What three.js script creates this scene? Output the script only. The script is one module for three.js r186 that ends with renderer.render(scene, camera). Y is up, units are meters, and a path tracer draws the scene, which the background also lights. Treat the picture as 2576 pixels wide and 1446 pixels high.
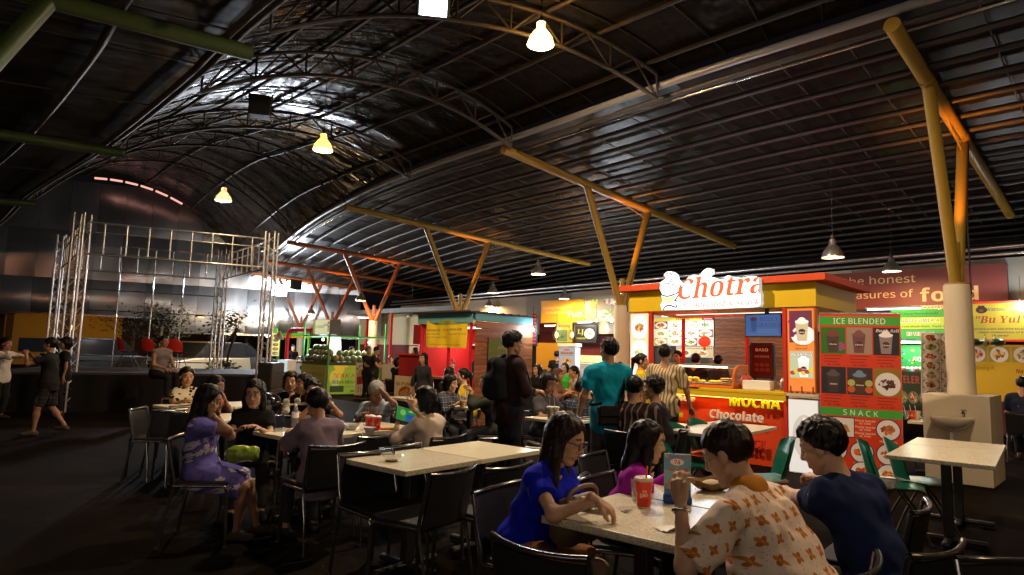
import * as THREE from 'three';
import { mergeGeometries, toCreasedNormals } from 'three/addons/utils/BufferGeometryUtils.js';
import { RoundedBoxGeometry } from 'three/addons/geometries/RoundedBoxGeometry.js';
import { FontLoader } from 'three/addons/loaders/FontLoader.js';
import { TextGeometry } from 'three/addons/geometries/TextGeometry.js';
import { RectAreaLightUniformsLib } from 'three/addons/lights/RectAreaLightUniformsLib.js';

// ---------- camera, night sky, moon, exposure ----------
const scene = new THREE.Scene();
const FPX = 1600, CX = 1288, CY = 723;               // focal length and centre, in units of a 2576 pixel wide picture
const camera = new THREE.PerspectiveCamera(2 * Math.atan(CY / FPX) * 180 / Math.PI, 1024 / 575, 0.05, 400);
camera.position.set(0, 1.5, 0);
camera.rotation.set(6.06 * Math.PI / 180, 0, 1.6 * Math.PI / 180, 'YXZ');
camera.updateMatrixWorld();
const renderer = new THREE.WebGLRenderer({ antialias: true });
renderer.setSize(1024, 575);
renderer.toneMapping = THREE.LinearToneMapping;
renderer.toneMappingExposure = 1.0;
renderer.shadowMap.enabled = true;
RectAreaLightUniformsLib.init();
{
  const w = 64, h = 32, d = new Float32Array(w * h * 4);
  for (let j = 0; j < h; j++) for (let i = 0; i < w; i++) {
    const up = (j + 0.5) / h, k = (j * w + i) * 4, g = 1 - Math.abs(up - 0.5) * 2;
    d[k] = 0.0016 + 0.002 * g; d[k + 1] = 0.0016 + 0.0013 * g; d[k + 2] = 0.0024 + 0.0008 * g; d[k + 3] = 1;
  }
  const t = new THREE.DataTexture(d, w, h, THREE.RGBAFormat, THREE.FloatType);
  t.mapping = THREE.EquirectangularReflectionMapping; t.magFilter = THREE.LinearFilter; t.needsUpdate = true;
  scene.background = t; scene.environment = t; scene.environmentIntensity = 1;
}
const moon = new THREE.DirectionalLight(0xbfd0ff, 0.004);
moon.position.set(-30, 50, 20); moon.castShadow = true; moon.shadow.mapSize.set(1024, 1024);
Object.assign(moon.shadow.camera, { left: -50, right: 50, top: 50, bottom: -50, near: 1, far: 160 });
moon.name = 'moon'; scene.add(moon);

// ---------- helpers ----------
let seed = 7;
const rnd = () => { seed = (seed * 1664525 + 1013904223) >>> 0; return seed / 4294967296; };
const rr = (a, b) => a + (b - a) * rnd();
const V = (x, y, z) => new THREE.Vector3(x, y, z);
const ray = (x, y) => V((x - CX) / FPX, -(y - CY) / FPX, -1).applyQuaternion(camera.quaternion);
const onY = (x, y, h) => { const d = ray(x, y), t = (h - 1.5) / d.y; return V(d.x * t, h, d.z * t); };          // pixel to the level h
const atD = (x, y, dep) => { const d = ray(x, y), t = -dep / d.z; return V(d.x * t, 1.5 + d.y * t, -dep); };     // pixel to the depth dep
const yawTo = (ax, az, bx, bz) => Math.atan2(bx - ax, bz - az);                                                 // turn that points local +z from a to b
const taken = {};
function numbered(n) { if (taken[n] === undefined) { taken[n] = 0; return n; } taken[n]++; return n + '_' + String(taken[n]).padStart(3, '0'); }
function tag(o, label, category, group, kind) { if (label) o.userData.label = label; if (category) o.userData.category = category; if (group) o.userData.group = group; if (kind) o.userData.kind = kind; return o; }
function thing(name, label, category, p = [0, 0, 0], turn = 0, group) {
  const o = new THREE.Group(); o.name = numbered(name); o.position.set(p[0], p[1], p[2]); o.rotation.y = turn; scene.add(o);
  return tag(o, label, category, group);
}
function obj(name, geo, mat, parent) {
  const g = Array.isArray(geo) ? (geo.length > 1 ? mergeGeometries(geo.map(prep)) : geo[0]) : geo;
  const m = new THREE.Mesh(g, mat); m.castShadow = m.receiveShadow = true;
  if (parent) { m.name = name; parent.add(m); } else { m.name = numbered(name); scene.add(m); }
  return m;
}
function prep(g) { const q = g.index ? g.toNonIndexed() : g; for (const k of Object.keys(q.attributes)) if (!['position', 'normal', 'uv'].includes(k)) q.deleteAttribute(k); if (!q.attributes.uv) q.setAttribute('uv', new THREE.BufferAttribute(new Float32Array(q.attributes.position.count * 2), 2)); return q; }
function copyOf(o, p, turn, label) { const c = o.clone(); c.name = numbered(o.name.replace(/_\d{3}$/, '')); c.position.set(...p); c.rotation.y = turn; c.userData = { ...o.userData }; if (label) c.userData.label = label; scene.add(c); return c; }
const Mt = (o) => new THREE.MeshStandardMaterial(o);
const Mp = (o) => new THREE.MeshPhysicalMaterial(o);
const lin = (r, g, b) => new THREE.Color().setRGB(r, g, b);
const bx = (w, h, d, x = 0, y = 0, z = 0) => new THREE.BoxGeometry(w, h, d).translate(x, y, z);
const rbx = (w, h, d, r, x = 0, y = 0, z = 0) => new RoundedBoxGeometry(w, h, d, 2, Math.min(r, w / 2.01, h / 2.01, d / 2.01)).translate(x, y, z);
const cyl = (r1, r2, h, x = 0, y = 0, z = 0, n = 16, open = false) => new THREE.CylinderGeometry(r1, r2, h, n, 1, open).translate(x, y, z);
function bar(a, b, r, n = 8, r2 = r) {
  const A = V(...(a.isVector3 ? a.toArray() : a)), B = V(...(b.isVector3 ? b.toArray() : b)), d = B.clone().sub(A), L = d.length();
  const g = new THREE.CylinderGeometry(r2, r, L, n, 1);
  g.applyQuaternion(new THREE.Quaternion().setFromUnitVectors(V(0, 1, 0), d.normalize()));
  return g.translate((A.x + B.x) / 2, (A.y + B.y) / 2, (A.z + B.z) / 2);
}
function beamBox(a, b, w, h) {                         // square bar from a to b, h measured upright
  const d = b.clone().sub(a), L = d.length(), g = new THREE.BoxGeometry(w, h, L);
  const m = new THREE.Matrix4().lookAt(V(0, 0, 0), d.clone().negate(), V(0, 1, 0));
  return g.applyMatrix4(m).translate((a.x + b.x) / 2, (a.y + b.y) / 2, (a.z + b.z) / 2);
}
const tubeG = (pts, r, seg = 24, n = 8, closed = false, tens = 0.5) => new THREE.TubeGeometry(new THREE.CatmullRomCurve3(pts.map(p => p.isVector3 ? p : V(...p)), closed, 'catmullrom', tens), seg, r, n, closed);
const lathe = (pts, n = 24) => new THREE.LatheGeometry(pts.map(p => new THREE.Vector2(p[0], p[1])), n);
function hash(i, j, k = 0) { let h = (i * 374761393 + j * 668265263 + k * 2147483647) | 0; h = Math.imul(h ^ (h >>> 13), 1274126177); return ((h ^ (h >>> 16)) >>> 0) / 4294967296; }
function vn2(x, y, per) { const i = Math.floor(x), j = Math.floor(y), f = x - i, g = y - j, s = f * f * (3 - 2 * f), t = g * g * (3 - 2 * g), w = (a) => per ? ((a % per) + per) % per : a; const a = hash(w(i), w(j)), b = hash(w(i + 1), w(j)), c = hash(w(i), w(j + 1)), d = hash(w(i + 1), w(j + 1)); return a + (b - a) * s + (c - a) * t + (a - b - c + d) * s * t; }
function vn3(x, y, z) { const k = Math.floor(z), f = z - k, s = f * f * (3 - 2 * f); return vn2(x + k * 17.13, y + k * 5.7) * (1 - s) + vn2(x + (k + 1) * 17.13, y + (k + 1) * 5.7) * s; }
function dataTex(w, h, fn, srgb = true) {
  const d = new Uint8Array(w * h * 4);
  for (let j = 0; j < h; j++) for (let i = 0; i < w; i++) { const c = fn(i / w, j / h, i, j), k = (j * w + i) * 4; d[k] = c[0] * 255; d[k + 1] = c[1] * 255; d[k + 2] = c[2] * 255; d[k + 3] = 255; }
  const t = new THREE.DataTexture(d, w, h); t.wrapS = t.wrapT = THREE.RepeatWrapping; t.magFilter = THREE.LinearFilter; t.minFilter = THREE.LinearMipmapLinearFilter; t.generateMipmaps = true;
  if (srgb) t.colorSpace = THREE.SRGBColorSpace; t.needsUpdate = true; return t;
}
const fbm = (x, y, p, o = 4) => { let s = 0, a = 0.5, q = p; for (let i = 0; i < o; i++) { s += a * vn2(x * q, y * q, q); q *= 2; a *= 0.5; } return s; };
function canvasTex(w, h, draw) { const c = document.createElement('canvas'); c.width = w; c.height = h; const x = c.getContext('2d'); draw(x, w, h); const t = new THREE.CanvasTexture(c); t.colorSpace = THREE.SRGBColorSpace; t.anisotropy = 4; return t; }
function wtex(t, rx, ry) { const c = t.clone(); c.repeat.set(rx, ry); c.needsUpdate = true; return c; }
function scaleUV(g, su, sv = su) { const u = g.attributes.uv; for (let i = 0; i < u.count; i++) u.setXY(i, u.getX(i) * su, u.getY(i) * sv); return g; }
function planarUV(g, ax = 'x', ay = 'y', s = 1) { const p = g.attributes.position, u = new Float32Array(p.count * 2), G = { x: 'getX', y: 'getY', z: 'getZ' }; for (let i = 0; i < p.count; i++) { u[2 * i] = p[G[ax]](i) * s; u[2 * i + 1] = p[G[ay]](i) * s; } g.setAttribute('uv', new THREE.BufferAttribute(u, 2)); return g; }
function pLight(col, cd, p, rad = 2, parent = scene) { const l = new THREE.PointLight(col, cd, 0, 2); l.position.set(...p); l.castShadow = true; l.shadow.radius = rad; parent.add(l); return l; }
const font = await new FontLoader().loadAsync('fonts/droid/droid_sans_bold.typeface.json');
const fontS = await new FontLoader().loadAsync('fonts/droid/droid_serif_bold.typeface.json');

// ---------- shared textures and materials ----------
const TX = {
  grime: dataTex(512, 512, (u, v) => { const a = fbm(u, v, 6), b = fbm(u + .3, v + .7, 24, 3), c = a * .6 + b * .55; return [c, c, c]; }, false),
  fine: dataTex(256, 256, (u, v, i, j) => { const c = .35 + .4 * hash(i, j) + .25 * vn2(u * 64, v * 64, 64); return [c, c, c]; }, false),
  wave: dataTex(512, 512, (u, v) => { const c = fbm(u, v, 4, 3) * .9; return [c, c, c]; }, false),
  cloth: dataTex(128, 128, (u, v, i, j) => { const c = .5 + .25 * Math.sin(i * Math.PI / 2) + .25 * Math.sin(j * Math.PI / 2); return [c, c, c]; }, false),
};
const MAT = {
  floor: Mt({ color: lin(1, 1, 1), roughness: .62, map: null }),
  chrome: Mt({ color: lin(.4, .4, .41), metalness: 1, roughness: .27 }),
  steel: Mt({ color: lin(.42, .41, .4), metalness: 1, roughness: .38, roughnessMap: TX.grime }),
  alu: Mt({ color: lin(.62, .61, .6), metalness: 1, roughness: .36 }),
  darkSteel: Mt({ color: lin(.05, .045, .04), metalness: .5, roughness: .5 }),
  rust: Mt({ color: lin(.065, .053, .042), metalness: .1, roughness: .6 }),
  black: Mt({ color: lin(.012, .012, .013), roughness: .5 }),
  leather: Mp({ color: lin(.012, .012, .014), roughness: .58, specularIntensity: .45, bumpMap: TX.fine, bumpScale: .0006 }),
  white: Mt({ color: lin(.75, .74, .7), roughness: .5 }),
  cream: Mp({ specularIntensity: .4, color: lin(.58, .5, .36), roughness: .6, bumpMap: TX.grime, bumpScale: .002 }),
  yellowPaint: Mp({ specularIntensity: .6, color: lin(.32, .2, .03), roughness: .38 }),
  orangePaint: Mp({ specularIntensity: .6, color: lin(.36, .1, .025), roughness: .38 }),
  greenPaint: Mt({ color: lin(.055, .085, .02), roughness: .4 }),
  redPaint: Mt({ color: lin(.42, .025, .02), roughness: .45 }),
  wood: null,
};
// ---------- ground ----------
{
  const t = dataTex(1024, 1024, (u, v) => {
    const n = fbm(u, v, 8, 5), m = fbm(u + .5, v + .2, 3, 3), st = fbm(u * 1 + .1, v, 40, 2), b = .13 + .22 * n + .22 * (m - .4) + .1 * (st - .5);
    const s = Math.max(0, fbm(u + .9, v + .4, 14, 3) - .54) * 1.6;
    return [Math.min(1, b * 1.02 + s * .3), b * .92 + s * .27, b * .8 + s * .22];
  });
  t.repeat.set(.25, .25);
  MAT.floor = Mp({ color: lin(.1, .074, .05), roughness: .92, specularIntensity: .1, map: t, bumpMap: wtex(TX.grime, .9, .9), bumpScale: .004 });
  const g = new THREE.PlaneGeometry(240, 240, 1, 1).rotateX(-Math.PI / 2).translate(0, 0, -60); planarUV(g, 'x', 'z');
  tag(obj('ground', g, MAT.floor), null, null, null, 'structure');
}
// ---------- hall geometry: plan points at the roof edges ----------
const HG = 5.4;
const P2 = (x, d) => V(x, HG, -d);
const edgeL = [P2(9, -5), P2(3.2, 1), onY(692, 10, HG), onY(480, 205, HG), onY(257, 379, HG), onY(73, 494, HG), P2(-20, 23.5), P2(-31, 31)];
const eR1 = onY(2420, 2, HG), eR2 = onY(1730, 215, HG);
const edgeR = [eR1.clone().add(eR1.clone().sub(eR2).multiplyScalar(2.6)), eR1, eR2, onY(1310, 358, HG), onY(1060, 440, HG), onY(900, 505, HG), onY(750, 592, HG), P2(-14.6, 35)];
const curL = new THREE.CatmullRomCurve3(edgeL, false, 'catmullrom', .5), curR = new THREE.CatmullRomCurve3(edgeR, false, 'catmullrom', .5);
const rises = [.6, .7, .7, .8, 1.0, 1.7, 3.0, 4.7];
const riseAt = (t) => { const f = t * 7, i = Math.min(6, Math.floor(f)); return rises[i] + (rises[i + 1] - rises[i]) * (f - i); };
const vaultPt = (t, a, dy = 0) => { const L = curL.getPoint(t), R = curR.getPoint(t); const p = L.clone().lerp(R, a); p.y = HG + .28 + riseAt(t) * (1 - Math.pow(Math.abs(2 * a - 1), 2.2)) + dy; return p; };
const foil = Mp({ color: lin(.02, .018, .016), metalness: 0, roughness: .6, specularIntensity: .16, bumpMap: wtex(TX.wave, 1, 1), bumpScale: .05, roughnessMap: TX.grime });
const foilDark = Mp({ color: lin(.012, .0105, .009), metalness: .1, roughness: .42, specularIntensity: .3, bumpMap: wtex(TX.wave, 1, 1), bumpScale: .04 });
function sheet(fn, nu, nv, su, sv) {
  const p = [], uv = [], ix = [];
  for (let j = 0; j <= nv; j++) for (let i = 0; i <= nu; i++) { const q = fn(i / nu, j / nv); p.push(q.x, q.y, q.z); uv.push(i / nu * su, j / nv * sv); }
  for (let j = 0; j < nv; j++) for (let i = 0; i < nu; i++) { const a = j * (nu + 1) + i, b = a + 1, c = a + nu + 1, d = c + 1; ix.push(a, b, c, b, d, c); }
  const g = new THREE.BufferGeometry(); g.setAttribute('position', new THREE.Float32BufferAttribute(p, 3)); g.setAttribute('uv', new THREE.Float32BufferAttribute(uv, 2)); g.setIndex(ix); g.computeVertexNormals(); return g;
}
{
  const vr = thing('vault_roof', 'dark foil-lined arched roof over the middle of the hall', 'roof');
  obj('roof_sheet', sheet((u, v) => vaultPt(v, u), 20, 70, 4, 16), foil, vr);
  // longitudinal purlins under the arch
  for (const a of [.06, .2, .34, .5, .66, .8, .94]) obj('purlin', tubeG(Array.from({ length: 24 }, (_, i) => vaultPt(.02 + i / 23 * .97, a, -.07)), .035, 60, 5), MAT.rust, vr);
  // cross battens
  for (let i = 0; i < 26; i++) { const t = .12 + i * .034; obj('batten', tubeG(Array.from({ length: 9 }, (_, k) => vaultPt(t, k / 8, -.03)), .016, 16, 4), MAT.darkSteel, vr); }
  // arched trusses
  for (const [t, col] of [[.3, MAT.rust], [.43, MAT.rust], [.575, MAT.rust], [.72, MAT.rust], [.86, MAT.rust]]) {
    const tr = thing('roof_truss', ['unlit arched roof truss over the dining tables', 'arched roof truss that carries the black speaker box', 'pale arched lattice truss behind the lone long-corded pendant lamp', 'arched lattice truss halfway to the silver end wall', 'arched lattice truss just before the silver end wall'][Math.round((t - .3) / .138)], 'truss', [0, 0, 0], 0, 'arched roof trusses');
    const n = 14, T = (k, dy) => vaultPt(t, .03 + .94 * k / n, dy);
    obj('top_chord', tubeG(Array.from({ length: n + 1 }, (_, k) => T(k, -.12)), .03, 40, 6), col, tr);
    obj('bottom_chord', tubeG(Array.from({ length: n + 1 }, (_, k) => T(k, -.5)), .03, 40, 6), col, tr);
    for (let k = 0; k <= n; k++) { if (k % 2 === 0) obj('strut', bar(T(k, -.12), T(k, -.5), .018, 6), col, tr); else { obj('diagonal', bar(T(k - 1, -.5), T(k, -.12), .016, 6), col, tr); obj('diagonal', bar(T(k, -.12), T(k + 1, -.5), .016, 6), col, tr); } }
  }
}
// ---------- side canopies ----------
const DROP = .075;                                                   // fall of the canopy per metre
const colPos = [[9.6, 4.3], [6.2, 8.8], [2.42, 13.9], [-1.5, 18.6], [-5.2, 24.1], [-8.15, 29], [-11.0, 33.4]].map(([x, d]) => V(x, 0, -d));
function tangentAt(cur, p) { let best = 0, bd = 1e9; for (let i = 0; i <= 400; i++) { const q = cur.getPoint(i / 400), d = (q.x - p.x) ** 2 + (q.z - p.z) ** 2; if (d < bd) { bd = d; best = i / 400; } } return best; }
const outR = (t) => { const T = curR.getTangent(t); return V(-T.z, 0, T.x).normalize(); };
const canR = (t, w) => { const p = curR.getPoint(t), o = outR(t); return V(p.x + o.x * w, HG - DROP * w, p.z + o.z * w); };
const WR = 11.4;
{
  const cr = thing('canopy_roof', 'sloping canopy of dark metal sheets and many purlins over the stalls', 'roof');
  const nb = 22; for (let b = 0; b < nb; b++) obj('roof_sheet', sheet((u, v) => { const q = canR(.03 + .97 * (b + v) / nb, u * WR); q.y += .1 + (b % 2) * .006; return q; }, 10, 4, 3, .9), foilDark, cr);
  for (let i = 0; i < 20; i++) { const w = .12 + i * .59; const pts = Array.from({ length: 30 }, (_, k) => canR(.04 + k / 29 * .955, w)); const g = tubeG(pts, .045, 70, 4); obj('purlin', g, MAT.rust, cr); }
  for (let i = 0; i < 24; i++) { const t = .06 + i * .04; obj('sag_rod', bar(canR(t, .15).setY(HG + .02), canR(t, WR - .2).setY(HG + .02 - DROP * (WR - .2)), .012, 5), MAT.rust, cr); }
  const gut = obj('gutter', tubeG(Array.from({ length: 40 }, (_, k) => { const q = canR(.02 + k / 39 * .97, -.06); q.y += .1; return q; }), .06, 100, 6), Mt({ color: lin(.32, .31, .29), metalness: .2, roughness: .45 }), cr);
  obj('conduit', tubeG(Array.from({ length: 40 }, (_, k) => { const q = canR(.02 + k / 39 * .97, .1); q.y -= .1; return q; }), .02, 100, 5), MAT.steel, cr);
}
// V columns of the right canopy
const warmUp = 0xff9a30;
colPos.forEach((c, i) => {
  const t = tangentAt(curR, c), o = outR(t), E = curR.getPoint(t), w0 = (c.x - E.x) * o.x + (c.z - E.z) * o.z;   // distance of the column from the roof edge
  const paint0 = i >= 4 ? MAT.orangePaint : MAT.yellowPaint, paint = i >= 4 ? MAT.orangePaint : MAT.yellowPaint, col = i >= 4 ? 'orange' : 'yellow';
  const th = thing('roof_column', [
    'yellow forked roof column out by the nearest stalls', 'yellow forked roof column on a cream pier with a hand basin', 'yellow forked roof column beside the red and yellow drinks kiosk',
    'yellow forked roof column behind the red ticket booth', 'orange forked roof column behind the green coconuts', 'orange forked roof column behind the coconut stall sign', 'orange forked roof column against the silver end wall'][i], 'column', [c.x, 0, c.z], 0, 'forked columns carrying the canopy');
  const L = (w, y) => V(o.x * (w - w0), y, o.z * (w - w0)), rf = (w) => HG - DROP * w - .12;
  obj('pier', [cyl(.165, .17, 2.64, 0, 1.32, 0, 28)], MAT.cream, th);
  obj('beam', bar(L(-.15, rf(-.15)), L(8.4, rf(8.4)), .085, 14), paint, th);
  obj('end_cap', bar(L(-.17, rf(-.15)), L(-.15, rf(-.15)), .088, 14), paint, th);
  obj('strut', bar(V(0, 2.62, 0).add(L(w0 - .05, 0)), L(w0 - 1.25, rf(w0 - 1.25)), .075, 14), paint, th);
  obj('strut', bar(V(0, 2.62, 0).add(L(w0 + .05, 0)), L(w0 + .95, rf(w0 + .95)), .075, 14), paint, th);
  obj('gusset', bx(.24, .3, .03, 0, 2.72, 0).rotateY(Math.atan2(-o.z, o.x)), paint, th);
  obj('flange', cyl(.15, .15, .025, 0, 2.652, 0, 20), paint0, th);
  for (const w of [w0 - 1.25, w0 + .95]) obj('joint_plate', bar(L(w - .13, rf(w - .13) - .004), L(w + .13, rf(w + .13) - .004), .092, 14), paint0, th);
  obj('tie_rod', bar(L(w0 + .95, rf(w0 + .95) - .25), L(w0 - .2, rf(w0 - .2) - .05), .012, 6), paint0, th);
  obj('conduit', tubeG([V(.1, 2.5, .13), V(.1, 2.9, .13), L(w0 + .5, 3.8).add(V(.06, 0, .06)), L(w0 + .95, rf(w0 + .95) - .1).add(V(.05, 0, .05))], .012, 20, 5), MAT.darkSteel, th);
  // uplight between the struts
  const ul = obj('uplight', lathe([[.0, 0], [.06, 0], [.06, .34], [.05, .34], [.05, .06], [0, .06]], 14).translate(0, 2.9, 0), paint, th);
  obj('bulb', cyl(.04, .04, .02, 0, 3.17, 0, 12), Mt({ color: 0x000000, emissive: warmUp, emissiveIntensity: 3 }), ul);
  const s = new THREE.SpotLight(warmUp, 26, 0, .62, .8, 2); s.position.set(0, 3.26, 0); s.target.position.copy(L(w0 + .42, 5.0)); s.castShadow = true; s.shadow.radius = 1.5; th.add(s); th.add(s.target); s.name = 'uplight_beam'; s.target.name = 'uplight_target';
});
// left canopy: big green columns, purlins running down the hall
const outL = (t) => { const T = curL.getTangent(t); return V(T.z, 0, -T.x).normalize(); };
const canL = (t, w) => { const p = curL.getPoint(t), o = outL(t); return V(p.x + o.x * w, HG - DROP * w, p.z + o.z * w); };
{
  const cl = thing('canopy_roof', 'unlit canopy with green round beams on the stage side of the hall', 'roof');
  const nb = 12; for (let b = 0; b < nb; b++) obj('roof_sheet', sheet((u, v) => { const q = canL(.06 + .9 * (b + v) / nb, u * 8.5); q.y += .1 + (b % 2) * .006; return q; }, 8, 4, 3, 1.4), foilDark, cl);
  for (let i = 0; i < 8; i++) obj('purlin', tubeG(Array.from({ length: 24 }, (_, k) => canL(.08 + k / 23 * .86, .1 + i * 1.15)), .055, 60, 4), MAT.rust, cl);
  obj('edge_pipe', tubeG(Array.from({ length: 24 }, (_, k) => { const q = canL(.08 + k / 23 * .86, -.08); q.y += .1; return q; }), .05, 60, 6), MAT.rust, cl);
  for (let i = 0; i < 9; i++) { const t = .16 + i * .08; obj('sag_rod', bar(canL(t, .1).setY(HG + .03), canL(t + .03, 8).setY(HG - DROP * 8 + .03), .014, 5), MAT.rust, cl); }
  for (const [k, t, w0] of [[0, .325, 3.1], [1, .555, 3.1], [2, .72, 3.1]]) {
    const e = curL.getPoint(t), o = outL(t), c = V(e.x + o.x * w0, 0, e.z + o.z * w0), rf = (w) => HG - DROP * w - .14;
    const th = thing('roof_column', ['thick green forked roof column on the unlit side of the hall', 'green forked roof column one bay on towards the stage', 'green forked roof column beside the stage truss'][k], 'column', [c.x, 0, c.z], 0, 'forked green columns');
    const L = (w, y) => V(o.x * (w - w0), y, o.z * (w - w0));
    obj('pier', cyl(.165, .17, 2.64, 0, 1.32, 0, 24), MAT.cream, th);
    obj('beam', bar(L(-.2, rf(-.2)), L(7.6, rf(7.6)), .1, 16), MAT.greenPaint, th);
    obj('strut', bar(V(0, 2.6, 0), L(w0 - 1.2, rf(w0 - 1.2)), .09, 14), MAT.greenPaint, th);
    obj('strut', bar(V(0, 2.6, 0), L(w0 + 1, rf(w0 + 1)), .09, 14), MAT.greenPaint, th);
  }
}
// ---------- silver end wall ----------
const wallR = V(-8.8, 0, -37), wallDir = V(-.93, 0, .367).normalize();
{
  const nrm = V(-wallDir.z, 0, wallDir.x); // towards the hall
  if (nrm.z < 0) nrm.negate();
  const w = thing('end_wall', 'tall wall of shiny silver metal sheets behind the stage', 'wall');
  const mats = [0, 1, 2, 3].map(k => Mp({ color: lin(.78 - .04 * k, .77 - .04 * k, .75 - .04 * k), metalness: 1, roughness: .24 + .025 * k, anisotropy: .5, anisotropyRotation: 0, bumpMap: wtex(TX.wave, .35, .12), bumpScale: .03 }));
  const SW = 1.22; let n = 0;
  for (let i = 0; i < 19; i++) {
    const s0 = i * SW, low = i < 8 ? 2.25 : 2.95;
    for (const [y0, y1] of [[low, 4.7], [4.7, 7.1], [7.1, 9.7]]) {
      const k1 = rr(-.05, .05), k2 = rr(-.04, .04), ph = rr(0, 6);
      const g = sheet((u, v) => { const s = s0 + .006 + u * (SW - .012), y = y0 + .004 + v * (y1 - y0 - .008); const bow = ((y0 < 4 ? .1 : y0 < 6 ? .06 : .05) * Math.sin(Math.PI * v) + k1 * .6 * Math.sin(Math.PI * u) * Math.sin(Math.PI * v) + .02 * Math.sin(y * 2.1 + s * .35 + ph * .15) + k2 * .4 * Math.sin(5 * v + ph) * Math.sin(Math.PI * u)); return V(wallR.x + wallDir.x * s + nrm.x * bow, y, wallR.z + wallDir.z * s + nrm.z * bow); }, 10, 12, 1, 2);
      obj('metal_panel', g, mats[(n++) % 4], w);
    }
  }
  const Wp = (s, y, off) => V(wallR.x + wallDir.x * s + nrm.x * off, y, wallR.z + wallDir.z * s + nrm.z * off);
  obj('bottom_rail', [beamBox(Wp(9.8, 2.9, .03), Wp(23, 2.9, .03), .1, .1), beamBox(Wp(0, 2.2, .03), Wp(9.7, 2.2, .03), .1, .1)], MAT.steel, w);
  for (const y of [4.7, 7.1]) obj('rail', beamBox(Wp(0, y, -.12), Wp(23, y, -.12), .06, .06), MAT.rust, w);
  for (let i = 0; i <= 19; i += 3) obj('post', beamBox(Wp(i * SW, i < 8 ? 2.2 : 2.9, -.1), Wp(i * SW, 9.6, -.1), .08, .08), MAT.rust, w);
  for (const s of [0.1, 9.75]) obj('leg_post', bar(Wp(s, 0, -.1), Wp(s, 3, -.1), .06, 8), MAT.rust, w);
  // return wall beside the opening
  MAT.wallN = nrm;
}
// ---------- tables and chairs ----------
const UY = .877;                                                      // heading "across": right and towards the viewer; the other way of a table row is UY + pi
const uD = V(.77, 0, .64).normalize(), vD = V(.64, 0, -.77).normalize();
const XZ = (x, d) => V(x, 0, -d);
const lamTex = dataTex(256, 256, (u, v, i, j) => { const n = fbm(u, v, 8, 3) * .05; return [.84 + n, .81 + n, .7 + n]; });
const terrTex = dataTex(512, 512, (u, v, i, j) => { const a = vn2(u * 170, v * 170, 170), b = vn2(u * 90 + 7, v * 90, 90), s = a > .72 ? -.16 : a < .25 ? .07 : 0, q = b > .78 ? -.12 : 0; const n = fbm(u, v, 6, 3) * .06; return [.74 + s + q + n, .71 + s + q + n, .62 + s + q + n]; });
const tabMats = { cream: Mp({ map: lamTex, roughness: .3, clearcoat: .3, clearcoatRoughness: .25 }), speck: Mp({ map: wtex(terrTex, 1.4, 1.4), roughness: .36, clearcoat: .25, clearcoatRoughness: .3 }), white: Mp({ map: terrTex, color: lin(1, 1, 1), roughness: .28 }) };
function table(L, kind, label, w = .7, l = .7, yaw = UY, y = 0) {
  // L: plan point of the corner; the top spans w along uD and l along vD
  const c = L.clone().add(uD.clone().multiplyScalar(w / 2)).add(vD.clone().multiplyScalar(l / 2));
  const t = thing('dining_table', label, 'table', [c.x, y, c.z], yaw, 'square pedestal dining tables');
  const g = rbx(l, .036, w, .006, 0, .733, 0); planarUV(g, 'x', 'z'); { const P = g.attributes.position, N = g.attributes.normal, U = g.attributes.uv; for (let i = 0; i < P.count; i++) if (Math.abs(N.getY(i)) < .6) U.setXY(i, Math.abs(N.getX(i)) > .5 ? P.getZ(i) : P.getX(i), P.getY(i)); }
  obj('table_top', g, tabMats[kind], t);
  obj('pedestal', rbx(.075, .66, .075, .01, 0, .385, 0), MAT.black, t);
  obj('mounting_plate', bx(.3, .02, .3, 0, .704, 0), MAT.black, t);
  obj('foot', rbx(.56, .045, .06, .02, 0, .03, 0), MAT.black, t); obj('foot', rbx(.06, .043, .56, .02, 0, .031, 0), MAT.black, t);
  return t;
}
const chairSteel = Mt({ color: lin(.2, .2, .205), metalness: .9, roughness: .36, roughnessMap: TX.grime });
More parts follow.
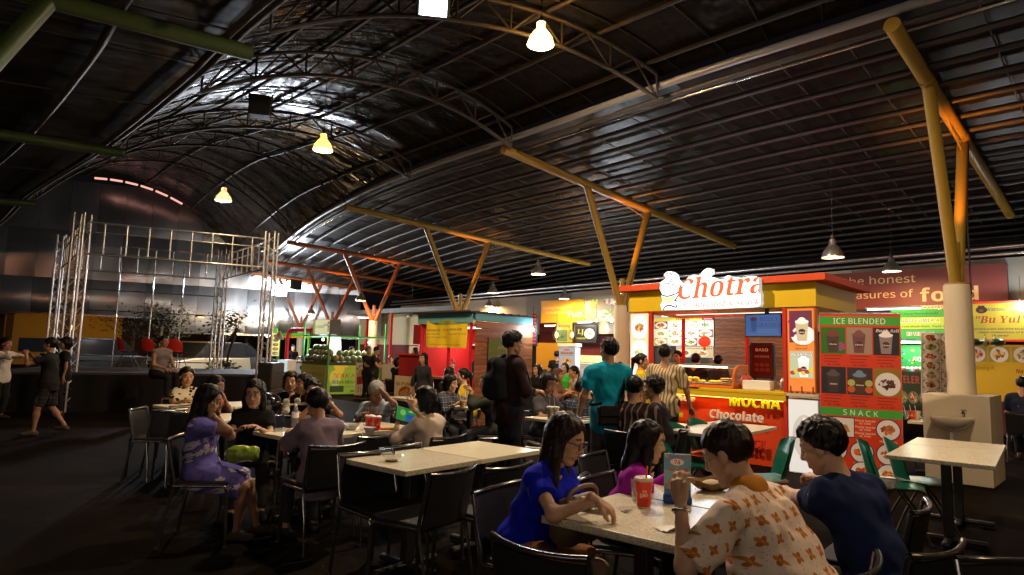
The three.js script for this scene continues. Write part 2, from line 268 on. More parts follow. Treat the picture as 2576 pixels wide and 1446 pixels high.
function chairProto() {
  const t = new THREE.Group(); t.name = 'dining_chair';
  const W = .225, topY = .775, seatY = .455, tilt = (y) => -.2 - Math.max(0, y - .45) * .2;
  const curve = (u) => .035 * (1 - Math.cos(u * Math.PI / 2) * 1);               // the back wraps forwards at its sides
  const backP = (u, y) => V(u * W, y, tilt(y) + .045 * u * u - .02);
  obj('backrest', (() => { const a = sheet((u, v) => backP((u * 2 - 1) * .95, .47 + v * (topY - .485)), 10, 4, 1, 1), b = sheet((u, v) => { const q = backP((1 - u * 2) * .95, .47 + v * (topY - .485)); q.z -= .014; return q; }, 10, 4, 1, 1); return [a, b]; })(), MAT.leather, t);
  obj('top_rail', tubeG(Array.from({ length: 9 }, (_, i) => { const u = i / 4 - 1, q = backP(u, topY + .012 * u * u); q.z -= .006; return q; }), .0125, 24, 8), chairSteel, t);
  for (const k of [-1, 1]) {
    obj('leg', tubeG([V(k * (W + .005), 0, -.26), V(k * W, .25, -.222), V(k * W, .46, -.178), backP(k, .62), backP(k, topY + .012)], .0125, 20, 8), chairSteel, t);
    obj('leg', tubeG([V(k * (W + .005), 0, .215), V(k * W, .3, .2), V(k * W, .425, .195), V(k * W, .448, .17), V(k * W, .452, 0), V(k * W, .455, -.18)], .0125, 26, 8, false, .3), chairSteel, t);
    obj('glide', cyl(.015, .017, .018, k * (W + .005), .009, -.26, 10), MAT.black, t); obj('glide', cyl(.015, .017, .018, k * (W + .005), .009, .215, 10), MAT.black, t);
  }
  const sg = rbx(W * 2 - .03, .035, .41, .014, 0, seatY + .012, 0); obj('seat', sg, MAT.leather, t);
  obj('cross_bar', [bar([-W, .44, .16], [W, .44, .16], .009, 6), bar([-W, .44, -.17], [W, .44, -.17], .009, 6)], chairSteel, t);
  return t;
}
const chair0 = chairProto(); let chairN = 0;
function chair(x, z, yaw, label) { const c = chair0.clone(); c.name = numbered('dining_chair'); c.position.set(x, 0, z); c.rotation.y = yaw; c.userData = { label, category: 'chair', group: 'black chairs with chrome legs' }; scene.add(c); return c; }
// chair found by the pixel at the middle of its top rail
function chairAt(px, py, yaw, label) { const q = onY(px, py, .785), b = V(0, 0, -.28).applyAxisAngle(V(0, 1, 0), yaw); return chair(q.x - b.x, q.z - b.z, yaw, label); }
// green plastic shell chair
function greenProto(mat) {
  const t = new THREE.Group(); t.name = 'plastic_chair';
  const shell = (off) => sheet((u, v) => { const a = (u * 2 - 1); const y = .47 + v * .36, w = .2 + .03 * Math.sin(v * 2.6) - (v > .8 ? (v - .8) * .18 : 0); return V(a * w, y - .05 * a * a * v, -.19 - v * .09 + .075 * a * a + off); }, 14, 8, 1, 1);
  obj('backrest', [shell(0), shell(-.012)], mat, t);
  const seat = sheet((u, v) => { const a = u * 2 - 1; return V(a * .215, .455 + .012 * a * a - .018 * Math.sin(v * 3.1) - (v > .85 ? (v - .85) * .2 : 0), -.19 + v * .42); }, 10, 8, 1, 1), seat2 = seat.clone().translate(0, -.014, 0);
  obj('seat', [seat, seat2], mat, t);
  for (const k of [-1, 1]) { obj('leg', tubeG([V(k * .2, 0, .26), V(k * .17, .2, .17), V(k * .13, .425, .02)], .011, 12, 6), MAT.darkSteel, t); obj('leg', tubeG([V(k * .2, 0, -.24), V(k * .17, .2, -.15), V(k * .13, .425, -.02)], .011, 12, 6), MAT.darkSteel, t); }
  obj('seat_frame', [bar([-.16, .43, 0], [.16, .43, 0], .01, 6)], MAT.darkSteel, t);
  return t;
}
const gChair0 = greenProto(Mp({ color: lin(.008, .12, .075), roughness: .33, clearcoat: .3 }));
const rChair0 = greenProto(Mp({ color: lin(.55, .03, .015), roughness: .4 }));
function shellChair(proto, q, yaw, label, group, cat = 'chair') { const c = proto.clone(); c.name = numbered('plastic_chair'); c.position.copy(q); c.rotation.y = yaw; c.userData = { label, category: cat, group }; scene.add(c); return c; }
function shellAt(proto, px, py, yaw, label, group) { const q = onY(px, py, .82), b = V(0, 0, -.24).applyAxisAngle(V(0, 1, 0), yaw); return shellChair(proto, V(q.x - b.x, 0, q.z - b.z), yaw, label, group); }

const T1L = onY(1361, 1296, .75).setY(0); uD; 
table(T1L, 'speck', 'speckled table with the orange cup and the blue number stand', .7, .72);
table(T1L.clone().add(vD.clone().multiplyScalar(.735)), 'white', 'white speckled table in front of the person in magenta', .7, .72);
const T2L = onY(858, 1152, .75).setY(0);
table(T2L, 'speck', 'empty speckled table with a glass ashtray on it', .68, .7);
table(T2L.clone().add(vD.clone().multiplyScalar(.715)), 'cream', 'bare cream table pushed against the ashtray table', .68, .7);
const D1L = onY(636, 1084, .75).setY(0);
table(D1L, 'cream', 'cream table in front of the person in the purple flowered dress', .68, .7);
table(D1L.clone().add(vD.clone().multiplyScalar(.715)), 'speck', 'speckled table with two red cups and white bowls', .68, .7);
const F1L = onY(485, 1044, .75).setY(0);
table(F1L, 'cream', 'cream table behind the person in the purple dress', .68, .7);
const E1L = onY(384, 1018, .75).setY(0);
table(E1L, 'cream', 'cream table in front of the person in the spotted blouse', .7, .7);
table(E1L.clone().add(vD.clone().multiplyScalar(.715)), 'cream', 'cream table beside the person in the orange shirt', .7, .7);
table(E1L.clone().add(vD.clone().multiplyScalar(1.5)), 'cream', 'cream table with the bagged drinks in front of the older person', .7, .7);
const G1L = onY(1095, 1017, .75).setY(0);
table(G1L, 'cream', 'cream table with iced tea glasses by the plaid shirt', .7, .75);
const H1L = onY(974, 998, .75).setY(0);
table(H1L, 'speck', 'table with a shiny tray by the potato stall', .7, .7);
table(XZ(.2, 7.9), 'cream', 'table with two milky drinks in front of the long-haired person', .7, .7);
table(XZ(1.25, 7.45), 'cream', 'table between the person in teal and the drinks kiosk', .7, .7);
const J1L = onY(1664, 1080, .75).setY(0);
table(J1L, 'speck', 'glossy table set before the orange kiosk counter', .75, .72);
table(J1L.clone().add(vD.clone().multiplyScalar(.735)), 'speck', 'second glossy table before the orange kiosk counter', .75, .72);
const K1L = onY(2226, 1143, .75).setY(0);
table(K1L, 'white', 'empty white table near the basin column', .75, 1.05);
table(K1L.clone().add(vD.clone().multiplyScalar(1.065)), 'white', 'far white table pushed up beside the basin column', .75, .75);
table(XZ(5.5, 8.9), 'white', 'dark-edged table with plastic cups behind the menu banner', .6, .8);

chairAt(1152, 1184, UY + Math.PI + .12, 'black chair tucked in at the ashtray table, back to the aisle');
chairAt(1290, 1172, UY + Math.PI - .05, 'black chair tucked in at the bare cream table');
chairAt(915, 1136, UY - .1, 'black chair behind the ashtray table, its seat facing it');
chairAt(1000, 1121, UY + .05, 'black chair squeezed behind the bare cream table');
chairAt(960, 1096, UY + Math.PI + .08, 'empty black chair at the table with the red cups');
chairAt(340, 1027, 1.7, 'lone black chair standing side-on beside the spotted blouse table', );
chairAt(440, 1030, UY + Math.PI + .1, 'black chair with its back to the open floor');
chairAt(490, 1036, UY + Math.PI - .1, 'black chair beside the one with its back to the open floor');
chairAt(1480, 1142, UY + .1, 'black chair between the person in blue and the person');
chairAt(1488, 1196, UY + .05, 'black chair pushed in beside the person in magenta');
chairAt(1338, 1378, 2.46, 'black chair with a bright chrome rail beside the handbag');
chairAt(2330, 1275, UY + Math.PI, 'empty black chair beside the person in navy');
chairAt(2540, 1405, UY - .9, 'black chair on its own at the edge of the walkway');
chairAt(1085, 1003, UY + Math.PI, 'black chair in front of the shiny tray table');
chairAt(2290, 1045, UY + 1.2, 'black chair beside the food photo banner');
chairAt(2540, 1020, UY + .2, 'black chair beyond the basin column');
const gg = 'green plastic chairs', rg = 'red plastic chairs on the stage';
shellAt(gChair0, 1685, 1062, UY - .3, 'green plastic chair left behind the glossy table', gg);
shellAt(gChair0, 1748, 1053, UY - .2, 'green plastic chair right under the white lettering', gg);
shellAt(gChair0, 1672, 1112, UY + .4, 'green plastic chair behind the person in magenta', gg);
shellAt(gChair0, 1985, 1100, UY + Math.PI + .5, 'green plastic chair in front of the person in navy', gg);
shellAt(gChair0, 2170, 1105, UY + .15, 'green plastic chair by the menu banner, hidden by the person in navy', gg);
shellAt(gChair0, 2235, 1100, UY + .35, 'green plastic chair tucked against the empty white table', gg);
// ---------- people: one field per figure, meshed by surface nets ----------
function netMesh(prims, cell, k, post) {
  const mn = [1e9, 1e9, 1e9], mx = [-1e9, -1e9, -1e9];
  for (const p of prims) if (!p.sub) for (const q of [p.a, p.b]) { const r = Math.max(p.ra, p.rb) + k * .4 + cell * 2; ['x', 'y', 'z'].forEach((c, i) => { mn[i] = Math.min(mn[i], q[c] - r); mx[i] = Math.max(mx[i], q[c] + r); }); }
  const nx = Math.ceil((mx[0] - mn[0]) / cell) + 1, ny = Math.ceil((mx[1] - mn[1]) / cell) + 1, nz = Math.ceil((mx[2] - mn[2]) / cell) + 1;
  const F = new Float32Array(nx * ny * nz).fill(.3);
  for (const p of prims) {
    const kk = p.k === undefined ? k : p.k, R = Math.max(p.ra, p.rb) + kk + cell * 2.5, ax = p.a.x, ay = p.a.y, az = p.a.z, dx = p.b.x - ax, dy = p.b.y - ay, dz = p.b.z - az, ll = dx * dx + dy * dy + dz * dz || 1e-9;
    const lo = (q1, q2, m) => Math.max(0, Math.floor((Math.min(q1, q2) - R - m) / cell)), hi = (q1, q2, m, n) => Math.min(n - 1, Math.ceil((Math.max(q1, q2) + R - m) / cell));
    const i0 = lo(p.a.x, p.b.x, mn[0]), i1 = hi(p.a.x, p.b.x, mn[0], nx), j0 = lo(p.a.y, p.b.y, mn[1]), j1 = hi(p.a.y, p.b.y, mn[1], ny), k0 = lo(p.a.z, p.b.z, mn[2]), k1 = hi(p.a.z, p.b.z, mn[2], nz);
    for (let c = k0; c <= k1; c++) for (let b = j0; b <= j1; b++) for (let a = i0; a <= i1; a++) {
      const x = mn[0] + a * cell, y = mn[1] + b * cell, z = mn[2] + c * cell; let d;
      if (p.fn) d = p.fn(x, y, z);
      else { const ux = x - ax, uy = y - ay, uz = z - az; let t = (ux * dx + uy * dy + uz * dz) / ll; t = t < 0 ? 0 : t > 1 ? 1 : t; const ex = ux - dx * t, ey = uy - dy * t, ez = uz - dz * t; d = Math.sqrt(ex * ex + ey * ey + ez * ez) - (p.ra + (p.rb - p.ra) * t); }
      if (p.cut) for (const q of p.cut) d = Math.max(d, (x - q.p.x) * q.n.x + (y - q.p.y) * q.n.y + (z - q.p.z) * q.n.z);
      const id = (c * ny + b) * nx + a, f = F[id];
      if (p.sub) { F[id] = Math.max(f, -d); continue; }
      const h = Math.max(0, kk - Math.abs(f - d)) / (kk || 1); F[id] = Math.min(f, d) - h * h * kk * .25;
    }
  }
  if (post) for (let c = 0; c < nz; c++) for (let b = 0; b < ny; b++) for (let a = 0; a < nx; a++) { const id = (c * ny + b) * nx + a; if (Math.abs(F[id]) < .06) F[id] += post(mn[0] + a * cell, mn[1] + b * cell, mn[2] + c * cell); }
  const vid = new Int32Array(nx * ny * nz).fill(-1), P = [], I = [];
  const E = [[0, 1], [0, 2], [0, 4], [1, 3], [1, 5], [2, 3], [2, 6], [3, 7], [4, 5], [4, 6], [5, 7], [6, 7]], v = new Float32Array(8);
  for (let c = 0; c < nz - 1; c++) for (let b = 0; b < ny - 1; b++) for (let a = 0; a < nx - 1; a++) {
    let m = 0; for (let q = 0; q < 8; q++) { v[q] = F[((c + (q >> 2)) * ny + b + ((q >> 1) & 1)) * nx + a + (q & 1)]; if (v[q] < 0) m |= 1 << q; }
    if (m === 0 || m === 255) continue;
    let sx = 0, sy = 0, sz = 0, n = 0;
    for (const [e, f] of E) if ((v[e] < 0) !== (v[f] < 0)) { const t = v[e] / (v[e] - v[f]); sx += (e & 1) + ((f & 1) - (e & 1)) * t; sy += ((e >> 1) & 1) + (((f >> 1) & 1) - ((e >> 1) & 1)) * t; sz += (e >> 2) + ((f >> 2) - (e >> 2)) * t; n++; }
    vid[(c * ny + b) * nx + a] = P.length / 3; P.push(mn[0] + (a + sx / n) * cell, mn[1] + (b + sy / n) * cell, mn[2] + (c + sz / n) * cell);
  }
  const quad = (q0, q1, q2, q3, fl) => { if (q0 < 0 || q1 < 0 || q2 < 0 || q3 < 0) return; if (fl) I.push(q0, q1, q2, q0, q2, q3); else I.push(q0, q2, q1, q0, q3, q2); };
  for (let c = 1; c < nz - 1; c++) for (let b = 1; b < ny - 1; b++) for (let a = 1; a < nx - 1; a++) {
    const id = (c * ny + b) * nx + a, s = F[id] < 0;
    if (s !== (F[id + 1] < 0)) quad(vid[id - nx - nx * ny], vid[id - nx * ny], vid[id], vid[id - nx], s);
    if (s !== (F[id + nx] < 0)) quad(vid[id - 1 - nx * ny], vid[id - 1], vid[id], vid[id - nx * ny], s);
    if (s !== (F[id + nx * ny] < 0)) quad(vid[id - 1 - nx], vid[id - nx], vid[id], vid[id - 1], s);
  }
  const g = new THREE.BufferGeometry(); g.setAttribute('position', new THREE.Float32BufferAttribute(P, 3)); g.setIndex(I); g.computeVertexNormals(); return g;
}
const cap = (a, b, ra, rb = ra, o = {}) => ({ a, b, ra, rb, ...o });
const L3 = (a, b, t) => a.clone().lerp(b, t);
const SKIN = { tan: [.36, .19, .1], light: [.46, .27, .16], brown: [.22, .11, .06] };
function ell(c, r, q) {                                           // ellipsoid primitive turned by quaternion q around its centre
  const R = Math.max(...r), iq = q.clone().invert(), m = new THREE.Matrix4().makeRotationFromQuaternion(iq).elements;
  return { a: c, b: c, ra: R, rb: R, fn: (x, y, z) => { const X = x - c.x, Y = y - c.y, Z = z - c.z; const a = (m[0] * X + m[4] * Y + m[8] * Z) / r[0], b = (m[1] * X + m[5] * Y + m[9] * Z) / r[1], d = (m[2] * X + m[6] * Y + m[10] * Z) / r[2]; const l = Math.sqrt(a * a + b * b + d * d); const l2 = Math.sqrt(a * a / r[0] / r[0] + b * b / r[1] / r[1] + d * d / r[2] / r[2]) || 1e-6; return l * (l - 1) / l2; } };
}
const hairMats = {
  black: Mp({ color: lin(.006, .005, .0045), roughness: .42, specularIntensity: .35 }),
  brown: Mp({ color: lin(.014, .008, .006), roughness: .42, specularIntensity: .4 }),
  grey: Mp({ color: lin(.2, .19, .17), roughness: .6 }),
};
const clothMat = (c, o = {}) => Mp({ color: Array.isArray(c) ? lin(...c) : c, roughness: .92, specularIntensity: .25, ...o });
const skinMat = Mp({ color: 0xffffff, vertexColors: true, roughness: .52, specularIntensity: .7 });
function ik(A, T, l1, l2, hint) {
  const d = T.clone().sub(A); let L = d.length(); if (L > (l1 + l2) * .995) { d.multiplyScalar((l1 + l2) * .995 / L); L = d.length(); }
  const end = A.clone().add(d), x = (l1 * l1 - l2 * l2 + L * L) / (2 * L), h = Math.sqrt(Math.max(0, l1 * l1 - x * x)), u = d.clone().normalize();
  const p = hint.clone().sub(u.clone().multiplyScalar(hint.dot(u))).normalize();
  return [A.clone().add(u.clone().multiplyScalar(x)).add(p.multiplyScalar(h)), end];
}
function person(o) {
  const lean = o.lean || 0, l2 = o.lean2 === undefined ? lean * 1.2 : o.lean2, side = o.side || 0, tw = o.twist || 0, sit = o.sit !== undefined;
  let hh = o.h || 1.65, tgt = null;
  if (o.head) { tgt = atD(o.head[0], o.head[1], o.head[2]); const col = .19 * Math.cos(lean) + .17 * Math.cos((lean + l2) / 2) + .21 * Math.cos(l2) + .11 * Math.cos(o.hpitch || 0) + (sit ? .1 : .925); const q = (tgt.y - (sit ? o.sit : 0)) / col * 1.68; if (!o.h) hh = Math.min(1.84, Math.max(1.34, q)); }
  const s = hh / 1.68, c = (o.cell || 1), fem = o.fem ? 1 : 0, fat = o.fat || 1, skin = Array.isArray(o.skin) ? o.skin : SKIN[o.skin || 'tan'];
  const th = thing('person', o.label, 'person', o.p || [0, 0, 0], o.yaw || 0, o.group);
  const hipY = sit ? o.sit - .02 + .1 * s : .925 * s, hip = V(0, hipY, 0);
  const up = (a) => V(Math.sin(side), Math.cos(a), Math.sin(a)).normalize();
  const waist = hip.clone().add(up(lean).multiplyScalar(.19 * s)), chest = waist.clone().add(up((lean + l2) / 2).multiplyScalar(.17 * s)), neck = chest.clone().add(up(l2).multiplyScalar(.155 * s));
  const sw = (fem ? .165 : .19) * s * (o.wide || 1), sx = V(Math.cos(tw), 0, -Math.sin(tw)), u2 = up(l2);
  const sh = [1, -1].map(k => neck.clone().add(sx.clone().multiplyScalar(k * sw)).add(u2.clone().multiplyScalar(-.068 * s)).add(V(0, 0, (o.round || 0))));
  const fwd = V(Math.sin(tw), 0, Math.cos(tw));
  const hp = [1, -1].map(k => hip.clone().add(V(k * .095 * s, 0, 0)));
  // head
  const hq = new THREE.Quaternion().setFromEuler(new THREE.Euler((o.hpitch || 0), o.hyaw || 0, o.hroll || 0, 'YXZ')).normalize();
  const hs = (o.hs ? o.hs * .96 : 1.0) * (.9 + .1 * s);
  const hc = neck.clone().add(u2.clone().multiplyScalar(.055 * s)).add(V(0, .105 * hs, .012).applyQuaternion(hq));
  const H = (x, y, z) => V(x * hs, y * hs, z * hs).applyQuaternion(hq).add(hc);
  if (tgt) { const q = hc.clone().applyAxisAngle(V(0, 1, 0), o.yaw || 0); th.position.set(tgt.x - q.x, o.py || 0, tgt.z - q.z); }
  th.updateMatrixWorld();
  const toL = (v) => th.worldToLocal(v.clone()), rotL = (a) => V(...a).applyAxisAngle(V(0, 1, 0), -(o.yaw || 0));
  // legs
  const knees = [], ankles = [], toes = [];
  for (let i = 0; i < 2; i++) {
    const k = i ? -1 : 1, ft = o.feet && o.feet[i] ? V(...o.feet[i]) : sit ? V(k * .12, .075, .4 * s) : V(k * .1, .075, -.01);
    const hint = o.kneeHint ? V(...o.kneeHint) : sit ? V(k * .1, 1, .9) : V(k * .1, 0, 1);
    const [kn, an] = ik(hp[i], ft, .43 * s, .42 * s, hint); knees.push(kn); ankles.push(an);
    const fd = o.footDir ? V(...o.footDir) : V(k * .25, 0, 1); fd.normalize(); toes.push(an.clone().add(fd.multiplyScalar(.15 * s)).setY(an.y - .045));
  }
  // arms
  const elb = [], wri = [], hdir = [], hnor = [];
  for (let i = 0; i < 2; i++) {
    const k = i ? -1 : 1, spec = (o.hands && o.hands[i]) || (sit ? { t: [k * .13, hipY + .1, .33] } : { t: [k * .27, hipY - .08, .04] });
    const ws = !!spec.w, tg = ws ? toL(spec.w) : spec.hd ? H(...spec.hd) : V(...spec.t), vv = (a) => ws ? rotL(a) : V(...a);
    const [e, w] = ik(sh[i], tg, .28 * s, .245 * s, spec.hint ? vv(spec.hint) : V(k * .7, -.8, -.5)); elb.push(e); wri.push(w);
    hdir.push(spec.dir ? vv(spec.dir).normalize() : w.clone().sub(e).normalize()); hnor.push(spec.nor ? vv(spec.nor) : V(0, 1, .2));
  }
  const bf = fat, torso = [
    cap(L3(hp[0], hip, .2), L3(hp[1], hip, .2), .112 * s * bf), cap(hip, waist, .12 * s * bf, .116 * s * bf), cap(waist.clone().add(V(.045 * s, 0, 0)), chest.clone().add(V(.06 * s, 0, 0)), .095 * s * bf, .1 * s), cap(waist.clone().add(V(-.045 * s, 0, 0)), chest.clone().add(V(-.06 * s, 0, 0)), .095 * s * bf, .1 * s),
    cap(L3(chest, sh[0], .36), L3(chest, sh[1], .36), .096 * s), cap(L3(sh[0], neck, .22), L3(sh[1], neck, .22), .05 * s), cap(L3(sh[0], neck, .8), L3(sh[0], neck, .1), .036 * s, .048 * s), cap(L3(sh[1], neck, .8), L3(sh[1], neck, .1), .036 * s, .048 * s)];
  if (bf > 1.1) torso.push(cap(waist.clone().add(V(0, -.02, .04)), hip.clone().add(V(0, .06, .04)), .13 * s * bf));
  if (fem) for (const k of [1, -1]) torso.push(cap(chest.clone().add(fwd.clone().multiplyScalar(.075 * s)).add(V(k * .07 * s, -.01, 0)), chest.clone().add(fwd.clone().multiplyScalar(.08 * s)).add(V(k * .07 * s, -.03, 0)), .055 * s));
  const arm = (i, inf) => [cap(sh[i], elb[i], .047 * s * (fem ? .9 : 1) + inf, .038 * s + inf), cap(elb[i], wri[i], .04 * s + inf, .025 * s + inf)];
  const leg = (i, inf) => [cap(hp[i], knees[i], .088 * s * Math.sqrt(bf) + inf, .056 * s + inf), cap(knees[i], L3(knees[i], ankles[i], .35), .054 * s + inf, .052 * s + inf), cap(L3(knees[i], ankles[i], .3), ankles[i], .052 * s + inf, .034 * s + inf)];
  const body = [...torso, cap(neck.clone().add(u2.clone().multiplyScalar(-.04)), H(0, -.06, -.02), .06 * s, .05 * s), ...arm(0, 0), ...arm(1, 0), ...leg(0, 0), ...leg(1, 0)];
  for (let i = 0; i < 2; i++) body.push(cap(ankles[i].clone().add(V(0, -.035, -.01)), toes[i], .034 * s, .026 * s));
  const geos = [netMesh(body, .017 * c, .035)];
  // hands
  for (let i = 0; i < 2; i++) {
    const spec = (o.hands && o.hands[i]) || {}, y = hdir[i], k = i ? 1 : -1; const z = hnor[i].clone().sub(y.clone().multiplyScalar(hnor[i].dot(y))).normalize(), x = y.clone().cross(z).multiplyScalar(k);
    const q = (a, b, d) => wri[i].clone().add(x.clone().multiplyScalar(a * s)).add(y.clone().multiplyScalar(b * s)).add(z.clone().multiplyScalar(d * s));
    const pr = [cap(q(0, -.03, 0), q(0, .02, 0), .026 * s, .024 * s), cap(q(.022, .025, 0), q(.03, .078, 0), .016 * s), cap(q(0, .02, 0), q(.006, .085, .002), .016 * s), cap(q(-.02, .025, 0), q(-.026, .075, 0), .015 * s)];
    const cu = spec.curl === undefined ? .5 : spec.curl;
    [[.033, .084, .068, .9], [.011, .09, .076, 1], [-.011, .087, .071, 1.05], [-.031, .078, .056, 1.15]].forEach(([fx, fy, len, m]) => {
      let p = q(fx, fy, 0), a = cu * .55 * m, py = fy, pz = 0; const sp = fx * (spec.spread || 1.2);
      for (let j = 0; j < 3; j++) { const l = len * [.46, .3, .24][j], ny = py + Math.cos(a) * l, nz = pz - Math.sin(a) * l; const n2 = q(fx + (sp - fx) * (j + 1) / 3 * 1.4, ny, nz); pr.push(cap(p, n2, (.0092 - j * .0008) * s, (.0086 - j * .0008) * s, { k: .004 })); p = n2; py = ny; pz = nz; a += cu * .75 * m; }
    });
    pr.push(cap(q(.022, .02, -.004), q(.048, .048, -.014), .015 * s, .0115 * s), cap(q(.048, .048, -.014), q(.06 - cu * .012, .078, -.022 - cu * .01), .0105 * s, .0095 * s), cap(q(.06 - cu * .012, .078, -.022 - cu * .01), q(.064 - cu * .022, .102, -.028 - cu * .02), .0095 * s, .008 * s));
    geos.push(netMesh(pr, Math.min(.008, .0048 * Math.max(1, c * .9)), .012));
  }
  // head
  const mR = (p) => H(...p);
  const R = (a) => a * hs;
  const head = [ell(H(0, .035, -.012), [.073, .085, .094].map(R), hq), ell(H(0, -.035, .024), [.057, .076, .062].map(R), hq), cap(H(-.012, -.1, .056), H(.012, -.1, .056), R(.019)), cap(H(.035, -.026, .05), H(.03, -.05, .05), R(.028), R(.024)), cap(H(-.035, -.026, .05), H(-.03, -.05, .05), R(.028), R(.024)),
    cap(H(.045, -.065, .015), H(.015, -.095, .045), R(.022), R(.02)), cap(H(-.045, -.065, .015), H(-.015, -.095, .045), R(.022), R(.02)),
    cap(H(0, .012, .081), H(0, -.03, .099), R(.008), R(.011), { k: .012 }), cap(H(-.012, -.034, .089), H(.012, -.034, .089), R(.008), R(.008), { k: .01 }), cap(H(.018, .026, .075), H(.045, .022, .062), R(.012), R(.01)), cap(H(-.018, .026, .075), H(-.045, .022, .062), R(.012), R(.01)),
    ...[1, -1].map(k => ({ ...cap(H(k * .031, .006, .098), H(k * .034, .006, .097), R(.016)), sub: true })),
    ...[1, -1].map(k => cap(H(k * .031, .006, .073), H(k * .032, .006, .073), R(.0135), R(.0135), { k: .003 })),
    cap(H(-.019, -.064, .077), H(.019, -.064, .077), R(.007), R(.007), { k: .006 }), cap(H(-.015, -.074, .078), H(.015, -.074, .078), R(.0075), R(.0075), { k: .006 }),
    ...[1, -1].map(k => ell(H(k * .077, -.004, -.008), [.011, .031, .019].map(R), hq)), cap(H(0, -.05, -.02), L3(H(0, -.05, -.02), neck, .7), .05 * s, .052 * s)];
  const hg = netMesh(head, .0062 * Math.max(1, c * .85), .012); geos.push(hg);
  // skin colours
  const iq = hq.clone().invert(), lp = V(0, 0, 0);
  geos.forEach((g, gi) => {
    const n = g.attributes.position.count, col = new Float32Array(n * 3), P = g.attributes.position;
    for (let j = 0; j < n; j++) {
      let [r, gg, b] = skin; const m = .92 + .16 * vn3(P.getX(j) * 30, P.getY(j) * 30, P.getZ(j) * 30); r *= m; gg *= m; b *= m;
      if (gi === geos.length - 1) {
        lp.set(P.getX(j), P.getY(j), P.getZ(j)).sub(hc).applyQuaternion(iq).divideScalar(hs);
        const { x, y, z } = lp, ax = Math.abs(x);
        if (z > .05 && Math.abs(y + .069) < .0115 && ax < .024) { r = skin[0] * .85 + .02; gg = skin[1] * .55; b = skin[2] * .6; }
        if (z > .045 && ax > .012 && ax < .05 && Math.abs(y - .03 + (ax - .03) * .12) < .0065) { r *= .15; gg *= .13; b *= .13; }
        const ex = (ax - .031) / .015, ey = (y - .006) / .0075; if (z > .06 && ex * ex + ey * ey < 1) { const ir = ex * ex * 4.4 + ey * ey * 1.2; if (o.shut || ey < -.4 || ey > .55) { r *= .3; gg *= .27; b *= .27; } else if (ir < 1) { r = .015; gg = .01; b = .008; } else { r = .4; gg = .38; b = .35; } }
      }
      col[j * 3] = r; col[j * 3 + 1] = gg; col[j * 3 + 2] = b;
    }
    g.setAttribute('color', new THREE.BufferAttribute(col, 3));
  });
  const bodyMesh = obj('body', mergeGeometries(geos.map(g => g)), skinMat, th);
  // shirt
  const top = o.top || { c: [.1, .1, .1] }, inf = (top.inf || .011) * (.7 + .3 * s), ph = rnd() * 20;
  const fold = (amp) => (x, y, z) => (vn3(x * 9 + ph, y * 13, z * 9 + ph) - .5) * amp * 1.6 + (vn3(x * 26, y * 20 + ph, z * 26) - .5) * amp * .7;
  const tp = torso.map(p => ({ ...p, ra: p.ra + inf, rb: p.rb + inf }));
  { const hemY = hip.y - (top.low ? top.low + .08 : sit ? .05 : .12); const hc1 = [{ p: V(0, hemY, 0), n: V(0, -1, 0) }]; for (const q of tp.slice(0, 2)) { q.cut = hc1; q.ra += .012; q.rb += .006; } const hr = .116 * s * bf + inf; tp.push(cap(hip.clone().add(V(.035 * s, .03, 0)), hip.clone().add(V(.038 * s, -.12, 0)), hr, hr + .008, { cut: hc1 }), cap(hip.clone().add(V(-.035 * s, .03, 0)), hip.clone().add(V(-.038 * s, -.12, 0)), hr, hr + .008, { cut: hc1 })); }
  if (top.low) tp.push(cap(hip.clone().add(V(.04, .02, 0)), hip.clone().add(V(.05, -top.low, sit ? .05 : 0)), .125 * s * bf + inf), cap(hip.clone().add(V(-.04, .02, 0)), hip.clone().add(V(-.05, -top.low, sit ? .05 : 0)), .125 * s * bf + inf));
  const sl = top.sleeve === undefined ? .55 : top.sleeve;                  // share of the upper arm, above 1 down the forearm
  for (let i = 0; i < 2; i++) if (sl > 0) {
    const e = L3(sh[i], elb[i], Math.min(1, sl)), d = elb[i].clone().sub(sh[i]).normalize(), fl = top.loose || .012;
    if (sl <= 1) tp.push(cap(sh[i], e.clone().add(d.clone().multiplyScalar(.05)), .05 * s + inf, .048 * s + inf + fl * .7, { cut: [{ p: e, n: d }] }));
    else { const e2 = L3(elb[i], wri[i], sl - 1), d2 = wri[i].clone().sub(elb[i]).normalize(); tp.push(cap(sh[i], elb[i], .054 * s + inf, .046 * s + inf), cap(elb[i], e2.clone().add(d2.clone().multiplyScalar(.03)), .046 * s + inf, .034 * s + inf, { cut: [{ p: e2, n: d2 }] })); }
  }
  const sg = netMesh(tp, (top.cell || .015) * c, .04, fold(top.fold || .016));
  const e2 = up(sit ? (lean + l2) / 2 : 0), e3 = V(1, 0, 0).cross(e2).normalize();
  const uvp = (g, sc = 1) => { const P = g.attributes.position, u = new Float32Array(P.count * 2); for (let j = 0; j < P.count; j++) { const x = P.getX(j), y = P.getY(j) - hip.y, z = P.getZ(j), w = y * e3.y + z * e3.z; u[2 * j] = (x + .5 * w) * sc; u[2 * j + 1] = (y * e2.y + z * e2.z - .25 * w) * sc; } g.setAttribute('uv', new THREE.BufferAttribute(u, 2)); return g; };
  obj(top.name || 'shirt', uvp(sg), top.mat || clothMat(top.c), th);
  if (top.collar) { const cg = netMesh([cap(L3(neck, H(0, -.1, 0), .0).add(V(-.03, .0, -.01)), L3(neck, H(0, -.1, 0), .0).add(V(.03, .0, -.01)), .066 * s), cap(L3(sh[0], neck, .72).add(V(0, .03, 0)), L3(sh[1], neck, .72).add(V(0, .03, 0)), .05 * s)], .012, .03); obj('collar', cg, clothMat(top.collar), th); }
